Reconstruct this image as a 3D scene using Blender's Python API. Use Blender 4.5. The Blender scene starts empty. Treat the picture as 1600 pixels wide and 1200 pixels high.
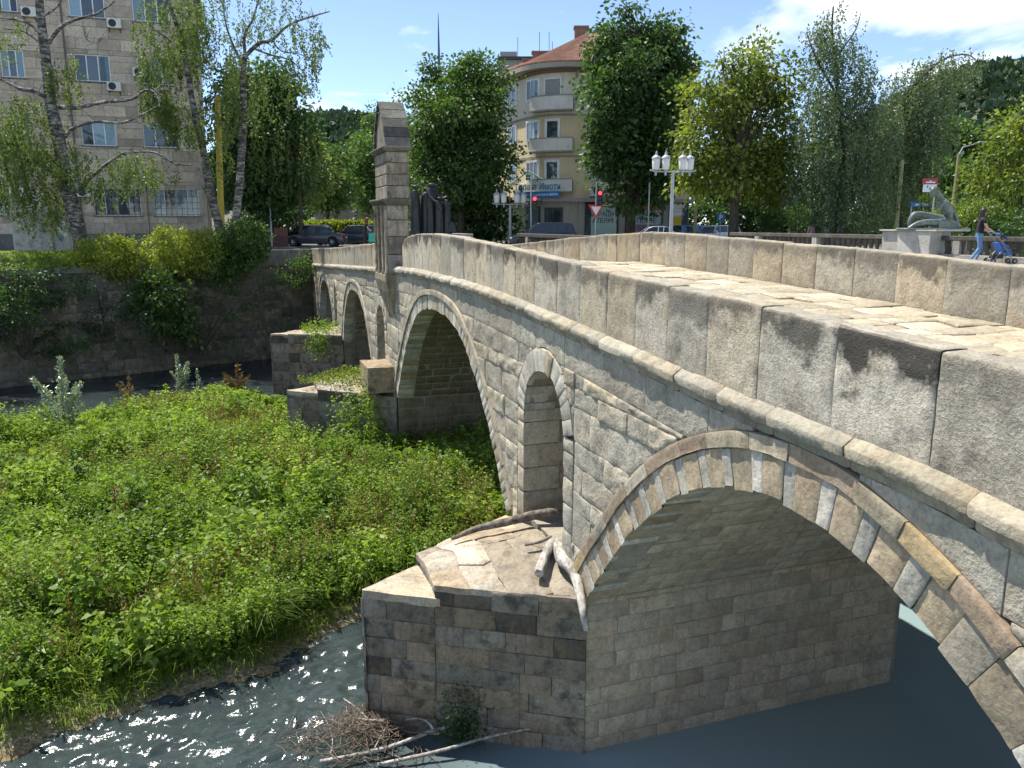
import bpy, bmesh, math, random
import numpy as np
from mathutils import Vector, Matrix

scene = bpy.context.scene
R = math.radians
random.seed(7)
rng = np.random.default_rng(7)

# ------------------------------------------------------------------ camera
CAMZ = 1.6                       # eye height above the street (street level is z = 0)
FPX, HZ = 1250.0, 350.0          # focal length and horizon in photograph pixels
PITCH = math.atan((600 - HZ) / FPX)
cam_data = bpy.data.cameras.new('camera')
cam_data.sensor_width = 36.0
cam_data.lens = 36.0 * FPX / 1600.0
cam_data.clip_start = 0.05
cam_data.clip_end = 3000
cam = bpy.data.objects.new('camera', cam_data)
scene.collection.objects.link(cam)
cam.location = (0, 0, CAMZ)
cam.rotation_euler = (math.pi / 2 - PITCH, 0, 0)
scene.camera = cam

# ------------------------------------------------------------------ sun and sky
SUN_AZ, SUN_EL = R(52), R(63)    # azimuth counted to the left of the view (+Y), elevation
world = bpy.data.worlds.new('World')
scene.world = world
world.use_nodes = True
wn, wl = world.node_tree.nodes, world.node_tree.links
wn.clear()
w_out = wn.new('ShaderNodeOutputWorld')
w_bg = wn.new('ShaderNodeBackground')
w_sky = wn.new('ShaderNodeTexSky')
w_sky.sky_type = 'NISHITA'
w_sky.sun_disc = False
w_sky.sun_elevation = SUN_EL
w_sky.sun_rotation = -SUN_AZ
w_sky.altitude = 3000
w_sky.air_density = 1.0
w_sky.dust_density = 0.0
w_sky.ozone_density = 3.0
w_bg.inputs['Strength'].default_value = 0.115
# procedural clouds by direction, the same all round the sky
geo = wn.new('ShaderNodeTexCoord')
sep = wn.new('ShaderNodeSeparateXYZ'); wl.new(geo.outputs['Generated'], sep.inputs[0])
zc = wn.new('ShaderNodeMath'); zc.operation = 'MAXIMUM'; wl.new(sep.outputs['Z'], zc.inputs[0]); zc.inputs[1].default_value = 0.0
za = wn.new('ShaderNodeMath'); za.operation = 'ADD'; wl.new(zc.outputs[0], za.inputs[0]); za.inputs[1].default_value = 0.16
dv = wn.new('ShaderNodeVectorMath'); dv.operation = 'DIVIDE'
cz = wn.new('ShaderNodeCombineXYZ')
for i in range(3): wl.new(za.outputs[0], cz.inputs[i])
wl.new(geo.outputs['Generated'], dv.inputs[0]); wl.new(cz.outputs[0], dv.inputs[1])
CLOUD_OFF = (7.7, 1.4, 0.0)
mp = wn.new('ShaderNodeMapping'); wl.new(dv.outputs[0], mp.inputs['Vector'])
mp.inputs['Location'].default_value = CLOUD_OFF
mp.inputs['Scale'].default_value = (1.0, 1.0, 0.0)
nz = wn.new('ShaderNodeTexNoise'); nz.inputs['Scale'].default_value = 0.95; nz.inputs['Detail'].default_value = 6; nz.inputs['Roughness'].default_value = 0.56; nz.inputs['Distortion'].default_value = 0.25
wl.new(mp.outputs[0], nz.inputs['Vector'])
cr = wn.new('ShaderNodeValToRGB'); cr.color_ramp.elements[0].position = 0.53; cr.color_ramp.elements[1].position = 0.64
cr.color_ramp.elements[0].color = (0, 0, 0, 1); cr.color_ramp.elements[1].color = (1, 1, 1, 1)
wl.new(nz.outputs['Fac'], cr.inputs[0])
cm = wn.new('ShaderNodeMix'); cm.data_type = 'RGBA'
wl.new(cr.outputs[0], cm.inputs[0]); hs = wn.new('ShaderNodeHueSaturation'); hs.inputs['Saturation'].default_value = 0.92; wl.new(w_sky.outputs[0], hs.inputs['Color']); wl.new(hs.outputs[0], cm.inputs[6]); cm.inputs[7].default_value = (6.6, 6.9, 7.2, 1)
wl.new(cm.outputs[2], w_bg.inputs['Color']); wl.new(w_bg.outputs[0], w_out.inputs['Surface'])

sun_data = bpy.data.lights.new('sun', 'SUN')
sun_data.energy = 4.1
sun_data.angle = R(0.53)
sun_data.color = (1.0, 0.95, 0.86)
sun = bpy.data.objects.new('sun', sun_data)
scene.collection.objects.link(sun)
sdir = Vector((-math.sin(SUN_AZ) * math.cos(SUN_EL), math.cos(SUN_AZ) * math.cos(SUN_EL), math.sin(SUN_EL)))
sun.rotation_euler = sdir.to_track_quat('Z', 'Y').to_euler()
sun.location = sdir * 60

scene.view_settings.view_transform = 'Standard'
scene.view_settings.look = 'None'
scene.view_settings.gamma = 1.0
scene.view_settings.exposure = 1.0
scene.view_settings.use_curve_mapping = False
scene.render.engine = 'CYCLES'
scene.cycles.use_adaptive_sampling = True
scene.cycles.adaptive_threshold = 0.02
scene.cycles.use_denoising = True
scene.cycles.max_bounces = 5
scene.cycles.diffuse_bounces = 3
scene.cycles.glossy_bounces = 3
scene.cycles.transmission_bounces = 4
scene.cycles.transparent_max_bounces = 8
scene.cycles.sample_clamp_indirect = 6.0
scene.cycles.caustics_reflective = False
scene.cycles.caustics_refractive = False

# ------------------------------------------------------------------ helpers
COL = scene.collection
def ray(x, y):
    u = (x - 800) / FPX; v = (600 - y) / FPX
    return np.array([u, math.cos(PITCH) + v * math.sin(PITCH), -math.sin(PITCH) + v * math.cos(PITCH)])
def at(x, y, Y):
    """world point seen at a photograph pixel when it stands Y metres ahead"""
    r = ray(x, y); k = Y / r[1]
    return Vector((r[0] * k, Y, r[2] * k + CAMZ))

def mesh_np(name, V, faces):
    """V (n,3) array, faces: list of index tuples or (m,k) array"""
    me = bpy.data.meshes.new(name)
    V = np.asarray(V, dtype=np.float32)
    if isinstance(faces, np.ndarray):
        m, k = faces.shape
        me.vertices.add(len(V)); me.vertices.foreach_set('co', V.ravel())
        me.loops.add(m * k); me.loops.foreach_set('vertex_index', faces.astype(np.int32).ravel())
        me.polygons.add(m)
        me.polygons.foreach_set('loop_start', np.arange(0, m * k, k, dtype=np.int32))
        me.update(calc_edges=True)
    else:
        me.from_pydata([tuple(map(float, v)) for v in V], [], faces)
        me.update()
    return me

def link(name, me, mat=None, parent=None, color=None, smooth=None):
    o = bpy.data.objects.new(name, me)
    COL.objects.link(o)
    if parent is not None: o.parent = parent
    if mat is not None:
        if isinstance(mat, (list, tuple)):
            if not me.materials:
                for m_ in mat: me.materials.append(m_)
        elif not me.materials: me.materials.append(mat)
    if color is not None: o.color = (*color, 1) if len(color) == 3 else color
    if smooth is not None and len(me.polygons):
        me.polygons.foreach_set('use_smooth', np.ones(len(me.polygons), dtype=bool))
        if smooth < 3: me.set_sharp_from_angle(angle=smooth)
    return o

def empty(name, loc=(0, 0, 0), rz=0.0, label=None, cat=None, group=None):
    o = bpy.data.objects.new(name, None)
    o.empty_display_size = 0.3
    COL.objects.link(o)
    o.location = loc; o.rotation_euler = (0, 0, rz)
    if label: tag(o, label, cat, group)
    return o
def tag(o, label=None, cat=None, group=None, kind=None):
    if label: o['label'] = label
    if cat: o['category'] = cat
    if group: o['group'] = group
    if kind: o['kind'] = kind
    return o

class MB:
    """collects boxes, prisms, tubes, lathes into one mesh"""
    def __init__(s): s.v = []; s.f = []; s.mi = []; s.cur = 0
    def add(s, V, F):
        b = len(s.v); s.v += [tuple(map(float, p)) for p in V]
        s.f += [tuple(i + b for i in f) for f in F]; s.mi += [s.cur] * len(F)
        return s
    def box(s, x0, x1, y0, y1, z0, z1, M=None):
        V = [(x0, y0, z0), (x1, y0, z0), (x1, y1, z0), (x0, y1, z0), (x0, y0, z1), (x1, y0, z1), (x1, y1, z1), (x0, y1, z1)]
        if M is not None: V = [M @ Vector(p) for p in V]
        return s.add(V, [(0, 3, 2, 1), (4, 5, 6, 7), (0, 1, 5, 4), (1, 2, 6, 5), (2, 3, 7, 6), (3, 0, 4, 7)])
    def prism(s, poly, d0, d1, fn):
        """poly 2D list, extruded d0..d1; fn(u,v,d)->xyz"""
        n = len(poly)
        V = [fn(u, v, d0) for u, v in poly] + [fn(u, v, d1) for u, v in poly]
        F = [tuple(range(n - 1, -1, -1)), tuple(range(n, 2 * n))] + [(i, (i + 1) % n, n + (i + 1) % n, n + i) for i in range(n)]
        return s.add(V, F)
    def tube(s, pts, rad, n=8, cap=True, jitter=0.0):
        pts = [Vector(p) for p in pts]
        if not hasattr(rad, '__len__'): rad = [rad] * len(pts)
        V = []; F = []
        up = Vector((0.13, 0.27, 1)).normalized()
        prev = None
        for i, p in enumerate(pts):
            d = (pts[min(i + 1, len(pts) - 1)] - pts[max(i - 1, 0)])
            if d.length < 1e-9: d = Vector((0, 0, 1))
            d.normalize()
            if prev is None:
                a = d.cross(up)
                if a.length < 0.05: a = d.cross(Vector((1, 0, 0)))
            else:
                a = prev - d * prev.dot(d)
            a.normalize(); prev = a
            b = d.cross(a)
            for k in range(n):
                t = 2 * math.pi * k / n
                r = rad[i] * (1 + (random.uniform(-jitter, jitter) if jitter else 0))
                V.append(p + (a * math.cos(t) + b * math.sin(t)) * r)
        for i in range(len(pts) - 1):
            for k in range(n):
                F.append((i * n + k, i * n + (k + 1) % n, (i + 1) * n + (k + 1) % n, (i + 1) * n + k))
        if cap:
            F.append(tuple(range(n - 1, -1, -1))); F.append(tuple(range((len(pts) - 1) * n, len(pts) * n)))
        return s.add(V, F)
    def lathe(s, prof, c=(0, 0, 0), n=16, sx=1, sy=1, cap=True):
        V = []; F = []
        for r, z in prof:
            for k in range(n):
                t = 2 * math.pi * k / n
                V.append((c[0] + r * sx * math.cos(t), c[1] + r * sy * math.sin(t), c[2] + z))
        for i in range(len(prof) - 1):
            for k in range(n):
                F.append((i * n + k, i * n + (k + 1) % n, (i + 1) * n + (k + 1) % n, (i + 1) * n + k))
        if cap:
            F.append(tuple(range(n - 1, -1, -1))); F.append(tuple(range((len(prof) - 1) * n, len(prof) * n)))
        return s.add(V, F)
    def build(s, name, mat, parent=None, color=None, smooth=None):
        me = bpy.data.meshes.new(name)
        me.from_pydata(s.v, [], s.f); me.update()
        o = link(name, me, mat, parent, color, smooth)
        if isinstance(mat, (list, tuple)):
            me.polygons.foreach_set('material_index', np.array(s.mi, dtype=np.int32))
        return o

def bevel(o, w=0.02, seg=2, angle=0.6):
    m = o.modifiers.new('bevel', 'BEVEL'); m.width = w; m.segments = seg; m.limit_method = 'ANGLE'; m.angle_limit = angle
    return o

# value noise, vectorised
def _hash(ix, iy, iz):
    n = (ix.astype(np.int64) * 374761393 + iy.astype(np.int64) * 668265263 + iz.astype(np.int64) * 1274126177) & 0xffffffff
    n = ((n ^ (n >> 13)) * 1103515245) & 0xffffffff
    n = (n ^ (n >> 16)) & 0xffffff
    return n / float(0xffffff) * 2 - 1
def vnoise(p):
    p = np.asarray(p, dtype=np.float64); i = np.floor(p); f = p - i; f = f * f * (3 - 2 * f)
    x, y, z = i[..., 0], i[..., 1], i[..., 2]
    out = 0
    for dx in (0, 1):
        for dy in (0, 1):
            for dz in (0, 1):
                w = (f[..., 0] if dx else 1 - f[..., 0]) * (f[..., 1] if dy else 1 - f[..., 1]) * (f[..., 2] if dz else 1 - f[..., 2])
                out = out + w * _hash(x + dx, y + dy, z + dz)
    return out
def fbm(p, o=3, g=0.5):
    p = np.asarray(p, dtype=np.float64); s = 0; a = 1; t = 0
    for k in range(o):
        s = s + a * vnoise(p + 17.3 * k); t += a; a *= g; p = p * 2.03
    return s / t
def smooth01(x): x = np.clip(x, 0, 1); return x * x * (3 - 2 * x)

def interp(tab):
    X = np.array([a for a, b in tab], float); Yv = np.array([b for a, b in tab], float)
    # monotone cubic
    h = np.diff(X); dl = np.diff(Yv) / h
    m = np.zeros(len(X)); m[0] = dl[0]; m[-1] = dl[-1]
    for i in range(1, len(X) - 1):
        if dl[i - 1] * dl[i] > 0:
            w1 = 2 * h[i] + h[i - 1]; w2 = h[i] + 2 * h[i - 1]
            m[i] = (w1 + w2) / (w1 / dl[i - 1] + w2 / dl[i])
    def f(x):
        x = np.asarray(x, float); xc = np.clip(x, X[0], X[-1])
        i = np.clip(np.searchsorted(X, xc) - 1, 0, len(X) - 2)
        t = (xc - X[i]) / h[i]
        return (Yv[i] * (1 + 2 * t) * (1 - t) ** 2 + m[i] * h[i] * t * (1 - t) ** 2 + Yv[i + 1] * t * t * (3 - 2 * t) + m[i + 1] * h[i] * t * t * (t - 1))
    return f

def egrid(k, e=0.05):
    return np.concatenate([[0, e], np.linspace(0, 1, k + 2)[1:-1] * (1 - 2 * e) + e, [1 - e, 1]]) if k > 0 else np.array([0, e, 1 - e, 1])

def grid_mesh(name, P, N, back=0.2, amp=0.01, freq=3.0, bev=0.015, bw=0.05, seed=0.0, octv=3, pillow=0.0):
    """an outward stone surface P[n,m,3] with outward normals N, roughened, its rim rounded, a skirt going back into the wall"""
    n, m, _ = P.shape
    P = P.astype(float).copy()
    du = np.zeros((n, m)); dvv = np.zeros((n, m))
    su = np.concatenate([np.zeros((1, m)), np.cumsum(np.linalg.norm(np.diff(P, axis=0), axis=2), axis=0)], 0)
    sv = np.concatenate([np.zeros((n, 1)), np.cumsum(np.linalg.norm(np.diff(P, axis=1), axis=2), axis=1)], 1)
    e = np.minimum(np.minimum(su, su[-1:] - su), np.minimum(sv, sv[:, -1:] - sv))
    ed = smooth01(e / bw)
    d = fbm(P * freq + seed, octv) * amp * (0.35 + 0.65 * ed) - bev * (1 - ed) ** 2
    if pillow:
        half = np.maximum(np.minimum(su[-1:] / 2, sv[:, -1:] / 2), 1e-3)
        d = d + pillow * smooth01(e / half)
    Q = P + N * d[..., None]
    # uneven rim
    idx = np.arange(n * m).reshape(n, m)
    F = np.stack([idx[:-1, :-1], idx[1:, :-1], idx[1:, 1:], idx[:-1, 1:]], -1).reshape(-1, 4)
    rim = np.concatenate([idx[0, :], idx[1:, -1], idx[-1, -2::-1], idx[-2:0:-1, 0]])
    B = (P.reshape(-1, 3) - N.reshape(-1, 3) * back)[rim]
    V = np.concatenate([Q.reshape(-1, 3), B], 0)
    nb = n * m; k = len(rim)
    j = np.arange(k); j2 = (j + 1) % k
    S = np.stack([rim[j2], rim[j], nb + j, nb + j2], -1)
    # orientation: make faces agree with N
    a = Q[1, 0] - Q[0, 0]; b = Q[0, 1] - Q[0, 0]
    mid = (n // 2, m // 2)
    a = Q[mid[0], mid[1]] - Q[mid[0] - 1, mid[1]]; b = Q[mid[0], mid[1]] - Q[mid[0], mid[1] - 1]
    A = np.concatenate([F, S], 0)
    if np.dot(np.cross(a, b), N[mid]) < 0: A = A[:, ::-1]
    return mesh_np(name, V, np.ascontiguousarray(A))

# ------------------------------------------------------------------ materials
MATS = {}
def nodes(name):
    m = bpy.data.materials.new(name); m.use_nodes = True
    nt = m.node_tree
    b = nt.nodes['Principled BSDF']
    return m, nt, b
def nn(nt, t, **kw):
    n = nt.nodes.new(t)
    for k, v in kw.items():
        if k.startswith('i_'): n.inputs[k[2:].replace('_', ' ')].default_value = v
        else: setattr(n, k, v)
    return n
def mixc(nt, fac, a, b, mode='MIX'):
    n = nt.nodes.new('ShaderNodeMix'); n.data_type = 'RGBA'; n.blend_type = mode
    for sock, v in ((0, fac), (6, a), (7, b)):
        if hasattr(v, 'is_output') or isinstance(v, bpy.types.NodeSocket): nt.links.new(v, n.inputs[sock])
        else: n.inputs[sock].default_value = v if sock == 0 else (*v, 1) if len(v) == 3 else v
    return n.outputs[2]
def ramp(nt, src, stops):
    r = nt.nodes.new('ShaderNodeValToRGB')
    while len(r.color_ramp.elements) < len(stops): r.color_ramp.elements.new(0.5)
    for e, (p, c) in zip(r.color_ramp.elements, stops):
        e.position = p; e.color = (c, c, c, 1) if not hasattr(c, '__len__') else (*c, 1)
    nt.links.new(src, r.inputs[0])
    return r.outputs[0]
def noise(nt, vec, scale, detail=4, rough=0.55, dist=0.0):
    n = nn(nt, 'ShaderNodeTexNoise'); n.inputs['Scale'].default_value = scale; n.inputs['Detail'].default_value = detail
    n.inputs['Roughness'].default_value = rough; n.inputs['Distortion'].default_value = dist
    if vec is not None: nt.links.new(vec, n.inputs['Vector'])
    return n.outputs['Fac']
def bump(nt, b, h, strength=0.5, dist=0.02, prev=None):
    n = nn(nt, 'ShaderNodeBump'); n.inputs['Strength'].default_value = strength; n.inputs['Distance'].default_value = dist
    nt.links.new(h, n.inputs['Height'])
    if prev is not None: nt.links.new(prev, n.inputs['Normal'])
    nt.links.new(n.outputs[0], b.inputs['Normal'])
    return n.outputs[0]

def plain(name, col, rough=0.6, metal=0.0, spec=0.5, var=0.12, scale=6.0, emit=None, bmp=0.0, coat=0.0):
    """painted or plain surface with slight uneven tone and grain"""
    if name in MATS: return MATS[name]
    m, nt, b = nodes(name)
    tc = nn(nt, 'ShaderNodeTexCoord')
    n = noise(nt, tc.outputs['Object'], scale, 5, 0.6)
    dark = tuple(c * (1 - var) for c in col); lite = tuple(min(1, c * (1 + var)) for c in col)
    nt.links.new(ramp(nt, n, [(0.3, dark), (0.7, lite)]), b.inputs['Base Color'])
    b.inputs['Roughness'].default_value = rough; b.inputs['Metallic'].default_value = metal
    b.inputs['Specular IOR Level'].default_value = spec
    if coat: b.inputs['Coat Weight'].default_value = coat; b.inputs['Coat Roughness'].default_value = 0.05
    if emit:
        b.inputs['Emission Color'].default_value = (*col, 1); b.inputs['Emission Strength'].default_value = emit
    if bmp: bump(nt, b, noise(nt, tc.outputs['Object'], scale * 8, 4), bmp, 0.01)
    MATS[name] = m
    return m

def stone_mat(name, base, dark, pale, stain=(0.06, 0.055, 0.045), stain_amt=0.5, topstain=0.0, bump_s=0.7, fine=28.0, coarse=5.0, streak=0.0, moss=0.0, use_color=True, peck=0.0, orange=0.0):
    m, nt, b = nodes(name); L = nt.links.new
    tc = nn(nt, 'ShaderNodeTexCoord'); oi = nn(nt, 'ShaderNodeObjectInfo')
    mul = nn(nt, 'ShaderNodeMath', operation='MULTIPLY'); L(oi.outputs['Random'], mul.inputs[0]); mul.inputs[1].default_value = 37.0
    add = nn(nt, 'ShaderNodeVectorMath', operation='ADD'); L(tc.outputs['Object'], add.inputs[0]); L(mul.outputs[0], add.inputs[1])
    v = add.outputs[0]
    n1 = noise(nt, v, 1.7, 3, 0.62); n2 = noise(nt, v, coarse, 4, 0.65); n3 = noise(nt, v, fine, 2, 0.7)
    c = ramp(nt, n1, [(0.28, dark), (0.5, base), (0.74, pale)])
    c = mixc(nt, 0.45, c, ramp(nt, n2, [(0.3, tuple(x * 0.55 for x in base)), (0.52, base), (0.75, pale)]))
    # grain
    c = mixc(nt, 0.5, c, ramp(nt, n3, [(0.3, 0.35), (0.5, 0.8), (0.7, 1.0)]), 'MULTIPLY')
    if use_color:
        c = mixc(nt, 1.0, c, oi.outputs['Color'], 'MULTIPLY')
    tone = nn(nt, 'ShaderNodeMapRange'); L(oi.outputs['Random'], tone.inputs[0]); tone.inputs[3].default_value = 0.82; tone.inputs[4].default_value = 1.12
    c = mixc(nt, 1.0, c, tone.outputs[0], 'MULTIPLY')
    if orange:
        c = mixc(nt, ramp(nt, noise(nt, v, 2.6, 5, 0.6), [(0.55, 0.0), (0.72, orange)]), c, (0.42, 0.27, 0.12))
    if stain_amt:
        s = ramp(nt, noise(nt, v, 3.1, 5, 0.7), [(0.5, 0.0), (0.66, stain_amt)])
        c = mixc(nt, s, c, stain)
    if streak:
        mpn = nn(nt, 'ShaderNodeMapping'); L(v, mpn.inputs[0]); mpn.inputs['Scale'].default_value = (5, 5, 0.5)
        s = ramp(nt, noise(nt, mpn.outputs[0], 1.6, 4, 0.65), [(0.48, 0.0), (0.68, streak)])
        c = mixc(nt, s, c, stain)
    if topstain:
        sp = nn(nt, 'ShaderNodeSeparateXYZ'); L(tc.outputs['Generated'], sp.inputs[0])
        ma = nn(nt, 'ShaderNodeMath', operation='MULTIPLY_ADD'); L(noise(nt, v, 1.7, 5, 0.68), ma.inputs[0]); ma.inputs[1].default_value = 1.5; L(sp.outputs['Z'], ma.inputs[2])
        mr = nn(nt, 'ShaderNodeMapRange'); L(ma.outputs[0], mr.inputs[0]); mr.inputs[1].default_value = 1.40; mr.inputs[2].default_value = 1.58; mr.inputs[4].default_value = topstain
        ge = nn(nt, 'ShaderNodeNewGeometry'); sn = nn(nt, 'ShaderNodeSeparateXYZ'); L(ge.outputs['True Normal'], sn.inputs[0])
        up = nn(nt, 'ShaderNodeMapRange'); L(sn.outputs['Z'], up.inputs[0]); up.inputs[1].default_value = 0.3; up.inputs[2].default_value = 0.8; up.inputs[3].default_value = 1.0; up.inputs[4].default_value = 0.35
        rr = nn(nt, 'ShaderNodeMapRange'); L(oi.outputs['Random'], rr.inputs[0]); rr.inputs[3].default_value = 0.45; rr.inputs[4].default_value = 1.1
        k1 = nn(nt, 'ShaderNodeMath', operation='MULTIPLY'); L(mr.outputs[0], k1.inputs[0]); L(up.outputs[0], k1.inputs[1])
        k2 = nn(nt, 'ShaderNodeMath', operation='MULTIPLY'); L(k1.outputs[0], k2.inputs[0]); L(rr.outputs[0], k2.inputs[1])
        c = mixc(nt, k2.outputs[0], c, stain)
    if moss:
        s = ramp(nt, noise(nt, v, 2.0, 8, 0.7), [(0.5, 0.0), (0.62, moss)])
        c = mixc(nt, s, c, (0.07, 0.09, 0.025))
    L(c, b.inputs['Base Color'])
    b.inputs['Roughness'].default_value = 0.9; b.inputs['Specular IOR Level'].default_value = 0.25
    h = nn(nt, 'ShaderNodeMath', operation='MULTIPLY_ADD'); L(n3, h.inputs[0]); h.inputs[1].default_value = 0.45; L(n2, h.inputs[2])
    hh = h.outputs[0]
    if peck:
        vo = nn(nt, 'ShaderNodeTexVoronoi'); vo.inputs['Scale'].default_value = 38.0
        vs = nn(nt, 'ShaderNodeVectorMath', operation='ADD'); L(v, vs.inputs[0])
        sc = nn(nt, 'ShaderNodeVectorMath', operation='SCALE'); sc.inputs['Scale'].default_value = 0.2
        cb = nn(nt, 'ShaderNodeCombineXYZ'); L(n2, cb.inputs[0]); L(n3, cb.inputs[1]); L(n2, cb.inputs[2])
        L(cb.outputs[0], sc.inputs[0]); L(sc.outputs[0], vs.inputs[1]); L(vs.outputs[0], vo.inputs['Vector'])
        pk = nn(nt, 'ShaderNodeMath', operation='MULTIPLY_ADD'); L(vo.outputs['Distance'], pk.inputs[0]); pk.inputs[1].default_value = peck; L(hh, pk.inputs[2]); hh = pk.outputs[0]
    bump(nt, b, hh, bump_s, 0.03)
    MATS[name] = m
    return m
# ================================================================== the old stone bridge
# local frame of the bridge: x = across (0 = the face we see, 6.3 = the other face), y = along, z measured from the eye height
BA = R(19)
bridge = empty('stone_bridge', (3.04, 5.77, CAMZ), BA, 'old humpbacked stone arch bridge with slab parapets crossing the river', 'bridge')
BW = 6.3
def b2w(w, s, z):   # bridge frame -> world
    return Vector((3.04 + w * math.cos(BA) - s * math.sin(BA), 5.77 + w * math.sin(BA) + s * math.cos(BA), z + CAMZ))

M_par = stone_mat('parapet_stone', (0.55, 0.495, 0.39), (0.42, 0.37, 0.285), (0.70, 0.645, 0.53), stain=(0.07, 0.063, 0.052), stain_amt=0.4, topstain=0.95, bump_s=0.6, fine=36, coarse=9, peck=0.4, orange=0.35)
M_parf = stone_mat('far_parapet_stone', (0.45, 0.40, 0.31), (0.33, 0.285, 0.21), (0.60, 0.55, 0.44), stain=(0.09, 0.08, 0.065), stain_amt=0.2, topstain=0.75, bump_s=0.7, fine=22, coarse=5, orange=0.3)
M_corn = stone_mat('cornice_stone', (0.42, 0.385, 0.31), (0.31, 0.28, 0.22), (0.53, 0.49, 0.40), stain_amt=0.45, bump_s=0.6, fine=24, orange=0.3)
M_wall = stone_mat('wall_stone', (0.43, 0.395, 0.325), (0.30, 0.275, 0.225), (0.57, 0.53, 0.445), stain_amt=0.35, bump_s=0.8, fine=22, coarse=6)
M_vous = stone_mat('voussoir_stone', (0.50, 0.46, 0.38), (0.38, 0.34, 0.27), (0.62, 0.58, 0.50), stain_amt=0.3, bump_s=0.5, fine=20, coarse=4, streak=0.25)
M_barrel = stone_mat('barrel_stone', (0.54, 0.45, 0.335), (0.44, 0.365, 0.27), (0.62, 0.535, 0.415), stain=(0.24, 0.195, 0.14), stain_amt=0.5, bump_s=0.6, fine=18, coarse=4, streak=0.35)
M_pier = stone_mat('pier_stone', (0.29, 0.245, 0.185), (0.19, 0.16, 0.12), (0.39, 0.335, 0.265), stain=(0.04, 0.037, 0.033), stain_amt=0.75, bump_s=0.7, fine=18, coarse=4, streak=0.3, orange=0.3)
M_flag = stone_mat('flagstone', (0.50, 0.45, 0.345), (0.40, 0.35, 0.26), (0.60, 0.545, 0.43), stain_amt=0.12, bump_s=0.6, fine=16, coarse=4)
M_capst = stone_mat('pier_top_stone', (0.42, 0.37, 0.29), (0.29, 0.25, 0.19), (0.56, 0.50, 0.41), stain_amt=0.5, bump_s=0.8, fine=18, coarse=4, orange=0.45)
M_mortar = stone_mat('mortar', (0.40, 0.35, 0.275), (0.31, 0.27, 0.21), (0.48, 0.43, 0.345), stain_amt=0.3, bump_s=0.8, use_color=False)
M_pillar = stone_mat('pillar_stone', (0.36, 0.315, 0.25), (0.22, 0.195, 0.155), (0.50, 0.45, 0.37), stain=(0.05, 0.047, 0.042), stain_amt=0.7, bump_s=0.5, fine=16, coarse=3, streak=0.6)
M_pillroof = stone_mat('pillar_roof_stone', (0.14, 0.135, 0.12), (0.08, 0.08, 0.072), (0.23, 0.22, 0.20), stain_amt=0.5, bump_s=0.6, fine=16, coarse=4, streak=0.3)

f_top = interp([(-12, -1.75), (-6, -1.28), (-3, -1.06), (-0.8, -0.92), (0.9, -0.83), (2, -0.765), (4.5, -0.675), (7, -0.55), (10, -0.41), (14, -0.26), (15.6, -0.235), (17, -0.27), (18.2, -0.33), (18.9, -0.42), (19.3, -0.58), (22, -0.62), (25, -0.70), (34, -1.07), (49.5, -1.55)])
f_ct = interp([(-12, -2.6), (-6, -2.15), (-3, -1.97), (-0.9, -1.86), (0, -1.77), (2, -1.705), (4.6, -1.56), (6.9, -1.43), (9.3, -1.31), (12.8, -1.225), (16, -1.215), (19.3, -1.28), (25, -1.54), (34.6, -1.92), (49.5, -2.52)])
f_ftop = interp([(-12, -1.6), (-4, -1.1), (0, -0.83), (3.8, -0.60), (6.1, -0.47), (9.5, -0.36), (12.5, -0.25), (14.2, -0.205), (16, -0.25), (19.3, -0.40), (27, -0.85), (36, -1.2), (49.5, -1.6)])
f_deck = interp([(-12, -2.4), (-6, -1.9), (0, -1.60), (3.7, -1.44), (6, -1.33), (9.45, -1.16), (12, -1.08), (15, -1.04), (18.3, -1.13), (25, -1.42), (34, -1.78), (40, -1.92), (49.5, -1.85)])
f_cb = lambda s: f_ct(s) - 0.26

# ---- arches: intrados half profiles (distance from centre, drop)
class Arch:
    def __init__(a, c, crown, tab, T, arc=0.0, name=''):
        a.c, a.crown, a.T, a.arc = c, crown, T, arc
        f = interp(tab); hw = tab[-1][0]; a.hw = hw; a.spring = crown - tab[-1][1]
        d = np.concatenate([np.linspace(-hw, -hw * 0.7, 60)[:-1], np.linspace(-hw * 0.7, hw * 0.7, 120)[:-1], np.linspace(hw * 0.7, hw, 60)])
        a.s = c + d; a.z = crown - f(np.abs(d))
        # smooth the crown
        k = np.ones(7) / 7
        zz = np.convolve(np.pad(a.z, 3, mode='edge'), k, mode='valid'); a.z[3:-3] = zz[3:-3]
        ds = np.gradient(a.s); dz = np.gradient(a.z); l = np.hypot(ds, dz)
        a.ns, a.nz = -dz / l, ds / l
        kk = np.ones(11) / 11
        a.ns = np.convolve(np.pad(a.ns, 5, mode='edge'), kk, 'valid'); a.nz = np.convolve(np.pad(a.nz, 5, mode='edge'), kk, 'valid')
        l = np.hypot(a.ns, a.nz); a.ns /= l; a.nz /= l
        a.q = np.concatenate([[0], np.cumsum(np.hypot(np.diff(a.s), np.diff(a.z)))]); a.len = a.q[-1]
    def pt(a, q, r):      # point at arc length q (from the near end), r outward from the intrados
        s = np.interp(q, a.q, a.s); z = np.interp(q, a.q, a.z); ns = np.interp(q, a.q, a.ns); nz_ = np.interp(q, a.q, a.nz)
        return s + ns * r, z + nz_ * r, ns, nz_
    def ext(a, s, r):
        es, ez = a.s + a.ns * r, a.z + a.nz * r
        o = np.argsort(es)
        out = np.interp(s, es[o], ez[o], left=-99, right=-99)
        return out
    def intr(a, s):
        return np.interp(s, a.s, a.z, left=-99, right=-99)

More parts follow.
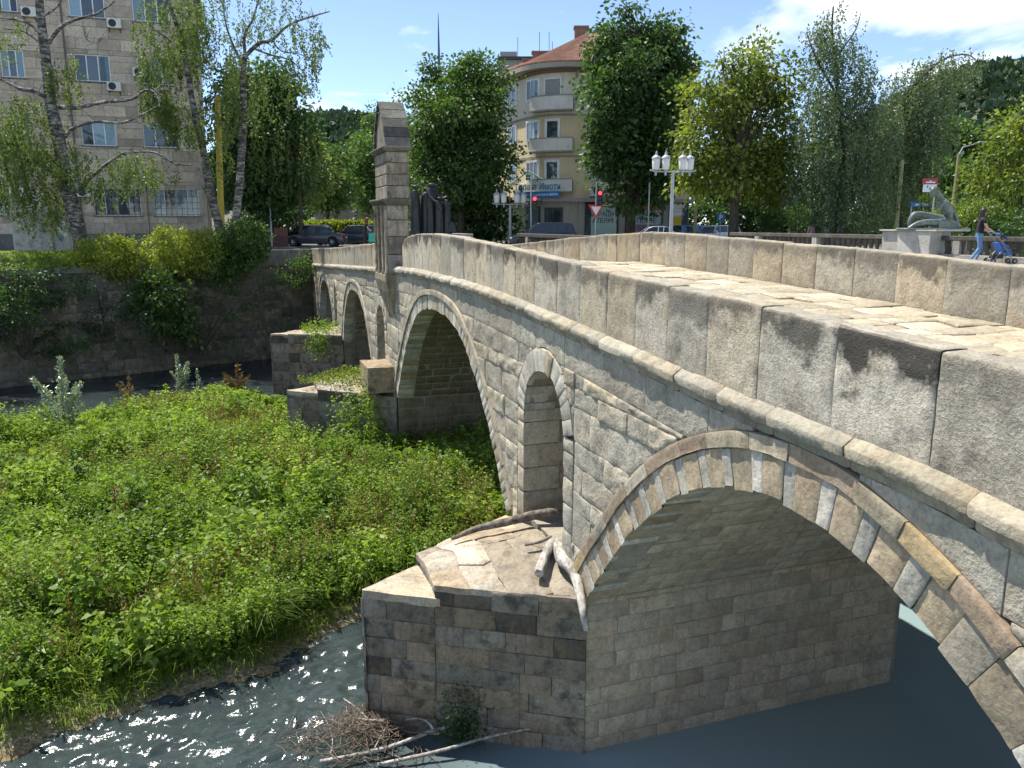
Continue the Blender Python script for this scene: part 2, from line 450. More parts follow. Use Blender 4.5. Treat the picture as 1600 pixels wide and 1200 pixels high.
A1 = Arch(1.40, -2.57, [(0, 0), (0.5, .03), (1.0, .15), (1.5, .34), (2.0, .60), (2.5, .95), (3.0, 1.40), (3.5, 1.95), (4.0, 2.50), (4.3, 2.87), (4.48, 3.09)], 0.42, 0.17)
A2 = Arch(15.15, -2.12, [(0, 0), (1, .06), (2, .27), (3, .78), (4, 1.58), (4.6, 2.22), (5.1, 2.85), (5.5, 3.42)], 0.36, 0.14)
A3 = Arch(29.9, -2.75, [(0, 0), (1, .07), (2, .38), (3, 1.05), (3.6, 1.75), (4.0, 2.3), (4.3, 2.8)], 0.34, 0.12)
A4 = Arch(41.6, -3.10, [(0, 0), (1, .07), (2, .45), (2.8, 1.1), (3.3, 1.8), (3.6, 2.5)], 0.32, 0.12)
R1 = Arch(7.68, -2.36, [(0, 0), (.25, .05), (.5, .18), (.7, .38), (.85, .62), (.93, .9)], 0.36)
R2 = Arch(23.4, -2.75, [(0, 0), (.25, .05), (.5, .18), (.7, .38), (.8, .8)], 0.3)
R3 = Arch(36.6, -2.95, [(0, 0), (.25, .05), (.45, .2), (.6, .5)], 0.25)
BIG = (A1, A2, A3, A4); SMALL = ((R1, -5.25), (R2, -5.3), (R3, -5.4))
ALL = BIG + (R1, R2, R3)
def ext_all(s):
    e = np.full(np.shape(s), -99.0)
    for a in ALL: e = np.maximum(e, a.ext(s, a.T + a.arc + 0.008))
    return e

# ---- core: mortar body with the openings
def build_core():
    brk = set([-12.0, 49.5])
    for a in BIG: brk |= {a.c - a.hw, a.c + a.hw}
    for a, zb in SMALL: brk |= {a.c - a.hw, a.c + a.hw}
    ss = []
    E = 0.03
    def zb_at(s):
        for a in BIG:
            if a.c - a.hw < s < a.c + a.hw: return float(np.interp(s, a.s, a.z)) + E
        return None
    cols = []   # (s, list of solid z intervals)
    pts = np.unique(np.concatenate([np.arange(-12, 49.6, 0.25)] + [np.linspace(a.c - a.hw - E, a.c + a.hw + E, 60) for a in ALL]))
    V = []; F = []
    def quad(a, b, c, d):
        i = len(V); V.extend([a, b, c, d]); F.append((i, i + 1, i + 2, i + 3))
    def zlow(sm, s):
        for a in BIG:
            if a.c - a.hw - E < sm < a.c + a.hw + E:
                return float(np.interp(s, [a.c - a.hw - E] + list(a.s) + [a.c + a.hw + E], [a.spring] + list(a.z + E) + [a.spring])), a
        return -9.6, None
    w0, w1 = 0.07, BW - 0.07
    prev_low = None
    for s0, s1 in zip(pts[:-1], pts[1:]):
        sm = (s0 + s1) / 2
        t0, t1 = float(f_deck(s0)) - 0.07, float(f_deck(s1)) - 0.07
        lo0, _ = zlow(sm, s0); lo1, _ = zlow(sm, s1)
        hole = None
        for a, zb in SMALL:
            if a.c - a.hw - E < sm < a.c + a.hw + E:
                xs = [a.c - a.hw - E] + list(a.s) + [a.c + a.hw + E]; zs = [a.spring] + list(a.z + E) + [a.spring]
                hole = (zb, float(np.interp(s0, xs, zs)), float(np.interp(s1, xs, zs)))
        if hole:
            zb, h0, h1 = hole
            segs = [(-9.6, -9.6, zb, zb), (h0, h1, t0, t1)]
        else: segs = [(lo0, lo1, t0, t1)]
        for (a0, a1, c0, c1) in segs:
            quad((w0, s0, a0), (w0, s0, c0), (w0, s1, c1), (w0, s1, a1))
            quad((w1, s0, a0), (w1, s1, a1), (w1, s1, c1), (w1, s0, c0))
            quad((w0, s0, c0), (w1, s0, c0), (w1, s1, c1), (w0, s1, c1))
            if a0 > -9.5: quad((w0, s0, a0), (w0, s1, a1), (w1, s1, a1), (w1, s0, a0))
    for a in BIG:      # pier sides
        for sd in (-1, 1):
            s = a.c + sd * (a.hw + E)
            quad((w0, s, -9.6), (w1, s, -9.6), (w1, s, a.spring), (w0, s, a.spring))
    for a, zb in SMALL:
        for sd in (-1, 1):
            s = a.c + sd * (a.hw + E)
            quad((w0, s, zb), (w1, s, zb), (w1, s, a.spring), (w0, s, a.spring))
    me = bpy.data.meshes.new('core'); me.from_pydata(V, [], F); me.update()
    link('core', me, M_mortar, bridge)
build_core()

MINW = np.array([-1.0, 0, 0])
def near_k(s):     # tessellation and detail fall off with distance
    return 1.0 if s < 6 else 0.6 if s < 14 else 0.35

def col_block(name, s0, s1, zlo, zhi, proud, mat, color, amp=0.012, bev=0.012, n=6, m=4, w=0.0, seed=0, freq=3.5, pillow=0.0, back=0.14):
    """a wall block between two curves zlo(s), zhi(s)"""
    ts = egrid(n, 0.03); tz = egrid(m, 0.05)
    ss = s0 + (s1 - s0) * ts
    lo = zlo(ss); hi = np.maximum(zhi(ss), lo + 0.004)
    P = np.zeros((len(ts), len(tz), 3))
    P[..., 0] = w - proud; P[..., 1] = ss[:, None]; P[..., 2] = lo[:, None] + (hi - lo)[:, None] * tz[None, :]
    N = np.zeros_like(P); N[..., 0] = -1
    me = grid_mesh(name, P, N, back, amp, freq, bev, 0.02, seed, 3, pillow)
    return link(name, me, mat, bridge, color, 0.9)

# ---- spandrel walls
GREYS = [(0.98, 0.98, 0.95), (1.05, 1.04, 0.99), (0.90, 0.90, 0.87), (1.1, 1.06, 0.98), (1.0, 0.97, 0.92)]
WARM = [(1.22, 1.16, 1.05), (1.3, 1.25, 1.15), (1.15, 1.1, 1.0), (1.28, 1.18, 1.02)]
J = 0.0035
def spandrel():
    levels = []; z = -5.7; k = 0
    hs = [0.46, 0.34, 0.56, 0.30, 0.42, 0.38, 0.52, 0.29, 0.46, 0.33, 0.40, 0.26]
    while z < -1.2 and k < 12: levels.append((z, z + hs[k], k)); z += hs[k]; k += 1
    def strip(s0, s1, zl, zh, kind, seed):
        # one block; cut away where an arch ring or the cornice takes its place
        ss = np.linspace(s0 + J, s1 - J, 40)
        lo = np.maximum(zl(ss), ext_all(ss)); hi = zh(ss)
        ok = hi - lo > 0.05
        if ok.sum() < 3: return
        # longest valid run(s)
        runs = []; st = None
        for i, v in enumerate(ok):
            if v and st is None: st = i
            if (not v or i == len(ok) - 1) and st is not None:
                en = i if v else i - 1
                if en - st >= 2: runs.append((st, en))
                st = None
        far = s0 > 20
        for a, b in runs:
            sa, sb = ss[a], ss[b]
            if sb - sa < 0.06: continue
            flo = lambda q: np.maximum(zl(q), ext_all(q)) + J
            fhi = lambda q: zh(q) - J
            if kind == 'panel': pr, mat, colr, amp, pil = 0.012, M_wall, random.choice(GREYS), 0.010, 0.0
            elif kind == 'rough': pr, mat, colr, amp, pil = 0.028, M_wall, random.choice(WARM + GREYS[2:]), 0.034, 0.004
            else: pr, mat, colr, amp, pil = 0.012, M_wall, random.choice(GREYS), 0.026, 0.004
            pr += random.uniform(-0.008, 0.012)
            nn_ = 4 if far else max(5, int((sb - sa) * 11))
            mm_ = 1 if far else 5
            col_block('wall_block', sa, sb, flo, fhi, pr, mat, colr, amp, 0.006, nn_, mm_, 0.0, seed, 7.0 if kind == 'rough' else 4.0, pil)
    sd = 0
    # panel course that follows the cornice
    s = -6.0
    while s < 49:
        L = random.uniform(0.9, 1.5) if s < 22 else random.uniform(1.4, 2.2)
        e = min(s + L, 49.4)
        sd += 1
        strip(s, e, lambda q: f_cb(q) - 0.48, lambda q: f_cb(q), 'panel', sd * 3.7)
        s = e
    for (z0, z1, k) in levels:
        s = -4.0 + (0.4 if k % 2 else 0)
        while s < 49:
            L = random.uniform(0.55, 1.2) if s < 22 else random.uniform(0.8, 1.5)
            e = min(s + L, 49.4); sd += 1
            # jambs of the small openings stop the courses
            cut = [s, e]
            for a, zb in SMALL:
                for b in (a.c - a.hw - 0.34, a.c + a.hw + 0.34):
                    if s < b < e: cut.append(b)
            cut.sort()
            for c0, c1 in zip(cut[:-1], cut[1:]):
                mid = (c0 + c1) / 2
                inside = any(abs(mid - a.c) < a.hw + 0.34 and z0 < a.spring - 0.05 for a, zb in SMALL)
                if inside: continue
                strip(c0, c1, lambda q: np.full(np.shape(q), z0), lambda q: np.minimum(z1, f_cb(q) - 0.48), random.choice(['rough', 'rough', 'rough', 'plainblock']) if k % 2 else random.choice(['plainblock', 'plainblock', 'rough']), sd * 3.7)
            s = e
spandrel()

# ---- jamb stones and reveals of the small openings
def jambs():
    for a, zb in SMALL:
        z = zb; i = 0
        while z < a.spring - 0.05:
            h = random.uniform(0.38, 0.58); e = min(z + h, a.spring)
            if a.spring - e < 0.15: e = a.spring
            for side in (-1, 1):
                s_in = a.c + side * a.hw; s_out = s_in + side * (0.33)
                # front, then round the corner into the reveal
                prof = [(0.0, s_out), (0.0, s_out - side * 0.02), (0, (s_in + s_out) / 2), (0, s_in + side * 0.02), (0.0, s_in), (0.04, s_in), (0.35, s_in), (0.7 if i % 2 else 1.0, s_in)]
                tz = egrid(3, 0.06)
                P = np.zeros((len(prof), len(tz), 3)); N = np.zeros_like(P)
                for j, (w, s) in enumerate(prof):
                    P[j, :, 0] = w - 0.03; P[j, :, 1] = s - side * 0.0
                    P[j, :, 2] = z + 0.008 + (e - z - 0.016) * tz
                    if j < 4: N[j, :, 0] = -1
                    elif j == 4: N[j, :, 0] = -.7; N[j, :, 1] = -side * .7
                    else: N[j, :, 1] = -side
                me = grid_mesh('jamb_stone', P, N, 0.12, 0.016, 4, 0.012, 0.03, i * 5.1 + side, 3, 0.008)
                link('jamb_stone', me, M_wall, bridge, random.choice(WARM + GREYS), 0.9)
                # reveal stones farther in
                if a is R1 and side > 0:
                    w = 0.7 if i % 2 else 1.0
                    while w < 5.9:
                        w2 = min(w + random.uniform(0.5, 1.0), 6.2)
                        tw = egrid(3, 0.05)
                        P = np.zeros((len(tw), len(tz), 3)); N = np.zeros_like(P); N[..., 1] = -side
                        P[..., 0] = (w + J + (w2 - w - 2 * J) * tw)[:, None]; P[..., 1] = s_in + random.uniform(-0.01, 0.015); P[..., 2] = (z + 0.008 + (e - z - 0.016) * tz)[None, :]
                        me = grid_mesh('reveal_stone', P, N, 0.1, 0.02, 4, 0.012, 0.03, i * 7.7 + w, 3, 0.01)
                        link('reveal_stone', me, M_pier, bridge, random.choice([(1.3, 1.25, 1.15), (1.2, 1.0, .85), (1.4, 1.35, 1.3)]), 0.9)
                        w = w2
            z = e; i += 1
jambs()

# ---- voussoirs and outer rings
BROWN = [(0.90, 0.77, 0.61), (0.96, 0.83, 0.67), (0.84, 0.72, 0.58), (1.0, 0.90, 0.74)]
WHITE = [(1.12, 1.14, 1.14), (1.0, 1.02, 1.0), (1.2, 1.2, 1.2), (0.92, 0.95, 0.96)]
def ring(a, widths, T, proud, name, r_base=0.0, soff=0.5, mat=None, colfn=None, nr=3, nq=2, amp=0.012, q0=0.0, q1=None, jit=0.015, arcs=False):
    q = q0; i = 0
    q1 = a.len if q1 is None else q1
    while q < q1 - 0.03:
        wd = widths(q, i); e = min(q + wd, q1)
        if q1 - e < 0.08: e = q1
        tq = egrid(nq, 0.05)
        qq = q + J + (e - q - 2 * J) * tq
        r0 = r_base + random.uniform(-jit, jit) * (0 if arcs else 1); r1 = r_base + T + random.uniform(-jit, jit) * 0.3
        pr = proud + random.uniform(-0.01, 0.012)
        rows = []
        if soff: rows += [(soff, 0.0, 's'), (soff * 0.5, 0.0, 's'), (0.03, 0.0, 's')]
        rows += [(0.0, 0.0, 'c')] + [(0.0, t, 'f') for t in egrid(nr, 0.05)[1:]]
        P = np.zeros((len(qq), len(rows), 3)); N = np.zeros_like(P)
        for j, (w, t, kd) in enumerate(rows):
            s, z, ns, nz_ = a.pt(qq, r0 + (r1 - r0) * t)
            P[:, j, 0] = w - pr; P[:, j, 1] = s; P[:, j, 2] = z
            if kd == 's': N[:, j, 1] = -ns; N[:, j, 2] = -nz_
            elif kd == 'c': N[:, j, 0] = -.7; N[:, j, 1] = -ns * .7; N[:, j, 2] = -nz_ * .7
            else: N[:, j, 0] = -1
        me = grid_mesh(name, P, N, 0.1, amp, 5.0, 0.006, 0.015, i * 3.3 + a.c, 3, 0.0)
        link(name, me, mat or M_vous, bridge, colfn(i, q), 0.9)
        q = e; i += 1
def colA1(i, q):
    if q > 3.7: return random.choice(WHITE) if i % 2 else random.choice(BROWN)
    return random.choice([(0.86, 0.82, 0.74), (0.78, 0.70, 0.58), (0.80, 0.83, 0.82), (1.12, 1.15, 1.18), (0.8, 0.68, 0.55), (0.9, 0.84, 0.72)])
ring(A1, lambda q, i: (0.16 if i % 2 else 0.33) * random.uniform(.85, 1.15) if q > 4.6 else random.choice([0.2, 0.32, 0.4]) if q > 3.2 else random.uniform(0.38, 0.6), 0.42, 0.022, 'voussoir', colfn=colA1, nr=4, nq=3, soff=0.55, amp=0.014, jit=0.028)
ring(A1, lambda q, i: random.uniform(0.4, 0.85), 0.17, 0.055, 'archivolt_stone', r_base=0.428, soff=0.10, colfn=lambda i, q: random.choice([(0.86, 0.80, 0.68), (0.9, 0.74, 0.5), (0.95, 0.9, 0.82), (0.72, 0.70, 0.66), (0.75, 0.62, 0.52)]), nr=2, nq=4, amp=0.02, arcs=True)
ring(A2, lambda q, i: random.uniform(0.14, 0.3), 0.36, 0.02, 'voussoir', colfn=lambda i, q: random.choice(WHITE + [(0.95, 0.9, 0.8), (0.85, 0.75, 0.62)]), nr=2, nq=1, soff=0.5)
ring(A2, lambda q, i: random.uniform(0.5, 0.9), 0.14, 0.06, 'archivolt_stone', r_base=0.366, soff=0.10, colfn=lambda i, q: random.choice([(0.95, 0.9, 0.8), (0.8, 0.76, 0.68)]), nr=1, nq=3, arcs=True)
for A in (A3, A4):
    ring(A, lambda q, i: random.uniform(0.2, 0.4), A.T, 0.02, 'voussoir', colfn=lambda i, q: random.choice(WHITE + [(0.9, 0.84, 0.72)]), nr=1, nq=1, soff=0.4)
    ring(A, lambda q, i: random.uniform(0.7, 1.1), A.arc, 0.06, 'archivolt_stone', r_base=A.T + 0.006, soff=0.1, colfn=lambda i, q: (0.9, 0.86, 0.78), nr=1, nq=2, arcs=True)
for A in (R1, R2, R3):
    ring(A, lambda q, i: random.uniform(0.13, 0.3), A.T, 0.04, 'voussoir', colfn=lambda i, q: random.choice(WHITE + BROWN[2:]), nr=2, nq=1, soff=0.6, jit=0.03)

# ---- barrel stones of the near arch (the far half, which faces us) and of the middle arch
def barrel(a, dq, dl, mat, joined, wmax=BW - 0.15, w0=0.5):
    qs = a.len * 0.5
    base_q = 0.0
    V = []; F = []; cnt = 0; nv = 0
    s_sp, z_sp = a.s[-1], a.z[-1]
    rows = []
    z = -8.9
    while z < z_sp - 0.05:          # straight pier wall below the springing
        h = min(random.uniform(dq * .85, dq * 1.2), z_sp - z); rows.append(('p', z, z + h)); z += h
    q = a.len
    while q > qs:
        h = random.uniform(dq * .85, dq * 1.2); rows.append(('a', q, max(q - h, qs - 0.2))); q -= h
    for k, (t, b0, b1) in enumerate(rows):
        w = w0 if t == 'a' else 0.02
        w += random.uniform(0, dl * 0.5) * 0
        first = True
        while w < wmax - 0.05:
            L = random.uniform(dl * .6, dl * 1.4) * (0.6 if first and k % 2 else 1); first = False
            e = min(w + L, wmax)
            if wmax - e < 0.2: e = wmax
            tt = np.array([0, 0.12, .88, 1]); tl = np.array([0, 0.06, 0.5, 0.94, 1])
            P = np.zeros((4, 5, 3)); N = np.zeros_like(P)
            jj = 0.004
            P[..., 0] = (w + jj + (e - w - 2 * jj) * tl)[None, :]
            pr = random.uniform(-0.020, -0.004)
            if t == 'p':
                P[..., 1] = s_sp - pr; P[..., 2] = (b0 + jj + (b1 - b0 - 2 * jj) * tt)[:, None]; N[..., 1] = -1
            else:
                qq = b0 + (b1 - b0) * tt; qq[0] -= jj; qq[-1] += jj
                s, zz, ns, nz_ = a.pt(qq, -pr)
                P[..., 1] = s[:, None]; P[..., 2] = zz[:, None]; N[..., 1] = -ns[:, None]; N[..., 2] = -nz_[:, None]
            me_args = dict(back=0.06, amp=0.016, freq=5, bev=0.014, bw=0.03, seed=k * 3.1 + w, octv=2)
            if joined:
                me = grid_mesh('tmp', P, N, **me_args)
                vv = np.zeros(len(me.vertices) * 3, dtype=np.float32); me.vertices.foreach_get('co', vv); vv = vv.reshape(-1, 3)
                ff = np.zeros(len(me.loops), dtype=np.int32); me.loops.foreach_get('vertex_index', ff)
                V.append(vv); F.append(ff.reshape(-1, 4) + nv); nv += len(vv)
                bpy.data.meshes.remove(me)
            else:
                me = grid_mesh('barrel_stone', P, N, **me_args)
                link('barrel_stone', me, mat, bridge, random.choice([(1, 1, 1), (1.03, .98, .93), (.96, .96, .95), (1.03, 1.03, 1.0), (0.97, 0.94, 0.9)]), 0.9)
            cnt += 1
            w = e
    if joined:
        o = link('barrel_stonework', mesh_np('barrel_stonework', np.concatenate(V), np.concatenate(F)), mat, bridge, (0.8, 0.8, 0.78), 0.9)
        tag(o, kind='stuff')
    return cnt
print('barrel stones', barrel(A1, 0.27, 0.66, M_barrel, False))
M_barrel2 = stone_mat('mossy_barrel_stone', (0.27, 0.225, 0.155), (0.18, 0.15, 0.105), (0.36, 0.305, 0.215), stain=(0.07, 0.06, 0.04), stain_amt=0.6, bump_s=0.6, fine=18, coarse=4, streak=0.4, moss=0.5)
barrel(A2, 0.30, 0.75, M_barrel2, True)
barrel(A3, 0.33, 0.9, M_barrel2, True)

# ---- cornice
def cornice():
    prof = [(0.05, -0.26), (-0.018, -0.255), (-0.024, -0.20), (-0.045, -0.17), (-0.095, -0.150), (-0.108, -0.142), (-0.116, -0.06), (-0.108, -0.045), (-0.06, -0.01), (-0.01, 0.025), (0.05, 0.04)]
    s = -6.0; i = 0
    while s < 49:
        far = s > 20
        e = min(s + random.uniform(0.8, 1.25) * (1.5 if far else 1), 49.3); i += 1
        if s < 23.0 and e > 19.6 and False: s = e; continue
        t = egrid(2 if far else 6, 0.03)
        ss = s + J + (e - s - 2 * J) * t
        P = np.zeros((len(t), len(prof), 3)); N = np.zeros_like(P)
        pj = random.uniform(-0.012, 0.012)
        for j, (w, z) in enumerate(prof):
            P[:, j, 0] = w + (pj if w < -0.04 else 0); P[:, j, 1] = ss; P[:, j, 2] = f_ct(ss) + z
            a = prof[max(j - 1, 0)]; b = prof[min(j + 1, len(prof) - 1)]
            tw, tz = b[0] - a[0], b[1] - a[1]; l = math.hypot(tw, tz)
            N[:, j, 0] = -tz / l; N[:, j, 2] = tw / l
        if True:
            me = grid_mesh('cornice_stone', P, N, 0.05, 0.022, 5, 0.016, 0.04, i * 2.9, 3)
            link('cornice_stone', me, M_corn, bridge, random.choice([(1, 1, 1), (1.05, 1.0, .92), (.93, .93, .91), (1.0, .96, .87)]), 0.9)
        s = e
cornice()

# ---- parapets
def parapet(joints, w0, w1, ftop, outer, mat, name, fbase, gain=1.0):
    """slabs standing on edge; the outline runs up one face, over the rounded top and down the other"""
    for i, (a, b) in enumerate(zip(joints[:-1], joints[1:])):
        dist = abs(a + 4.5)
        k = 22 if dist < 7.5 else 12 if dist < 14 else 5 if dist < 25 else 2
        k = max(2, int(k * gain))
        g = 0.007
        t = egrid(k, 0.02); ss = a + g / 2 + (b - a - g) * t
        kf = 18 if dist < 7.5 else 9 if dist < 14 else 4
        kf = max(3, int(kf * gain))
        zs = [(0.0, x) for x in np.concatenate([np.linspace(0, 0.9, kf), [0.945]])]
        prof = zs + [(0.02, 0.975), (0.06, 0.995), (0.14, 1.0), (0.5, 1.003), (0.86, 1.0), (0.94, 0.99), (1.0, 0.95)] + [(1.0, x) for x in (0.8, 0.4, 0.0)]
        P = np.zeros((len(t), len(prof), 3)); N = np.zeros_like(P)
        off = random.uniform(-0.012, 0.012); hj = random.uniform(-0.012, 0.012)
        top = ftop(ss) + hj
        base = fbase(ss)
        for j, (u, v) in enumerate(prof):
            P[:, j, 0] = w0 + (w1 - w0) * u + off; P[:, j, 1] = ss; P[:, j, 2] = base + (top - base) * v
            pa = prof[max(j - 1, 0)]; pb = prof[min(j + 1, len(prof) - 1)]
            tw, tz = (pb[0] - pa[0]) * abs(w1 - w0), (pb[1] - pa[1]) * 0.9; l = math.hypot(tw, tz) or 1
            N[:, j, 0] = -tz / l; N[:, j, 2] = tw / l
        if w1 < w0: N[..., 0] *= -1
        me = grid_mesh(name, P, N, 0.03, 0.020, 5.5, 0.012, 0.03, i * 4.4 + w0, 5)
        link(name, me, mat, bridge, random.choice([(1, 1, 1), (1.05, 1.0, .92), (.92, .93, .94), (1.08, 1.04, .98), (0.95, 0.9, 0.82)]), 0.9)
JN = [-6.4, -5.0, -3.6, -2.3, -1.15, -.1, .95, 2.0, 2.9, 3.75, 4.55, 5.4, 6.3, 7.2, 8.2, 9.15, 9.85, 10.6, 11.6, 12.6, 13.7, 14.6, 15.5, 16.6, 17.6, 18.6, 19.32]
parapet(JN, 0.0, 0.30, f_top, True, M_par, 'parapet_slab', lambda s: f_ct(s) - 0.02)
JL = [22.7] + list(np.arange(23.8, 48.6, 1.12)) + [49.2]
parapet(JL, 0.0, 0.30, f_top, True, M_parf, 'parapet_slab', lambda s: f_ct(s) - 0.02)
JF = [-5.0, -3.8, -2.7, -1.5, -.4, .8, 1.9, 3.0, 4.1, 5.2, 6.2, 7.2, 8.2, 9.2, 10.15, 11.1, 12.0, 12.95, 13.9, 14.6, 15.3, 16, 16.7, 17.3, 18.0, 18.6, 19.3, 20, 20.7, 21.5, 22.3, 23.1, 24.0, 25, 26, 27.1, 28.2, 29.3]
parapet(JF, 5.72, 6.02, f_ftop, False, M_parf, 'parapet_slab', lambda s: f_deck(s) - 0.05, 0.7)
parapet([29.3, 34, 39, 44, 49.2], 5.72, 6.02, f_ftop, False, M_parf, 'parapet_slab', lambda s: f_deck(s) - 0.05, 0.5)
# stone on the river side under the far parapet
# ---- deck flagstones
def flags():
    # irregular crazy paving: jittered rows across, each split into uneven stones
    s = -3.0; rows = [s]
    while s < 19.5: s += random.uniform(0.40, 0.62); rows.append(s)
    cnt = 0; rest = MB()
    def wob(w, s): return 0.16 * vnoise(np.array([w * 1.3, s * 1.3, 5.0])) , 0.20 * vnoise(np.array([w * 1.1 + 9, s * 1.1, 2.0]))
    for a, b in zip(rows[:-1], rows[1:]):
        w = 0.30
        while w < 5.72:
            e = min(w + random.uniform(0.4, 0.95), 5.72)
            if 5.72 - e < 0.25: e = 5.72
            # polygon with wobbling edges
            poly = []
            def P_(ww, ss):
                dx, dy = wob(ww, ss)
                return [min(max(ww + float(dx), 0.30), 5.72), ss + float(dy)]
            for t in np.linspace(0, 1, 4)[:-1]: poly.append(P_(w + (e - w) * t, a))
            for t in np.linspace(0, 1, 3)[:-1]: poly.append(P_(e, a + (b - a) * t))
            for t in np.linspace(0, 1, 4)[:-1]: poly.append(P_(e + (w - e) * t, b))
            for t in np.linspace(0, 1, 3)[:-1]: poly.append(P_(w, b + (a - b) * t))
            c = np.mean(poly, axis=0); n = len(poly)
            hz = random.uniform(-0.018, 0.018); tilt = random.uniform(-0.035, 0.035)
            def ringp(f, dz):
                out = []
                for p in poly:
                    d = np.array(p) - c; l = np.linalg.norm(d)
                    q = c + d * max(0, (l - f) / max(l, 1e-6))
                    out.append((q[0], q[1], float(f_deck(q[1])) + dz + hz + tilt * d[0]))
                return out
            V = ringp(0.016, -0.06) + ringp(0.018, -0.014) + ringp(0.06, 0.004) + [(c[0], c[1], float(f_deck(c[1])) + 0.008 + hz)]
            F = []
            for i in range(n):
                j = (i + 1) % n
                F += [(i, j, n + j, n + i), (n + i, n + j, 2 * n + j, 2 * n + i), (2 * n + i, 2 * n + j, 3 * n)]
            if a < 1.2:
                rest.add(V, F); w = e; continue
            me = bpy.data.meshes.new('paving_stone'); me.from_pydata(V, [], F); me.update()
            link('paving_stone', me, M_flag, bridge, random.choice([(1, 1, 1), (1.06, 1.03, .98), (.92, .9, .86), (1.0, .95, .85), (.85, .82, .76)]), 0.6)
            cnt += 1
            w = e
    tag(rest.build('paving', M_flag, bridge, (1, 1, 1), .6), kind='stuff')
    print('flags', cnt)
flags()

# ---- cutwaters
def cutwater(sA, sB, apex, ztop, ridge, zlow, split, tipdrop, rows, seg, mat, core_name, far=False):
    """sA near corner, sB far corner on the face, apex (s, w)"""
    A = np.array([0.0, sA]); B = np.array([0.0, sB]); T = np.array([apex[1], apex[0]])   # (w, s)
    ins = 0.06
    cA, cB, cT = A + np.array([0, ins]), B - np.array([0, ins]), T + np.array([ins * 1.3, 0])
    mb = MB()
    top = ztop - 0.10
    s0 = cA + (cT - cA) * split; s1 = cB + (cT - cB) * split
    V = []
    for p in (cA, s0, s1, cB): V.append((p[0], p[1], zlow))
    for p in (cA, s0, s1, cB): V.append((p[0], p[1], top))
    mb.add(V, [(0, 1, 5, 4), (1, 2, 6, 5), (2, 3, 7, 6), (4, 5, 6, 7), (3, 0, 4, 7)])
    V = [(s0[0], s0[1], zlow), (cT[0], cT[1], zlow), (s1[0], s1[1], zlow)] + [(p[0], p[1], top - tipdrop) for p in (s0, cT, s1)]
    mb.add(V, [(0, 1, 4, 3), (1, 2, 5, 4), (3, 4, 5)])
    mb.build(core_name, M_mortar, bridge)
    # face stones on both sides
    for (p, sgn) in ((A, 1), (B, -1)):
        d = T - p; Ln = np.linalg.norm(d); dn = d / Ln
        nrm = np.array([dn[1], -dn[0]]) * 1.0
        if np.dot(nrm, (A + B) / 2 - p) > 0: nrm = -nrm
        if far and sgn < 0: continue
        z = zlow; k = 0
        hs = (ztop - zlow - 0.02) / rows
        for k in range(rows):
            z0 = zlow + k * hs; z1 = z0 + hs
            x = 0.0
            while x < Ln - 0.02:
                L = random.uniform(seg * .6, seg * 1.4); e = min(x + L, Ln)
                if x < split * Ln - .02 and e > split * Ln - seg * .25: e = split * Ln
                if Ln - e < seg * 0.35: e = Ln
                zz1 = z1
                if z0 > ztop - tipdrop - hs * 0.3 and x > split * Ln - 0.1: break
                if x > split * Ln - 0.1: zz1 = min(z1, ztop - tipdrop)
                tx = egrid(3, 0.04); tz = egrid(2, 0.08)
                P = np.zeros((len(tx), len(tz), 3)); N = np.zeros_like(P)
                xx = x + J + (e - x - 2 * J) * tx
                pr = random.uniform(-0.012, 0.02)
                P[..., 0] = (p[0] + dn[0] * xx + nrm[0] * pr)[:, None]; P[..., 1] = (p[1] + dn[1] * xx + nrm[1] * pr)[:, None]
                P[..., 2] = (z0 + J + (zz1 - z0 - 2 * J) * tz)[None, :]
                N[..., 0] = nrm[0]; N[..., 1] = nrm[1]
                me = grid_mesh('pier_stone', P, N, 0.07, 0.035, 4, 0.010, 0.025, k * 3 + x, 3, 0.004)
                link('pier_stone', me, mat, bridge, random.choice([(1, 1, 1), (.9, .94, .95), (1.1, 1.0, .88), (.85, .83, .81), (1.05, .98, .9), (.95, .98, .98), (0.78, 0.76, 0.74)]) if random.random() > (k - rows * .45) / rows * 1.1 else random.choice([(.5, .49, .47), (.62, .6, .57), (.42, .41, .4)]), 0.9)
                x = e
    # top stones
    na, nb = (4, 3) if not far else (3, 2)
    def surf(a, b):
        pr = A + (T - A) * a * split; pl = B + (T - B) * a * split
        q = pr + (pl - pr) * b
        z = ztop + ridge * (1 - abs(2 * b - 1)) * (1 - a * 0.75) + 0.02 * vnoise(np.array([q[0] * 3, q[1] * 3, 1.0]))
        return (q[0], q[1], float(z))
    ea = np.linspace(0, 1, na + 1); 
    for i in range(na):
        eb = np.concatenate([[0], np.sort(np.linspace(0, 1, nb + 1)[1:-1] + rng.uniform(-.09, .09, nb - 1)), [1]])
        for j in range(nb):
            ta = ea[i] + (ea[i + 1] - ea[i]) * egrid(2, 0.04); tb = eb[j] + (eb[j + 1] - eb[j]) * egrid(2, 0.04)
            P = np.zeros((len(ta), len(tb), 3)); N = np.zeros_like(P); N[..., 2] = 1
            hz = random.uniform(-0.012, 0.015)
            for x_, a_ in enumerate(ta):
                for y_, b_ in enumerate(tb):
                    jx = 0.16 * vnoise(np.array([a_ * 5, b_ * 5, 3.0])) if 0.02 < a_ < 0.98 and 0.02 < b_ < .98 else 0
                    P[x_, y_] = surf(a_ + jx * 0.5, min(max(b_ + jx, 0), 1)); P[x_, y_, 2] += hz
            me = grid_mesh('pier_top_stone', P, N, 0.12, 0.03, 3.5, 0.015, 0.05, i * 5 + j * 2.2, 3)
            link('pier_top_stone', me, M_capst, bridge, random.choice([(1, 1, 1), (.88, .85, .8), (1.05, .96, .84), (.85, .83, .8)]) if (i, j) != (2, 1) else (1.35, 1.35, 1.32), 0.9)
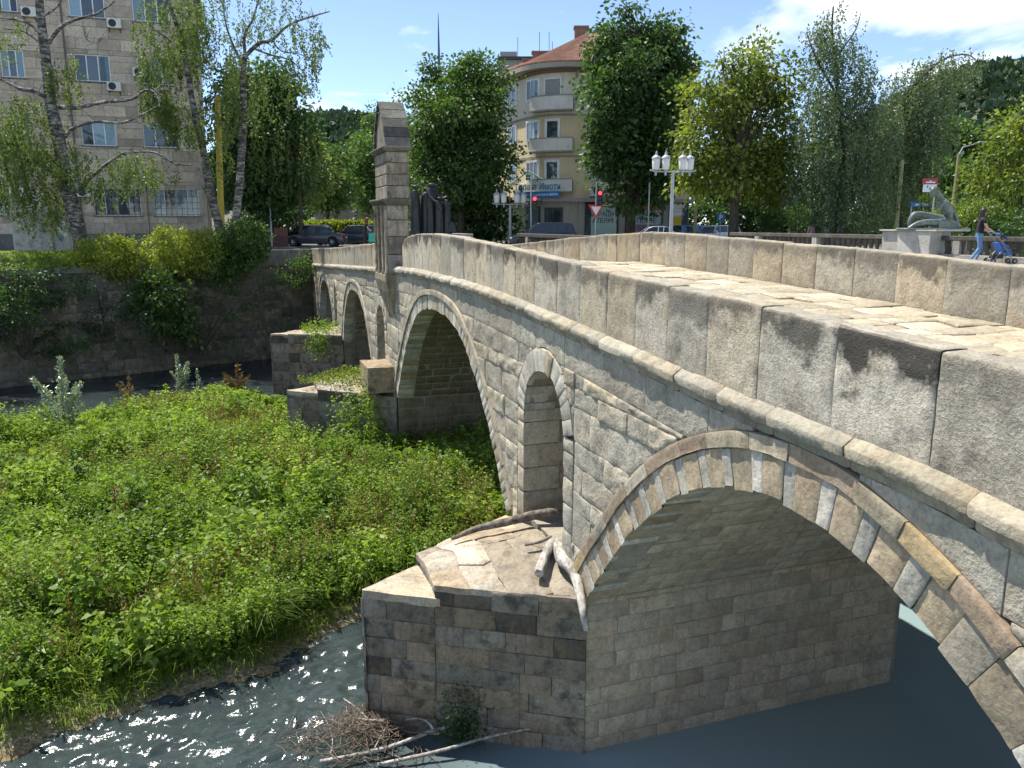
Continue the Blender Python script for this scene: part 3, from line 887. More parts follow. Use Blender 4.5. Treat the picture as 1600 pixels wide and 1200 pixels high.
    # the stone of the tip, one course lower
    pr = A + (T - A) * split * 0.96; pl = B + (T - B) * split * 0.96
    P = np.zeros((6, 5, 3)); N = np.zeros_like(P); N[..., 2] = 1
    for x_, a_ in enumerate(np.linspace(0, 1, 6)):
        for y_, b_ in enumerate(np.linspace(0, 1, 5)):
            r0 = pr + (T - pr) * a_ * 0.97; l0 = pl + (T - pl) * a_ * 0.97
            q = r0 + (l0 - r0) * b_
            P[x_, y_] = (q[0], q[1], ztop - tipdrop + 0.08 + 0.02 * vnoise(np.array([q[0] * 3, q[1] * 3, 8.0])))
    me = grid_mesh('pier_top_stone', P, N, 0.16, 0.03, 3, 0.012, 0.04, 7, 3)
    link('pier_top_stone', me, M_capst, bridge, (1.1, 1.05, 0.98), 0.9)
cutwater(5.84, 9.72, (7.75, -3.15), -5.60, 0.42, -9.0, 0.66, 0.30, 10, 0.8, M_pier, 'cutwater_core')
cutwater(21.0, 25.8, (24.0, -3.3), -5.55, 0.25, -9.0, 0.7, 0.22, 9, 0.75, M_pier, 'cutwater_core')
cutwater(34.4, 38.0, (36.2, -3.3), -5.25, 0.2, -9.0, 0.75, 0.1, 8, 0.8, M_pier, 'cutwater_core')
# the big loose block on the middle cutwater
me = None
def rough_block(name, w0, w1, s0, s1, z0, z1, mat, color, parent=bridge, seed=0, amp=0.06):
    bm = bmesh.new(); bmesh.ops.create_cube(bm, size=1)
    bmesh.ops.subdivide_edges(bm, edges=bm.edges[:], cuts=5, use_grid_fill=True)
    for v in bm.verts:
        v.co = Vector((w0 + (v.co.x + .5) * (w1 - w0), s0 + (v.co.y + .5) * (s1 - s0), z0 + (v.co.z + .5) * (z1 - z0)))
    c = Vector(((w0 + w1) / 2, (s0 + s1) / 2, (z0 + z1) / 2))
    for v in bm.verts:
        d = fbm(np.array(v.co) * 2.5 + seed, 3)
        v.co += (v.co - c).normalized() * float(d) * amp
    me = bpy.data.meshes.new(name); bm.to_mesh(me); bm.free()
    return link(name, me, mat, parent, color, 0.7)
rough_block('pier_block', -0.9, 0.05, 21.0, 22.6, -5.4, -4.55, M_pier, (1.25, 1.15, 1.0), seed=3)

# ---- the pillar that stands on the face above the second pier
def pillar():
    root = 0
    s0, s1, w0, w1 = 20.25, 22.45, -0.22, 0.50
    sm = (s0 + s1) / 2
    # corbel below the parapet, tapering into the wall
    def loft(name, secs, mat, col=(1, 1, 1), smooth=0.7):
        V = []; F = []
        for (a, b, c, d, z) in secs: V += [(a, c, z), (b, c, z), (b, d, z), (a, d, z)]
        for i in range(len(secs) - 1):
            for k in range(4): F.append((i * 4 + k, i * 4 + (k + 1) % 4, i * 4 + 4 + (k + 1) % 4, i * 4 + 4 + k))
        F.append((3, 2, 1, 0)); n = (len(secs) - 1) * 4; F.append((n, n + 1, n + 2, n + 3))
        me = bpy.data.meshes.new(name); me.from_pydata(V, [], F); me.update()
        o = link(name, me, mat, bridge, col); bevel(o, 0.025, 2); return o
    cs = 20.2
    loft('pillar_corbel', [(0.0, 0.3, 20.9, 21.8, -3.0), (-0.12, 0.3, 20.6, 22.1, -2.55), (-0.26, 0.3, 20.42, 22.28, -2.1), (-0.34, 0.3, 20.35, 22.35, -1.75), (-0.34, 0.3, 20.35, 22.35, -1.55)], M_pillar, (1.0, .95, .85))
    # shaft built of courses, joints recessed
    z = -1.55; i = 0
    hs = [0.62, 0.55, 0.5, 0.45]
    for h in hs:
        loft('pillar_stone', [(-0.24, 0.42, s0 + .1, sm - 0.28, z + .006), (-0.24, 0.42, s0 + .1, sm - 0.28, z + h - .006)], M_pillar, random.choice([(1, 1, 1), (1.1, 1.05, 1), (.9, .88, .84)]))
        loft('pillar_stone', [(-0.24, 0.42, sm + 0.28, s1 - .1, z + .006), (-0.24, 0.42, sm + 0.28, s1 - .1, z + h - .006)], M_pillar, random.choice([(1, 1, 1), (1.1, 1.05, 1), (.9, .88, .84)]))
        loft('niche_back', [(-0.10, 0.42, sm - .28, sm + .28, z), (-0.10, 0.42, sm - .28, sm + .28, z + h)], M_pillar, (.7, .68, .64))
        z += h
    # round colonnettes beside the niche
    for ss in (s0 + .18, sm - .36, sm + .36, s1 - .18):
        mb = MB(); mb.lathe([(0.085, 0), (0.085, 0.08), (0.06, 0.12), (0.06, z + 1.55 - .14), (0.09, z + 1.55 - .05), (0.09, z + 1.55)], (-0.27, ss, -1.55), 10)
        mb.build('colonnette', M_pillar, bridge, (1.05, 1, .92), 0.7)
    # niche head: pointed arch
    # ledge
    loft('pillar_ledge', [(-0.26, 0.45, s0 + .05, s1 - .05, z), (-0.42, 0.50, s0 - .02, s1 + .12, z + .12), (-0.42, 0.50, s0 - .02, s1 + .12, z + .19)], M_pillroof, (1.3, 1.25, 1.15))
    z += .19
    # upper stage
    zs = [z, z + .38, z + .72, z + 1.06, z + 1.38]
    for a, b in zip(zs[:-1], zs[1:]):
        cut = random.choice([0.35, 0.5, 0.62])
        e = s0 + .06 + (s1 - s0 - .12) * cut
        loft('pillar_stone', [(-0.22, 0.47, s0 + .06, e - .005, a + .005), (-0.22, 0.47, s0 + .06, e - .005, b - .005)], M_pillar, random.choice([(1, 1, 1), (1.12, 1.08, 1.02), (.85, .84, .8)]))
        loft('pillar_stone', [(-0.22, 0.47, e + .005, s1 - .06, a + .005), (-0.22, 0.47, e + .005, s1 - .06, b - .005)], M_pillar, random.choice([(1, 1, 1), (1.12, 1.08, 1.02), (.85, .84, .8)]))
    z = zs[-1]
    loft('pillar_ledge', [(-0.24, 0.49, s0 + .03, s1 - .03, z), (-0.36, 0.56, s0 - .10, s1 + .10, z + .10), (-0.36, 0.56, s0 - .10, s1 + .10, z + .15)], M_pillroof, (1.3, 1.25, 1.15))
    z += .15
    # steep gabled head, ridge running across the bridge
    H = 1.42
    def gab(name, wa, wb, sa, sb, h, mat, colr, zz):
        m_ = (sa + sb) / 2
        prof = [(sa, zz), (sb, zz), (sb - .16, zz + h * .35), (sb - .50, zz + h * .70), (m_ + .18, zz + h * .9), (m_, zz + h), (m_ - .18, zz + h * .9), (sa + .50, zz + h * .70), (sa + .16, zz + h * .35)]
        mb = MB(); mb.prism(prof, wa, wb, lambda u, v, d: (d, u, v))
        o = mb.build(name, mat, bridge, colr); bevel(o, 0.02, 1); return o
    gab('pillar_gable', -0.18, 0.48, s0 + .14, s1 - .14, H - .12, M_pillar, (.8, .78, .74), z)
    # roof slabs, courses on each side
    k = 4
    prof = [(0.02, 0.0), (0.08, .3), (.27, .62), (.72, .86), (1.02, 1.0)]
    fs = interp([(0.0, 0.02), (.35, .20), (.7, .56), (.9, .88), (1.0, 1.07)])
    for side in (0, 1):
        for q in range(5):
            a, b = q / 5, (q + 1) / 5
            V = []
            for v in (a + .004, b - .004):
                off = float(fs(v)); o2 = off + 0.10 if v < .95 else off + .02
                sA = (s0 + off) if side == 0 else (s1 - off); sB = (s0 + o2) if side == 0 else (s1 - o2)
                V += [(-0.25, sA, z + v * H), (0.53, sA, z + v * H), (0.53, sB, z + v * H - .02), (-0.25, sB, z + v * H - .02)]
            mb = MB(); mb.add(V, [(0, 1, 5, 4), (1, 2, 6, 5), (2, 3, 7, 6), (3, 0, 4, 7), (4, 5, 6, 7), (3, 2, 1, 0)])
            o = mb.build('pillar_roof_slab', M_pillroof, bridge, random.choice([(1, 1, 1), (1.2, 1.2, 1.15), (.85, .85, .85)])); bevel(o, .012, 1)
pillar()
# ================================================================== river, banks, street
WATER = -8.25 + CAMZ
def water_mat():
    m, nt, b = nodes('river_water'); L = nt.links.new
    out = nt.nodes['Material Output']
    tc = nn(nt, 'ShaderNodeTexCoord')
    mpn = nn(nt, 'ShaderNodeMapping'); L(tc.outputs['Object'], mpn.inputs[0]); mpn.inputs['Rotation'].default_value = (0, 0, R(-35)); mpn.inputs['Scale'].default_value = (1.0, 2.2, 1)
    n1 = noise(nt, mpn.outputs[0], 1.1, 3, 0.5, 0.4); n2 = noise(nt, mpn.outputs[0], 4.2, 3, 0.5, 0.3); n3 = noise(nt, tc.outputs['Object'], 26, 3, 0.5)
    bp = nn(nt, 'ShaderNodeBump'); bp.inputs['Strength'].default_value = 1.0; bp.inputs['Distance'].default_value = 0.03
    add = nn(nt, 'ShaderNodeMath', operation='MULTIPLY_ADD'); L(n2, add.inputs[0]); add.inputs[1].default_value = 0.35; L(n1, add.inputs[2])
    add2 = nn(nt, 'ShaderNodeMath', operation='MULTIPLY_ADD'); L(n3, add2.inputs[0]); add2.inputs[1].default_value = 0.22; L(add.outputs[0], add2.inputs[2])
    # the stream runs quick on its open side and lies calm under the near arch
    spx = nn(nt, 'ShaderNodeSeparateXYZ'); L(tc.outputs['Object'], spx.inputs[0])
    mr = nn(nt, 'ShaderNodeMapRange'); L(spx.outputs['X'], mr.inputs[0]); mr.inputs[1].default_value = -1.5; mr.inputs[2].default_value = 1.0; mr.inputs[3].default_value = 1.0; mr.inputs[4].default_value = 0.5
    L(mr.outputs[0], bp.inputs['Strength']); L(add2.outputs[0], bp.inputs['Height'])
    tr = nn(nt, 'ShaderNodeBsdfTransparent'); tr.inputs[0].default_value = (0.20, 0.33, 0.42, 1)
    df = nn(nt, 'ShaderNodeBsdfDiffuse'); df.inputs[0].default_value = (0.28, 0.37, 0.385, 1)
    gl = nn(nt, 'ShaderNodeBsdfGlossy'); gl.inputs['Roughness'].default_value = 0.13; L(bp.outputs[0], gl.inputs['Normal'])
    mu = nn(nt, 'ShaderNodeMapRange'); L(spx.outputs['X'], mu.inputs[0]); mu.inputs[1].default_value = -2.5; mu.inputs[2].default_value = 1.5; mu.inputs[3].default_value = 0.10; mu.inputs[4].default_value = 0.85  # paler water under the shaded arch: haze brightness painted into its colour
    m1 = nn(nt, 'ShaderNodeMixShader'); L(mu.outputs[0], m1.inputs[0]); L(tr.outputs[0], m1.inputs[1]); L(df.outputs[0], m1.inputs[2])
    fr = nn(nt, 'ShaderNodeFresnel'); fr.inputs['IOR'].default_value = 1.40; L(bp.outputs[0], fr.inputs['Normal'])
    m2 = nn(nt, 'ShaderNodeMixShader'); L(fr.outputs[0], m2.inputs[0]); L(m1.outputs[0], m2.inputs[1]); L(gl.outputs[0], m2.inputs[2])
    L(m2.outputs[0], out.inputs['Surface'])
    return m
# real ripples where the stream runs quick: the near channel and the far one
wx = np.concatenate([np.arange(-90, -28, 4.0), np.arange(-28, -13, .22), np.arange(-13, 0, .05), np.arange(0, 60, 2.0)])
wy = np.concatenate([np.arange(-30, 7.5, 2.5), np.arange(7.5, 19, .05), np.arange(19, 30, 1.0), np.arange(30, 46, .22), np.arange(46, 76, 4.0)])
WX, WY = np.meshgrid(wx, wy, indexing='ij')
ca, sa = math.cos(R(35)), math.sin(R(35))
fu, fv = WX * ca + WY * sa, -WX * sa + WY * ca
def q3(a, b, c): return np.stack([a, b, np.full(a.shape, c)], -1)
chop = smooth01((-.6 - WX) / 2.0) * smooth01((19.5 - WY) / 1.5) * smooth01((WY - 7) / 2) + .9 * smooth01((WY - 30) / 2) * smooth01((-11 - WX) / 3)
chop = chop * np.clip(.75 + .8 * fbm(q3(WX * .45, WY * .45, 3.3), 2), .15, 1.4)
wz = .052 * fbm(q3(fu * 1.7, fv * 3.0, 0.0), 2) + .050 * fbm(q3(fu * 5.5 + 5, fv * 8.5, 7.0), 1)
WZ = wz * chop
idw = np.arange(WX.size).reshape(WX.shape)
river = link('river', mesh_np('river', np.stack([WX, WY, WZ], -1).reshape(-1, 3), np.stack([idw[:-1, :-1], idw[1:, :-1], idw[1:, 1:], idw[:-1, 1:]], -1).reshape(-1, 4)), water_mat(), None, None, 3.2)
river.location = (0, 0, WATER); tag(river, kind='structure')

# river bed and the overgrown island
ISL = np.array([(-30, -8), (-13.0, 4.0), (-8.0, 11.1), (-7.0, 12.1), (-5.8, 13.0), (-4.6, 13.9), (-4.1, 14.8), (-3.3, 15.6), (-1.6, 16.2), (0.5, 16.6), (4, 16.5), (7, 18.5), (7, 24), (0, 27.5), (-4.2, 28.5), (-7.5, 31), (-8.5, 33.5), (-10, 35.8), (-12.0, 37.2), (-15.2, 35.2), (-17.6, 32.6), (-20, 30.0), (-24, 26), (-32, 19), (-44, 5)])
def poly_sd(P, poly):
    """signed distance, positive inside"""
    x, y = P[..., 0], P[..., 1]
    d = np.full(x.shape, 1e9); ins = np.zeros(x.shape, bool)
    n = len(poly)
    for i in range(n):
        a = poly[i]; b = poly[(i + 1) % n]
        e = b - a; t = np.clip(((x - a[0]) * e[0] + (y - a[1]) * e[1]) / (e @ e), 0, 1)
        d = np.minimum(d, np.hypot(x - a[0] - t * e[0], y - a[1] - t * e[1]))
        c = ((a[1] > y) != (b[1] > y)) & (x < (b[0] - a[0]) * (y - a[1]) / (b[1] - a[1] + 1e-12) + a[0])
        ins ^= c
    return np.where(ins, d, -d)
def isl_h(P):
    """height of bed / island above the water"""
    sd = poly_sd(P, ISL) + 0.45 * fbm(np.stack([P[..., 0] * .9, P[..., 1] * .9, np.zeros(P.shape[:-1])], -1), 3)
    up = np.clip(sd, 0, 3) * 0.13 + 0.16 * smooth01(sd / 0.6)
    n = fbm(np.stack([P[..., 0] * .35, P[..., 1] * .35, np.full(P.shape[:-1], 3.0)], -1), 3)
    return np.where(sd > 0, 0.0 + up + 0.18 * n * smooth01(sd / 2), np.maximum(-0.42, sd * 0.30 - 0.02))
xs = np.concatenate([np.arange(-60, -26, 1.5), np.arange(-26, 9, 0.35), np.arange(9, 34, 1.5)]); ys = np.concatenate([np.arange(-12, 8, 1.2), np.arange(8, 46, 0.35), np.arange(46, 66, 1.5)])
GX, GY = np.meshgrid(xs, ys, indexing='ij'); GP = np.stack([GX, GY], -1)
GH = isl_h(GP)
V = np.stack([GX, GY, GH], -1).reshape(-1, 3)
idx = np.arange(V.shape[0]).reshape(GX.shape)
Fq = np.stack([idx[:-1, :-1], idx[1:, :-1], idx[1:, 1:], idx[:-1, 1:]], -1).reshape(-1, 4)
m, nt, b = nodes('river_bed'); L = nt.links.new
tc = nn(nt, 'ShaderNodeTexCoord'); sp = nn(nt, 'ShaderNodeSeparateXYZ'); L(tc.outputs['Object'], sp.inputs[0])
c_bed = ramp(nt, noise(nt, tc.outputs['Object'], 2.2, 8, 0.7), [(0.3, (0.10, 0.055, 0.02)), (0.5, (0.24, 0.15, 0.06)), (0.7, (0.34, 0.24, 0.11))])
c_soil = ramp(nt, noise(nt, tc.outputs['Object'], 3.0, 6), [(0.35, (0.045, 0.035, 0.022)), (0.65, (0.09, 0.075, 0.04))])
c_straw = ramp(nt, noise(nt, tc.outputs['Object'], 14.0, 6), [(0.35, (0.10, 0.08, 0.04)), (0.65, (0.34, 0.29, 0.17))])
mr1 = nn(nt, 'ShaderNodeMapRange'); L(sp.outputs['Z'], mr1.inputs[0]); mr1.inputs[1].default_value = 0.20; mr1.inputs[2].default_value = 0.30
mr2 = nn(nt, 'ShaderNodeMapRange'); L(sp.outputs['Z'], mr2.inputs[0]); mr2.inputs[1].default_value = -0.08; mr2.inputs[2].default_value = 0.02
cc = mixc(nt, mr1.outputs[0], c_straw, c_soil); cc = mixc(nt, mr2.outputs[0], c_bed, cc)
L(cc, b.inputs['Base Color']); b.inputs['Roughness'].default_value = 0.95
bump(nt, b, noise(nt, tc.outputs['Object'], 9, 6), 0.8, 0.06)
bed = link('river_bed', mesh_np('river_bed', V, Fq), m, None, None, 3.2); bed.location = (0, 0, WATER); tag(bed, kind='structure')

# far bank line and the street level ground behind it
BANK = [(-78, -2.0), (-26.46, 40.5), (-15.42, 49.5), (-12.6, 51.9), (4, 49.0), (30, 44.0), (90, 40.0)]
def asphalt(name, c0, c1, scale=3.0):
    m, nt, b = nodes(name); tc = nn(nt, 'ShaderNodeTexCoord')
    c = ramp(nt, noise(nt, tc.outputs['Object'], 0.35, 8, 0.65), [(0.3, c0), (0.7, c1)])
    c = mixc(nt, 0.5, c, ramp(nt, noise(nt, tc.outputs['Object'], 40, 4, 0.7), [(0.3, 0.45), (0.7, 1.0)]), 'MULTIPLY')
    nt.links.new(c, b.inputs['Base Color']); b.inputs['Roughness'].default_value = 0.85
    bump(nt, b, noise(nt, tc.outputs['Object'], 60, 3), 0.4, 0.01)
    return m
M_asph = asphalt('asphalt', (0.14, 0.135, 0.13), (0.22, 0.215, 0.205)); M_pave = asphalt('pavement', (0.30, 0.285, 0.255), (0.42, 0.40, 0.36))
def sheet(name, poly, z, mat, kind='structure', parent=None):
    me = bpy.data.meshes.new(name); me.from_pydata([(x, y, z) for x, y in poly], [], [tuple(range(len(poly)))]); me.update()
    o = link(name, me, mat, parent)
    if kind: tag(o, kind=kind)
    return o
GMAT = asphalt('park_ground', (0.10, 0.11, 0.06), (0.17, 0.16, 0.10))
sheet('ground', [(-80, .5), (-28.5, 43.0), (-21.0, 49.1), (-18.8, 46.75)] + BANK[2:] + [(700, 60), (900, 1400), (-900, 1400), (-700, -10)], -0.004, GMAT)
sheet('road', [(-30.5, 62.0), (-14.5, 52.8), (-11.5, 53.0), (20, 49.5), (60, 47), (60, 62), (-4, 62.5), (-14, 140), (-26, 140), (-20, 63.5), (-40, 66.0)], 0.004, M_asph)

# retaining wall of the far bank
M_bankw = stone_mat('bank_wall_stone', (0.19, 0.17, 0.135), (0.11, 0.10, 0.08), (0.28, 0.25, 0.205), stain_amt=0.6, bump_s=0.8, fine=10, coarse=2.5, streak=0.4, moss=0.7)
M_conc = stone_mat('bank_concrete', (0.26, 0.25, 0.22), (0.18, 0.17, 0.15), (0.33, 0.32, 0.28), stain_amt=0.4, bump_s=0.4, fine=12, coarse=2, streak=0.5, use_color=False)
bank = empty('retaining_wall', (-26.46, 40.5, WATER), 0, 'tall mossy stone retaining wall along the far river bank', 'wall')
def bank_wall():
    ob = np.array([-26.46, 40.5])
    for (p, q, n) in ((BANK[0], BANK[1], 0), (BANK[1], BANK[2], 1), (BANK[2], BANK[3], 2), (BANK[3], BANK[4], 3), (BANK[4], BANK[5], 3), (BANK[5], BANK[6], 3)):
        p = np.array(p, float); q = np.array(q, float)
        d = q - p; Ln = np.linalg.norm(d); dn = d / Ln; nr = np.array([dn[1], -dn[0]])
        ht = 5.85 if n < 2 else 6.55 if n == 2 else 6.6
        # backing
        mb = MB()
        a = p - ob - dn * .35; b_ = q - ob + dn * .35
        batter = 0.35
        o_ = nr * 0.02
        mb.add([(a[0] + nr[0] * batter, a[1] + nr[1] * batter, -0.8), (b_[0] + nr[0] * batter, b_[1] + nr[1] * batter, -0.8), (b_[0], b_[1], ht), (a[0], a[1], ht), (a[0] - nr[0] * .5, a[1] - nr[1] * .5, ht), (b_[0] - nr[0] * .5, b_[1] - nr[1] * .5, ht)], [(0, 1, 2, 3), (3, 2, 5, 4)])
        mb.build('backing', M_bankw if n < 3 else M_conc, bank)
        a = p - ob; b_ = q - ob
        if n == 3 or n == 0: continue
        z = -0.3; k = 0
        while z < ht - 0.7:
            h = random.uniform(0.42, 0.62); x = 0 if n == 2 else random.uniform(-.3, 0)
            while x < Ln:
                L_ = random.uniform(0.7, 1.5); e = min(x + L_, Ln)
                if e - max(x, 0) > 0.15:
                    P = np.zeros((5, 4, 3)); N = np.zeros_like(P); N[..., 0] = nr[0]; N[..., 1] = nr[1]
                    xx = max(x, 0) + .012 + (e - max(x, 0) - .024) * np.array([0, .06, .5, .94, 1]); zz = z + .012 + (h - .024) * np.array([0, .1, .9, 1])
                    bt = batter * (1 - (zz + .8) / (ht + .8)) + 0.035 + random.uniform(-.015, .02)
                    P[..., 0] = (a[0] + dn[0] * xx)[:, None] + nr[0] * bt[None, :]; P[..., 1] = (a[1] + dn[1] * xx)[:, None] + nr[1] * bt[None, :]; P[..., 2] = zz[None, :]
                    link('wall_stone', grid_mesh('wall_stone', P, N, .06, .04, 3, .02, .06, x + z * 3, 2), M_bankw, bank, random.choice([(1, 1, 1), (1.2, 1.15, 1.05), (.8, .8, .8), (1.4, 1.3, 1.15)]), 0.9)
                x = e
            z += h; k += 1
        # coping
        mb = MB()
        cz0, cz1 = ht - 0.05, ht + (0.10 if n < 2 else 0.12)
        V = []
        for (pp) in (a, b_):
            for (off, zz) in ((0.10, cz0 - .12), (0.10, cz1), (-0.5, cz1), (-0.5, cz0 - .12)): V.append((pp[0] + nr[0] * off, pp[1] + nr[1] * off, zz))
        mb.add(V, [(0, 4, 5, 1), (1, 5, 6, 2), (2, 6, 7, 3), (0, 1, 2, 3), (7, 6, 5, 4)])
        mb.build('coping', M_conc, bank)
bank_wall()
# the concrete parapet wall where the street meets the bridge
mb = MB()
pA, pB = np.array((-18.8, 46.75)), np.array((-13.1, 51.4))
dn = (pB - pA) / np.linalg.norm(pB - pA); nr = np.array([dn[1], -dn[0]])
mb.add([(*(pA + nr * .12), -0.9), (*(pB + nr * .12), -0.9), (*(pB + nr * .12), .02), (*(pA + nr * .12), .02), (*(pA - nr * .3), .02), (*(pB - nr * .3), .02), (*(pA - nr * .3), -.9), (*(pB - nr * .3), -.9)], [(0, 1, 2, 3), (3, 2, 5, 4), (1, 7, 5, 2), (6, 0, 3, 4)])
lw = mb.build('concrete_wall', M_conc); tag(lw, 'low grey concrete wall at street edge left of the bridge end', 'wall')

# grassy slope between the wall and the office block
M_turf = asphalt('turf', (0.05, 0.065, 0.02), (0.10, 0.10, 0.035))
me = bpy.data.meshes.new('grass_bank')
me.from_pydata([(-78, -2, -.8), (-26.46, 40.5, -.8), (-18.8, 46.75, -.75), (-80, .5, 0), (-28.5, 43.0, 0.0), (-21.0, 49.1, 0.0), (-18.8, 46.75, 0)], [], [(0, 1, 4, 3), (1, 2, 5, 4), (2, 6, 5)]); me.update()
tag(link('grass_bank', me, M_turf), kind='structure')
# ================================================================== buildings
def glass_mat(name, tint=(0.03, 0.04, 0.05), rough=0.04):
    m, nt, b = nodes(name); tc = nn(nt, 'ShaderNodeTexCoord'); oi = nn(nt, 'ShaderNodeObjectInfo')
    b.inputs['Roughness'].default_value = rough; b.inputs['Specular IOR Level'].default_value = 0.9
    c = mixc(nt, oi.outputs['Random'], tint, tuple(min(1, t * 2.6 + 0.03) for t in tint))
    nt.links.new(c, b.inputs['Base Color'])
    bump(nt, b, noise(nt, tc.outputs['Object'], 0.8, 2), 0.08, 0.05)
    MATS[name] = m; return m
M_glass = glass_mat('window_glass'); M_glassb = glass_mat('window_glass_pale', (0.10, 0.15, 0.18))
M_white = plain('white_frame', (0.78, 0.79, 0.78), 0.4)
M_curtain = plain('curtain', (0.50, 0.50, 0.47), 0.9)

def clad_mat():
    """sawn stone cladding, uneven tone"""
    return stone_mat('cladding_stone', (0.64, 0.545, 0.44), (0.55, 0.465, 0.37), (0.72, 0.63, 0.52), stain=(0.32, 0.27, 0.22), stain_amt=0.35, bump_s=0.25, fine=8, coarse=1.5, streak=0.35)
M_clad = clad_mat()
M_plinth = stone_mat('plinth_stone', (0.20, 0.195, 0.18), (0.15, 0.145, 0.135), (0.26, 0.25, 0.235), stain_amt=0.3, bump_s=0.3, fine=9, coarse=2)
M_dark = plain('dark_metal', (0.035, 0.035, 0.038), 0.5, var=0.2)
M_ac = plain('ac_casing', (0.68, 0.68, 0.64), 0.5)
M_pipe = plain('downpipe_paint', (0.12, 0.11, 0.10), 0.6)

def ac_unit(label, org, U, N, parent_none=None):
    """air conditioner box with round fan grille; U along the wall, N out of it"""
    r = empty('air_conditioner', org, 0, label, 'air conditioner', 'air conditioners on the facades')
    U = Vector(U); N = Vector(N); Z = Vector((0, 0, 1))
    M = Matrix((( U.x, N.x, 0, 0), (U.y, N.y, 0, 0), (0, 0, 1, 0), (0, 0, 0, 1)))
    mb = MB(); mb.box(-.42, .42, .06, .36, 0, .58, M); bevel(mb.build('casing', M_ac, r), .02, 2)
    mb = MB()
    C = M @ Vector((-.10, .368, .29))
    pts = []
    for rr in (.23, .17, .11, .05):
        ring = [C + (U * math.cos(t) + Z * math.sin(t)) * rr for t in np.linspace(0, 2 * math.pi, 17)]
        mb.tube(ring, .008, 4, False)
    mb.build('grille', M_dark, r)
    mb = MB(); V = [C - N * .006 + (U * math.cos(t) + Z * math.sin(t)) * .24 for t in np.linspace(0, 2 * math.pi, 17)[:-1]]
    mb.add(V, [tuple(range(16))]); mb.build('fan_opening', M_dark, r)
    mb = MB(); mb.box(-.36, -.31, 0, .40, -.05, 0, M); mb.box(.31, .36, 0, .40, -.05, 0, M); mb.box(-.36, -.31, 0, .03, -.25, 0, M); mb.box(.31, .36, 0, .03, -.25, 0, M)
    mb.build('bracket', M_dark, r)
    return r

class Wall:
    """a flat wall: origin, direction along, outward normal; coordinates (u along, v up, d outwards)"""
    def __init__(s, org, U, N, root): s.o = Vector(org); s.U = Vector(U).normalized(); s.N = Vector(N).normalized(); s.root = root
    def p(s, u, v, d): return s.o + s.U * u + s.N * d + Vector((0, 0, v))
    def box(s, mb, u0, u1, v0, v1, d0, d1):
        P = s.p
        V = [P(u0, v0, d0), P(u1, v0, d0), P(u1, v0, d1), P(u0, v0, d1), P(u0, v1, d0), P(u1, v1, d0), P(u1, v1, d1), P(u0, v1, d1)]
        mb.add(V, [(0, 3, 2, 1), (4, 5, 6, 7), (0, 1, 5, 4), (1, 2, 6, 5), (2, 3, 7, 6), (3, 0, 4, 7)])
    def part(s, name, mat, boxes, parent=None, color=None, bev=0):
        mb = MB()
        for b_ in boxes: s.box(mb, *b_)
        o = mb.build(name, mat, parent or s.root, color)
        if bev: bevel(o, bev, 1)
        return o
    def window(s, u0, u1, v0, v1, mull=(0.5,), fr=0.07, glass=None, sill=True, depth=0.16, rail=None, frame_mat=None, grid=None):
        w = s.part('window', frame_mat or M_white, [(u0, u0 + fr, v0, v1, -depth, -depth + .06), (u1 - fr, u1, v0, v1, -depth, -depth + .06), (u0 + fr, u1 - fr, v0, v0 + fr, -depth, -depth + .06), (u0 + fr, u1 - fr, v1 - fr, v1, -depth, -depth + .06)]
               + [(u0 + (u1 - u0) * m_ - fr * .5, u0 + (u1 - u0) * m_ + fr * .5, v0 + fr, v1 - fr, -depth + .003, -depth + .064) for m_ in mull]
               + ([(u0 + fr, u1 - fr, v0 + (v1 - v0) * rail - .03, v0 + (v1 - v0) * rail + .03, -depth + .006, -depth + .061)] if rail else []))
        edges = [0.0] + list(mull) + [1.0]
        for a, b_ in zip(edges[:-1], edges[1:]):
            s.part('pane', glass or random.choice([M_glass, M_glass, M_glassb]), [(u0 + (u1 - u0) * a + fr * .4, u0 + (u1 - u0) * b_ - fr * .4, v0 + fr * .5, v1 - fr * .5, -depth + .01, -depth + .03)], w)
        if sill: s.part('sill', M_plinth, [(u0 - .06, u1 + .06, v0 - .07, v0 - .003, -depth, .07)], w)
        if grid:      # iron bars in front
            bx = [(u0 + (u1 - u0) * t - .01, u0 + (u1 - u0) * t + .01, v0, v1, -.05, -.03) for t in np.linspace(0.04, .96, grid[0])] + [(u0, u1, v0 + (v1 - v0) * t - .01, v0 + (v1 - v0) * t + .01, -.028, -.01) for t in np.linspace(0.05, .95, grid[1])]
            s.part('bars', M_dark, bx, w)
        return w

def solve_plane(px, py, org, U):
    """u, z on a vertical wall through org along U for a photograph pixel"""
    r = ray(px, py)
    a = np.array([[r[0], -U[0]], [r[1], -U[1]]]); k, u = np.linalg.solve(a, np.array([org[0], org[1]]))
    return u, k * r[2] + CAMZ

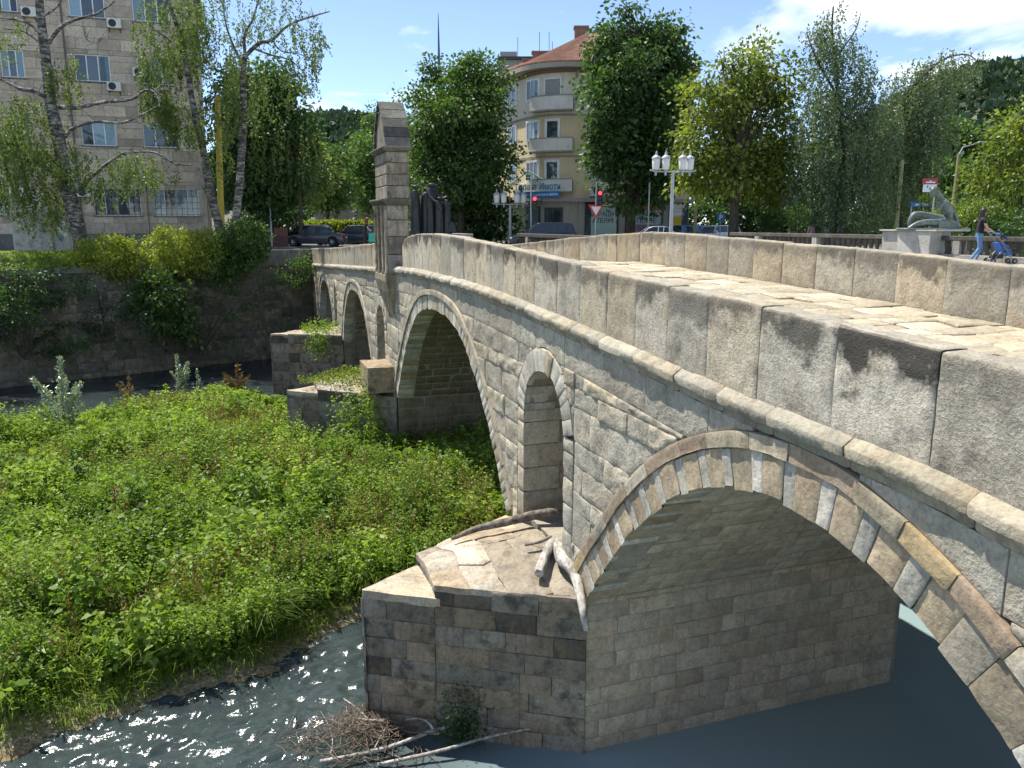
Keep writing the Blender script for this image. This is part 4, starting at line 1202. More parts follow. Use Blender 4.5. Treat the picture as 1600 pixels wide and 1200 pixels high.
# ------------------------------------------------ office block on the left bank
def office():
    U = np.array([math.cos(R(19)), math.sin(R(19))]); org = np.array([-34.2, 53.58])
    root = empty('office_block', (-27.4, 55.9, 0), 0, 'stone clad office block behind the birches on the left bank', 'building')
    W = Wall((-34.2, 53.58, 0), (U[0], U[1], 0), (U[1], -U[0], 0), root)
    W.o = W.o - Vector((-27.4, 55.9, 0))          # local to root
    uR = solve_plane(322, 300, org, U)[0]; uL = -16.0
    Ht = 17.3
    # windows measured off the facade: (x0,x1,y0,y1) in the photograph
    wins = []
    def px(x0, x1, y0, y1):
        a, z1 = solve_plane(x0, y0, org, U); b_, z0 = solve_plane(x1, y1, org, U)
        return a, b_, z0, z1
    rows = [(294, 337), (190, 228), (86, 128), (-14, 29)]
    cols_up = [(-180, -125), (-80, -30), (24, 60), (136, 190), (231, 286)]; cols_g = [(-190, -120), (-85, -20), (-52, 21), (144, 219), (238, 310)]
    a0 = px(136, 190, 86, 128); g0 = px(144, 219, 292, 336)
    zs = []
    for (yt, yb) in rows: zs.append((px(160, 161, yt, yb)[2], px(160, 161, yt, yb)[3]))
    
    for i, (z0, z1) in enumerate(zs):
        cs = cols_g if i == 0 else cols_up
        seen = []
        for (x0, x1) in cs:
            u0 = px(x0, x0, 300, 301)[0]; u1 = px(x1, x1, 300, 301)[0]
            if i == 0 and x0 == -85: continue
            wins.append((u0, u1, z0, z1, i))
    # wall: cladding slabs between the openings, course by course
    us = uL
    depth = 12.0
    W.part('wall_core', M_mortar, [(uL, uR - .06, -.3, Ht - .2, -depth, -.30)])
    hC = 0.7
    z = 0.95; k = 0; slabs = 0
    W.part('plinth', M_plinth, [(uL, uR + .04, -0.4, 0.95, -.3, .06)])
    cV = [];
    while z < Ht - .3:
        e = min(z + hC, Ht - .3)
        # row spans free of windows; windows cut rows: split the course at window edges
        cuts = sorted(set([e, z] + [q for w_ in wins for q in (w_[2], w_[3]) if z + .05 < q < e - .05]))
        for za, zb in zip(cuts[:-1], cuts[1:]):
            spans = [(uL, uR)]
            for (u0, u1, z0, z1, i) in wins:
                if z0 < (za + zb) / 2 < z1:
                    ns_ = []
                    for (p, q) in spans:
                        if u1 <= p or u0 >= q: ns_.append((p, q))
                        else:
                            if u0 > p: ns_.append((p, u0))
                            if u1 < q: ns_.append((u1, q))
                    spans = ns_
            for (p, q) in spans:
                n = max(1, round((q - p) / 1.35)); 
                ed = np.linspace(p, q, n + 1)
                off = (0.5 * (q - p) / n if k % 2 and n > 1 else 0)
                ed2 = [p] + [x + off for x in ed[1:-1]] + [q]
                if off: ed2 = [p] + [x - off for x in ed[1:]] + [q]
                for a, b_ in zip(ed2[:-1], ed2[1:]):
                    if b_ < -3.5 or za > 16.0 or b_ - a < .02:
                        cV.append((a + .004, b_ - .004, za + .004, zb - .004, -.3, 0.0))
                    else:
                        W.part('cladding_slab', M_clad, [(a + .009, b_ - .009, za + .009, zb - .009, -.3, random.uniform(-.006, .006))], None, random.choice([(1, 1, 1), (1.1, 1.07, 1.02), (.9, .88, .86), (1.16, 1.14, 1.1), (.82, .79, .77)])); slabs += 1
        z = e; k += 1
    tag(W.part('cladding', M_clad, cV), kind='stuff')
    print('slabs', slabs)
    W.part('cornice', M_plinth, [(uL, uR + .5, Ht - .3, Ht, -depth, .55)])
    for (u0, u1, z0, z1, i) in wins:
        if i == 0: W.window(u0, u1, z0, z1, (.25, .5, .75), .06, grid=(9, 5))
        else: W.window(u0, u1, z0, z1, (.34, .67), .07)
    # string course above the ground floor
    zc = zs[0][1] + 0.28
    W.part('string_course', M_clad, [(uL, uR + .05, zc, zc + .10, -.2, .06)], None, (.85, .84, .82))
    # side wall towards the street
    WS = Wall(W.p(uR, 0, 0), (-W.N), W.U, root)
    WS.part('side_wall', M_clad, [(0.0, depth, -.3, Ht - .3, -.3, 0.0)], None, (.95, .95, .95))
    # downpipe
    ud = px(104, 105, 100, 101)[0]
    def wp(u, v, d): return W.p(u, v, d)
    mb = MB(); mb.tube([wp(ud, .5, .12), wp(ud, Ht - .4, .12)], .06, 8)
    mb.build('downpipe', M_pipe, root)
    mb = MB(); mb.tube([wp(px(229, 230, 300, 301)[0], .5, .06), wp(px(229, 230, 300, 301)[0], 4.6, .06)], .025, 6); mb.build('cable', M_pipe, root)
    # air conditioners: photograph spots of their box centres
    names = {(179, 38): 'air conditioner under the topmost middle window of the office block', (219, 114): 'air conditioner left of the right window on third floor, office block', (179, 136): 'air conditioner hung below the middle window of the office block',
             (46, 20): 'air conditioner at top left of the office block facade', (132, 301): 'air conditioner beside the barred ground floor window of office block', (28, 301): 'air conditioner low on the far left of the office block'}
    for (x, y), lb in names.items():
        u, zz = solve_plane(x, y, org, U)
        P = W.p(u, zz - .29, 0.02) + root.location
        ac_unit(lb, P, W.U, W.N)
office()

# ------------------------------------------------ yellow corner building
def wall_paint(name, c, var=0.10):
    m, nt, b = nodes(name); tc = nn(nt, 'ShaderNodeTexCoord'); L = nt.links.new
    n1 = noise(nt, tc.outputs['Object'], 0.5, 5, 0.65); n2 = noise(nt, tc.outputs['Object'], 3.0, 6, 0.7)
    mpn = nn(nt, 'ShaderNodeMapping'); L(tc.outputs['Object'], mpn.inputs[0]); mpn.inputs['Scale'].default_value = (3, 3, .25)
    cc = ramp(nt, n1, [(.3, tuple(x * (1 - var) for x in c)), (.7, tuple(min(1, x * (1 + var)) for x in c))])
    cc = mixc(nt, ramp(nt, n2, [(.5, 0.0), (.75, .25)]), cc, tuple(x * .55 for x in c))
    cc = mixc(nt, ramp(nt, noise(nt, mpn.outputs[0], 1.0, 5, .6), [(.5, 0.0), (.75, .35)]), cc, tuple(x * .55 for x in c))
    L(cc, b.inputs['Base Color']); b.inputs['Roughness'].default_value = .9
    bump(nt, b, noise(nt, tc.outputs['Object'], 30, 4), .25, .01)
    MATS[name] = m; return m
M_yel = wall_paint('yellow_render', (0.70, 0.57, 0.36)); M_cream = wall_paint('cream_render', (0.74, 0.66, 0.54)); M_balc = wall_paint('balcony_render', (0.74, 0.71, 0.63)); M_shop = wall_paint('shop_render', (0.36, 0.34, 0.29))
M_band = wall_paint('grey_band', (0.33, 0.31, 0.28)); M_eave = wall_paint('eave_render', (0.40, 0.35, 0.29)); M_brick = wall_paint('chimney_brick', (0.24, 0.15, 0.11))
def tile_mat():
    m, nt, b = nodes('roof_tile'); oi = nn(nt, 'ShaderNodeObjectInfo'); tc = nn(nt, 'ShaderNodeTexCoord')
    c = ramp(nt, noise(nt, tc.outputs['Object'], 1.2, 6, .7), [(.3, (.20, .10, .065)), (.5, (.32, .155, .10)), (.7, (.40, .22, .15))])
    c = mixc(nt, ramp(nt, noise(nt, tc.outputs['Object'], 9, 3), [(.4, 0.0), (.7, .5)]), c, (.13, .09, .07))
    nt.links.new(c, b.inputs['Base Color']); b.inputs['Roughness'].default_value = .85
    MATS['roof_tile'] = m; return m
M_tile = tile_mat()

def corner_building():
    C = np.array([4.55, 69.0]); Rc = 3.6           # centre of the rounded corner
    root = empty('corner_building', (C[0], C[1], 0), 0, 'yellow four storey corner building with rounded balconies and tiled roof', 'building')
    dL = np.array([-0.42, 0.907]); dL /= np.linalg.norm(dL); nL = np.array([-dL[1], dL[0]])      # left wing, outward normal to the left
    if nL[0] > 0: nL = -nL
    dR = np.array([0.955, 0.297]); dR /= np.linalg.norm(dR); nR = np.array([dR[1], -dR[0]])
    aL = math.atan2(nL[1], nL[0]); aR = math.atan2(nR[1], nR[0])
    if aL < 0: aL += 2 * math.pi
    if aR < 0: aR += 2 * math.pi
    zp = lambda y: at(865, y, 65.6).z
    z_sh, z_top = zp(313), zp(108)
    # storey levels
    def zpix(y, Y=65.5): return at(865, y, Y).z
    nseg = 14
    arc = [(math.cos(t), math.sin(t)) for t in np.linspace(aL, aR, nseg + 1)]
    LW, RW = 22.0, 9.6
    def outline(r, lw=LW, rw=RW):
        pts = [tuple(nL * r + dL * lw)] + [(x * r, y * r) for x, y in arc] + [tuple(nR * r + dR * rw)]
        return pts
    def band(name, r0, r1, z0, z1, mat, parent=root):
        o_ = outline(r1); i_ = outline(r0); n = len(o_)
        V = [(x, y, z0) for x, y in o_] + [(x, y, z1) for x, y in o_] + [(x, y, z0) for x, y in i_] + [(x, y, z1) for x, y in i_]
        F = []
        for i in range(n - 1):
            F += [(i, i + 1, n + i + 1, n + i), (n + i, n + i + 1, 3 * n + i + 1, 3 * n + i), (i + 1, i, 2 * n + i, 2 * n + i + 1)]
        mb = MB(); mb.add(V, F); return mb.build(name, mat, parent)
    band('shop_wall', 2.5, Rc, -.1, z_sh, M_shop)
    band('shop_cornice', 2.5, Rc + .75, z_sh - .12, z_sh + .16, M_band)
    band('first_floor_wall', 2.5, Rc, z_sh + .16, zp(246), M_yel)
    band('floor_band', 2.5, Rc + .05, zp(246), zp(243), M_band)
    band('second_floor_wall', 2.5, Rc - .002, zp(243), zp(181), M_yel)
    band('floor_band', 2.5, Rc + .05, zp(181), zp(178), M_band)
    band('third_floor_wall', 2.5, Rc - .004, zp(178), z_top, M_cream)
    band('eave', 2.5, Rc + .95, z_top, z_top + .35, M_eave)
    band('eave_trim', 2.5, Rc + .25, z_top - .25, z_top - .003, M_brick)
    # roof: rows of tiles up to the ridge
    o_ = outline(Rc + .95); n = len(o_)
    apex = (3.2, 3.6); zr = z_top + 4.4
    ridgeL = tuple(dL * 20 + np.array(apex)); ridgeR = tuple(dR * 3.5 + np.array(apex))
    tops = [ridgeL] + [apex] * (n - 2) + [ridgeR]
    mb = MB(); rows = 22
    for i in range(n - 1):
        for r_ in range(rows):
            f0, f1 = r_ / rows, (r_ + 1) / rows
            def L_(a, t, f, dz): return (a[0] + (t[0] - a[0]) * f, a[1] + (t[1] - a[1]) * f, z_top + .36 + (zr - z_top - .36) * f + dz)
            mb.add([L_(o_[i], tops[i], f0, .05), L_(o_[i + 1], tops[i + 1], f0, .05), L_(o_[i + 1], tops[i + 1], f1, .0), L_(o_[i], tops[i], f1, 0.0), L_(o_[i], tops[i], f0, -.02), L_(o_[i + 1], tops[i + 1], f0, -.02)], [(0, 1, 2, 3), (4, 5, 1, 0)])
    roof = mb.build('roof', M_tile, root)
    # tiles: ribs running up the slope as rounded rows of cover tiles
    mb = MB()
    for (a, b_, ta, tb) in ((o_[n - 2], o_[n - 1], tops[n - 2], tops[n - 1]), (o_[0], o_[1], tops[0], tops[1])):
        L0 = math.dist(a, b_); k = int(L0 / .24)
        for q in range(k):
            f = (q + .5) / k
            p0 = (a[0] + (b_[0] - a[0]) * f, a[1] + (b_[1] - a[1]) * f, z_top + .41); p1 = (ta[0] + (tb[0] - ta[0]) * f, ta[1] + (tb[1] - ta[1]) * f, zr + .03)
            mb.tube([p0, p1], .055, 5, False)
    for i in range(1, n - 2):
        for q in range(3):
            f = (q + .5) / 3
            a, b_ = o_[i], o_[i + 1]
            p0 = (a[0] + (b_[0] - a[0]) * f, a[1] + (b_[1] - a[1]) * f, z_top + .41); 
            mb.tube([p0, (apex[0] * .8 + p0[0] * .2, apex[1] * .8 + p0[1] * .2, z_top + .38 + (zr - z_top) * .8)], [.06, .03], 5, False)
    tag(mb.build('roof_tiles', M_tile, roof), kind='stuff')
    # dormer, chimneys
    mb = MB()
    def chim(name, x, y, sx, sy, z0, z1):
        mb = MB(); mb.box(x - sx, x + sx, y - sy, y + sy, z0, z1); mb.box(x - sx - .08, x + sx + .08, y - sy - .08, y + sy + .08, z1 + .002, z1 + .16)
        return mb.build(name, M_brick, roof)
    P = at(908, 45, 72); chim('chimney', P.x - C[0], 72 - C[1], .55, .4, z_top + 1.8, P.z)
    P = at(848, 84, 74); chim('chimney', P.x - C[0], 74 - C[1], .9, .4, z_top + .8, P.z); 
    P = at(826, 96, 76); chim('chimney', P.x - C[0], 76 - C[1], .5, .4, z_top + .5, P.z)
    for (x, y0, y1, Y) in ((843, 50, 84, 74), (858, 50, 84, 74), (809, 58, 106, 76), (863, 65, 82, 74)):
        a = at(x, y1 + 15, Y); b_ = at(x, y0, Y)
        mb = MB(); mb.tube([(a.x - C[0], Y - C[1], a.z), (b_.x - C[0], Y - C[1], b_.z)], .025, 5); mb.build('aerial', M_dark, roof)
    # rounded balcony fronts, first to third floor
    tl = lambda t: (math.cos(t), math.sin(t))
    t0, t1 = aL + (aR - aL) * .20, aL + (aR - aL) * .82
    for (za, zb) in ((zp(299), zp(281)), (zp(236), zp(217)), (zp(172), zp(151))):
        b0 = MB(); ts = np.linspace(t0, t1, 16)
        ro, ri = Rc + .62, Rc + .50
        V = []; F = []
        for t in ts:
            x, y = tl(t)
            V += [(x * ro, y * ro, za), (x * ro, y * ro, zb), (x * ri, y * ri, zb), (x * ri, y * ri, za)]
        for i in range(len(ts) - 1):
            for k in range(4): F.append((i * 4 + k, i * 4 + 4 + k, i * 4 + 4 + (k + 1) % 4, i * 4 + (k + 1) % 4))
        F += [(0, 1, 2, 3), (len(V) - 1, len(V) - 2, len(V) - 3, len(V) - 4)]
        b0.add(V, F); bal = b0.build('balcony', M_balc, root)
        # end cheeks and floor
        m2 = MB(); V = []; F = []
        for t in ts:
            x, y = tl(t); V += [(x * (Rc - .02), y * (Rc - .02), za - .12), (x * (ro + .08), y * (ro + .08), za - .12), (x * (ro + .08), y * (ro + .08), za - .004), (x * (Rc - .02), y * (Rc - .02), za - .004)]
        for i in range(len(ts) - 1):
            for k in range(4): F.append((i * 4 + k, i * 4 + 4 + k, i * 4 + 4 + (k + 1) % 4, i * 4 + (k + 1) % 4))
        F += [(0, 1, 2, 3), (len(V) - 1, len(V) - 2, len(V) - 3, len(V) - 4)]
        m2.add(V, F); m2.build('balcony_floor', M_band, bal)
        m3 = MB(); V = []; F = []
        for t in ts:
            x, y = tl(t); V += [(x * (ri - .04), y * (ri - .04), zb + .002), (x * (ro + .05), y * (ro + .05), zb + .002), (x * (ro + .05), y * (ro + .05), zb + .07), (x * (ri - .04), y * (ri - .04), zb + .07)]
        for i in range(len(ts) - 1):
            for k in range(4): F.append((i * 4 + k, i * 4 + 4 + k, i * 4 + 4 + (k + 1) % 4, i * 4 + (k + 1) % 4))
        m3.add(V, F); m3.build('balcony_rail', M_band, bal)
        for t in (t0, t1):
            x, y = tl(t); m4 = MB(); px_, py_ = -y * .06, x * .06
            m4.add([(x * (Rc - .02) - px_, y * (Rc - .02) - py_, za), (x * ri - px_, y * ri - py_, za), (x * ri + px_, y * ri + py_, za), (x * (Rc - .02) + px_, y * (Rc - .02) + py_, za), (x * (Rc - .02) - px_, y * (Rc - .02) - py_, zb), (x * ri - px_, y * ri - py_, zb), (x * ri + px_, y * ri + py_, zb), (x * (Rc - .02) + px_, y * (Rc - .02) + py_, zb)], [(0, 1, 5, 4), (2, 3, 7, 6), (4, 5, 6, 7)])
            m4.build('balcony_cheek', M_balc, bal)
    # windows: proud surrounds set on the wall; curved part uses tangent frames
    def tang(t, r): 
        x, y = tl(t); return Wall((x * r, y * r, 0), (-y, x, 0), (x, y, 0), root)
    def surround(w, u0, u1, v0, v1, **kw):
        w.part('window_surround', M_white, [(u0 - .10, u0, v0 - .08, v1 + .10, -.1, .05), (u1, u1 + .10, v0 - .08, v1 + .10, -.1, .05), (u0, u1, v1, v1 + .10, -.1, .05), (u0, u1, v0 - .08, v0, -.1, .05)])
        return w.window(u0, u1, v0, v1, depth=.0, sill=False, **kw)
    tm = aL + (aR - aL) * .52
    for (za, zb, g) in ((zp(278), zp(251), M_glass), (zp(214), zp(187), M_glass), (zp(150), zp(121), None)):
        if g is None:
            wv = tang(tm, Rc); wv.part('roller_shutter', plain('shutter_grey', (.30, .30, .29), .7), [(-.62, .62, za - .9, zb - .1, -.1, .04)]); wv.part('window_surround', M_white, [(-.72, -.62, za - .9, zb, -.1, .06), (.62, .72, za - .9, zb, -.1, .06), (-.62, .62, zb - .1, zb, -.1, .06)])
        else: surround(tang(tm, Rc), -.55, .55, za - .45, zb, mull=(), fr=.10, glass=g)
        surround(tang(aL + (aR - aL) * .14, Rc), -.75, .75, za - .1, zb, mull=(.34, .67), fr=.06)
        WR = Wall((nR[0] * Rc, nR[1] * Rc, 0), (dR[0], dR[1], 0), (nR[0], nR[1], 0), root)
        for u in (.55, 4.7):
            surround(WR, u, u + 2.1, za - .1, zb, mull=(.34, .67), fr=.06)
        WL = Wall((nL[0] * Rc, nL[1] * Rc, 0), (dL[0], dL[1], 0), (nL[0], nL[1], 0), root)
        for u in (2.2, 7, 12, 17): surround(WL, u, u + 1.6, za - .1, zb, mull=(.5,), fr=.06)
    mb = MB(); q = WR.p(4.2, 0, .1); mb.tube([WR.p(4.0, z_sh + .2, .08), WR.p(4.0, z_top, .08)], .06, 8); mb.build('downpipe', plain('pipe_grey', (.32, .32, .31), .5), root)
    # ground floor: pilasters, door, shop windows with lettering
    for u in (-.35, 3.25, 7.2):
        WR.part('pilaster', M_shop, [(u, u + .45, -.1, z_sh - .12, -.1, .10)])
    M_sign = plain('shop_film', (0.42, 0.56, 0.50), .5); M_signg = plain('shop_film_grey', (0.40, 0.45, 0.45), .5); M_letter = plain('letter_black', (.02, .02, .022), .5)
    M_red = plain('sign_red', (.42, .05, .05), .5); M_blue = plain('sign_blue', (.03, .22, .52), .5)
    def txt(name, s, w, u, v, d, size, mat, parent, bold=0.0):
        cu = bpy.data.curves.new(name, 'FONT'); cu.body = s; cu.size = size; cu.extrude = .004; cu.align_x = 'CENTER'; cu.align_y = 'CENTER'; cu.offset = bold
        tmp = bpy.data.objects.new('t', cu); COL.objects.link(tmp)
        dg = bpy.context.evaluated_depsgraph_get()
        me = bpy.data.meshes.new_from_object(tmp.evaluated_get(dg))
        bpy.data.objects.remove(tmp); bpy.data.curves.remove(cu)
        O_ = w.p(u, v, d)
        M = Matrix(((w.U.x, 0, w.N.x, O_.x), (w.U.y, 0, w.N.y, O_.y), (0, 1, 0, O_.z), (0, 0, 0, 1)))
        me.transform(M); me.materials.clear()
        return link(name, me, mat, parent)
    globals()['txt'] = txt
    t_d = aL + (aR - aL) * .55
    wd = tang(t_d, Rc); wd.part('door', M_dark, [(-.75, .75, 0, 2.9, -.1, .06)]); dd = wd.window(-.65, .65, .15, 2.75, mull=(.5,), fr=.06, depth=-.03, sill=False, glass=M_glass, frame_mat=M_dark)
    wd.part('notice', plain('paper', (.75, .75, .73), .8), [(-.1, .25, .95, 1.35, -.02, .075)], dd)
    s1 = WR.part('shop_window', M_dark, [(.25, 3.15, .5, 3.35, -.1, .06)]); WR.part('window_film', M_sign, [(.75, 3.0, .55, 2.95, 0, .075)], s1); WR.part('pane', M_glass, [(.32, .74, .55, 3.25, 0, .07)], s1); WR.part('pane', M_glass, [(.75, 3.0, 2.97, 3.25, 0, .07)], s1)
    txt('lettering', 'ШИВАШКО', WR, 1.87, 2.35, .082, .50, M_letter, s1, .004); txt('lettering', 'АТЕЛИЕ', WR, 1.87, 1.85, .082, .50, M_letter, s1, .004); WR.part('white_strip', M_white, [(1.7, 2.8, 3.02, 3.2, .07, .083)], s1)
    s2 = WR.part('shop_window', M_dark, [(3.8, 7.1, .5, 3.35, -.1, .06)]); WR.part('window_film', M_signg, [(3.9, 7.0, 1.55, 2.7, 0, .075)], s2); WR.part('sign_arc', M_red, [(3.9, 7.0, 2.72, 3.28, 0, .078)], s2); WR.part('window_film', plain('poster_mix', (.28, .16, .20), .5, var=.8, scale=1.4), [(3.9, 7.0, .55, 1.53, 0, .076)], s2)
    txt('lettering', 'ШИВАШКО', WR, 5.45, 2.38, .082, .56, M_letter, s2, .004); txt('lettering', 'АТЕЛИЕ', WR, 5.45, 1.86, .082, .56, M_letter, s2, .004)
    s3 = WR.part('shop_window', M_dark, [(7.75, 9.5, .5, 3.35, -.1, .06)]); WR.part('pane', M_glass, [(7.85, 9.4, .6, 3.25, 0, .07)], s3); WR.part('poster', plain('poster_yellow', (.62, .48, .03), .5), [(8.1, 8.9, 1.0, 2.2, .03, .08)], s3); WR.part('poster', M_white, [(8.2, 8.9, 2.3, 2.8, .03, .08)], s3)
    tw = tang(aL + (aR - aL) * .2, Rc); s5 = tw.part('shop_window', M_dark, [(-1.0, .6, .4, 3.0, -.1, .06)]); tw.part('pane', M_glassb, [(-.92, .52, .5, 2.9, 0, .07)], s5)
    # estate agent's board with a little house over the name, in front of the first balcony
    ws = tang(aL + (aR - aL) * .33, Rc + .72)
    rb = empty('shop_sign', ws.p(0, zp(308), 0) + root.location, 0, 'blue and green estate agent sign with house outline on lowest balcony', 'sign')
    w2 = Wall((0, 0, 0), ws.U, ws.N, rb)
    M_green = plain('sign_green', (.06, .24, .16), .5); M_teal = plain('sign_teal', (.03, .26, .38), .5)
    w2.part('board', M_blue, [(-1.9, 2.3, -.05, .42, 0, .05)])
    w2.part('bracket', M_dark, [(-1.2, -1.14, -.35, -.06, .01, .04), (.6, .66, -.35, -.06, .01, .04), (-1.2, .66, -.35, -.30, .005, .035)])
    txt('lettering', 'агенция за недвижими имоти', w2, .2, .18, .056, .27, M_white, rb, .004)
    txt('lettering', 'Гарант Имоти', w2, .2, .78, .03, .66, M_teal, rb, .01)
    mbh = MB()
    for (a, b_) in (((-2.3, 1.15), (-.7, 2.05)), ((-.7, 2.05), (.7, 1.35)), ((-1.7, 1.2), (-1.7, 1.55)), ((.2, 1.2), (.2, 1.6))): mbh.tube([w2.p(a[0], a[1], .04), w2.p(b_[0], b_[1], .04)], .05, 6)
    for (x, y) in ((-.88, 1.42), (-.62, 1.42), (-.88, 1.66), (-.62, 1.66)): w2.box(mbh, x - .10, x + .10, y - .09, y + .09, .0, .04)
    mbh.build('house_emblem', M_green, rb)
    # air conditioners
    P = WR.p(1.2, zp(307), .05) + root.location; ac_unit('large air conditioner on the yellow corner building above the tailor shop', P, WR.U, WR.N).scale = (1.55, 1.55, 1.55)
    tw = tang(aL + .06, Rc); P = tw.p(-.2, zp(303), .05) + root.location; ac_unit('air conditioner at left edge of the yellow corner building', P, tw.U, tw.N).scale = (1.5, 1.5, 1.5)
    return root
corner_building()
# grey house far behind, its flat roof showing left of the corner building
root = empty('flat_roofed_house', (-1.8, 100, 0), 0, 'grey flat roofed house peeking out behind the middle trees', 'building')
W = Wall((0, 0, 0), (1, 0, 0), (0, -1, 0), root)
W.part('wall', M_band, [(0.2, 5.5, 0, 20.6, -8, 0)]); W.part('roof', M_dark, [(0.1, 5.9, 20.602, 20.9, -8.4, .4)]); W.part('roof_hut', M_band, [(0.4, 2.4, 20.902, 21.7, -4, -1)])
W.window(.8, 2.4, 17.5, 19.2, (.5,))
# far low building seen down the street
root = empty('street_house', (-21.5, 118, 0), 0, 'low dark house at the far end of the side street', 'building')
W = Wall((0, 0, 0), (1, 0, 0), (0, -1, 0), root)
W.part('wall', wall_paint('old_house_render', (.22, .19, .16)), [(-7, 5, 0, 6.5, -8, 0)]); W.part('roof', M_tile, [(-7.6, 5.6, 6.502, 7.0, -8.6, .6)])
for k in range(4): W.window(-6 + k * 2.8, -4.6 + k * 2.8, 3.8, 5.4, (.5,))
mb = MB(); P0 = at(686, 100, 190); P1 = at(685.5, 20, 190)
mb.tube([(0, 0, 0), (0, 0, P0.z), (0, 0, P0.z + (P1.z - P0.z) * .6), (0, 0, P1.z)], [.45, .32, .18, .05], 8)
ant = mb.build('radio_mast', plain('mast_blue', (.06, .10, .22), .6)); ant.location = (P0.x, 190, 0); tag(ant, 'thin dark radio mast rising above the middle trees', 'mast')
# ================================================================== plants
def leaf_mat(name, c_dark, c_mid, c_lite, trans=0.42, gloss=0.035, rough=0.5):
    m, nt, b = nodes(name); L = nt.links.new
    nt.nodes.remove(b); out = nt.nodes['Material Output']
    at_ = nn(nt, 'ShaderNodeAttribute'); at_.attribute_name = 'tint'
    c = ramp(nt, at_.outputs['Fac'], [(0.0, c_dark), (0.5, c_mid), (1.0, c_lite)])
    df = nn(nt, 'ShaderNodeBsdfDiffuse'); L(c, df.inputs[0])
    tr = nn(nt, 'ShaderNodeBsdfTranslucent'); L(mixc(nt, 1.0, c, (1.5, 1.6, 0.75), 'MULTIPLY'), tr.inputs[0])
    gl = nn(nt, 'ShaderNodeBsdfGlossy'); gl.inputs['Roughness'].default_value = rough; gl.inputs[0].default_value = (.9, .95, .9, 1)
    m1 = nn(nt, 'ShaderNodeMixShader'); m1.inputs[0].default_value = trans; L(df.outputs[0], m1.inputs[1]); L(tr.outputs[0], m1.inputs[2])
    m2 = nn(nt, 'ShaderNodeMixShader'); m2.inputs[0].default_value = gloss; L(m1.outputs[0], m2.inputs[1]); L(gl.outputs[0], m2.inputs[2])
    L(m2.outputs[0], out.inputs['Surface'])
    MATS[name] = m; return m
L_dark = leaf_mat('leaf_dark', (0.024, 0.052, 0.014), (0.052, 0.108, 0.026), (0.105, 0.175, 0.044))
L_mid = leaf_mat('leaf_mid', (0.03, 0.065, 0.014), (0.068, 0.13, 0.026), (0.15, 0.225, 0.05))
L_yel = leaf_mat('leaf_yellow_green', (0.06, 0.085, 0.01), (0.13, 0.178, 0.024), (0.27, 0.30, 0.045))
L_birch = leaf_mat('leaf_birch', (0.068, 0.102, 0.025), (0.128, 0.178, 0.048), (0.221, 0.264, 0.085), .4)
L_weep = leaf_mat('leaf_weeping', (0.060, 0.093, 0.043), (0.119, 0.162, 0.082), (0.221, 0.264, 0.153), .35, .04)
L_bush = leaf_mat('leaf_bush', (0.085, 0.12, 0.018), (0.185, 0.235, 0.03), (0.35, 0.385, 0.055))
L_weed = leaf_mat('leaf_weed', (0.070, 0.120, 0.020), (0.150, 0.235, 0.034), (0.270, 0.360, 0.065), .42, .02, .5)
L_grass = leaf_mat('leaf_grass', (0.090, 0.140, 0.019), (0.175, 0.250, 0.032), (0.290, 0.370, 0.060), .45, .03, .4)
L_dry = leaf_mat('leaf_dry', (0.120, 0.066, 0.024), (0.216, 0.132, 0.048), (0.312, 0.216, 0.096), .2, .03)
L_silver = leaf_mat('leaf_silver', (0.144, 0.192, 0.120), (0.264, 0.324, 0.216), (0.432, 0.504, 0.360), .3, .18, .35)
L_straw = leaf_mat('leaf_straw', (0.216, 0.180, 0.096), (0.360, 0.312, 0.180), (0.504, 0.444, 0.288), .2, .05)
L_hill = leaf_mat('leaf_hill', (0.030, 0.060, 0.033), (0.048, 0.087, 0.045), (0.075, 0.120, 0.060), .1, .03)
def bark_mat(name, c0, c1, c2, scale=6, horiz=False):
    m, nt, b = nodes(name); tc = nn(nt, 'ShaderNodeTexCoord'); mpn = nn(nt, 'ShaderNodeMapping'); nt.links.new(tc.outputs['Object'], mpn.inputs[0])
    mpn.inputs['Scale'].default_value = (2.2, 1.0, 2.2) if horiz == 'iso' else (1, 1, 3.0) if horiz else (3, 3, .6)
    n1 = noise(nt, mpn.outputs[0], scale, 5, .65)
    nt.links.new(ramp(nt, n1, [(.36, c0), (.5, c1), (.62, c2)]), b.inputs['Base Color']); b.inputs['Roughness'].default_value = .9
    bump(nt, b, n1, .6, .04)
    MATS[name] = m; return m
M_bark = bark_mat('bark_brown', (.03, .024, .018), (.07, .055, .04), (.11, .09, .07)); M_birchbark = bark_mat('bark_birch', (.025, .022, .019), (.11, .098, .085), (.36, .34, .31), 2.6, True)
M_stem = plain('stem_green', (.10, .12, .04), .8)

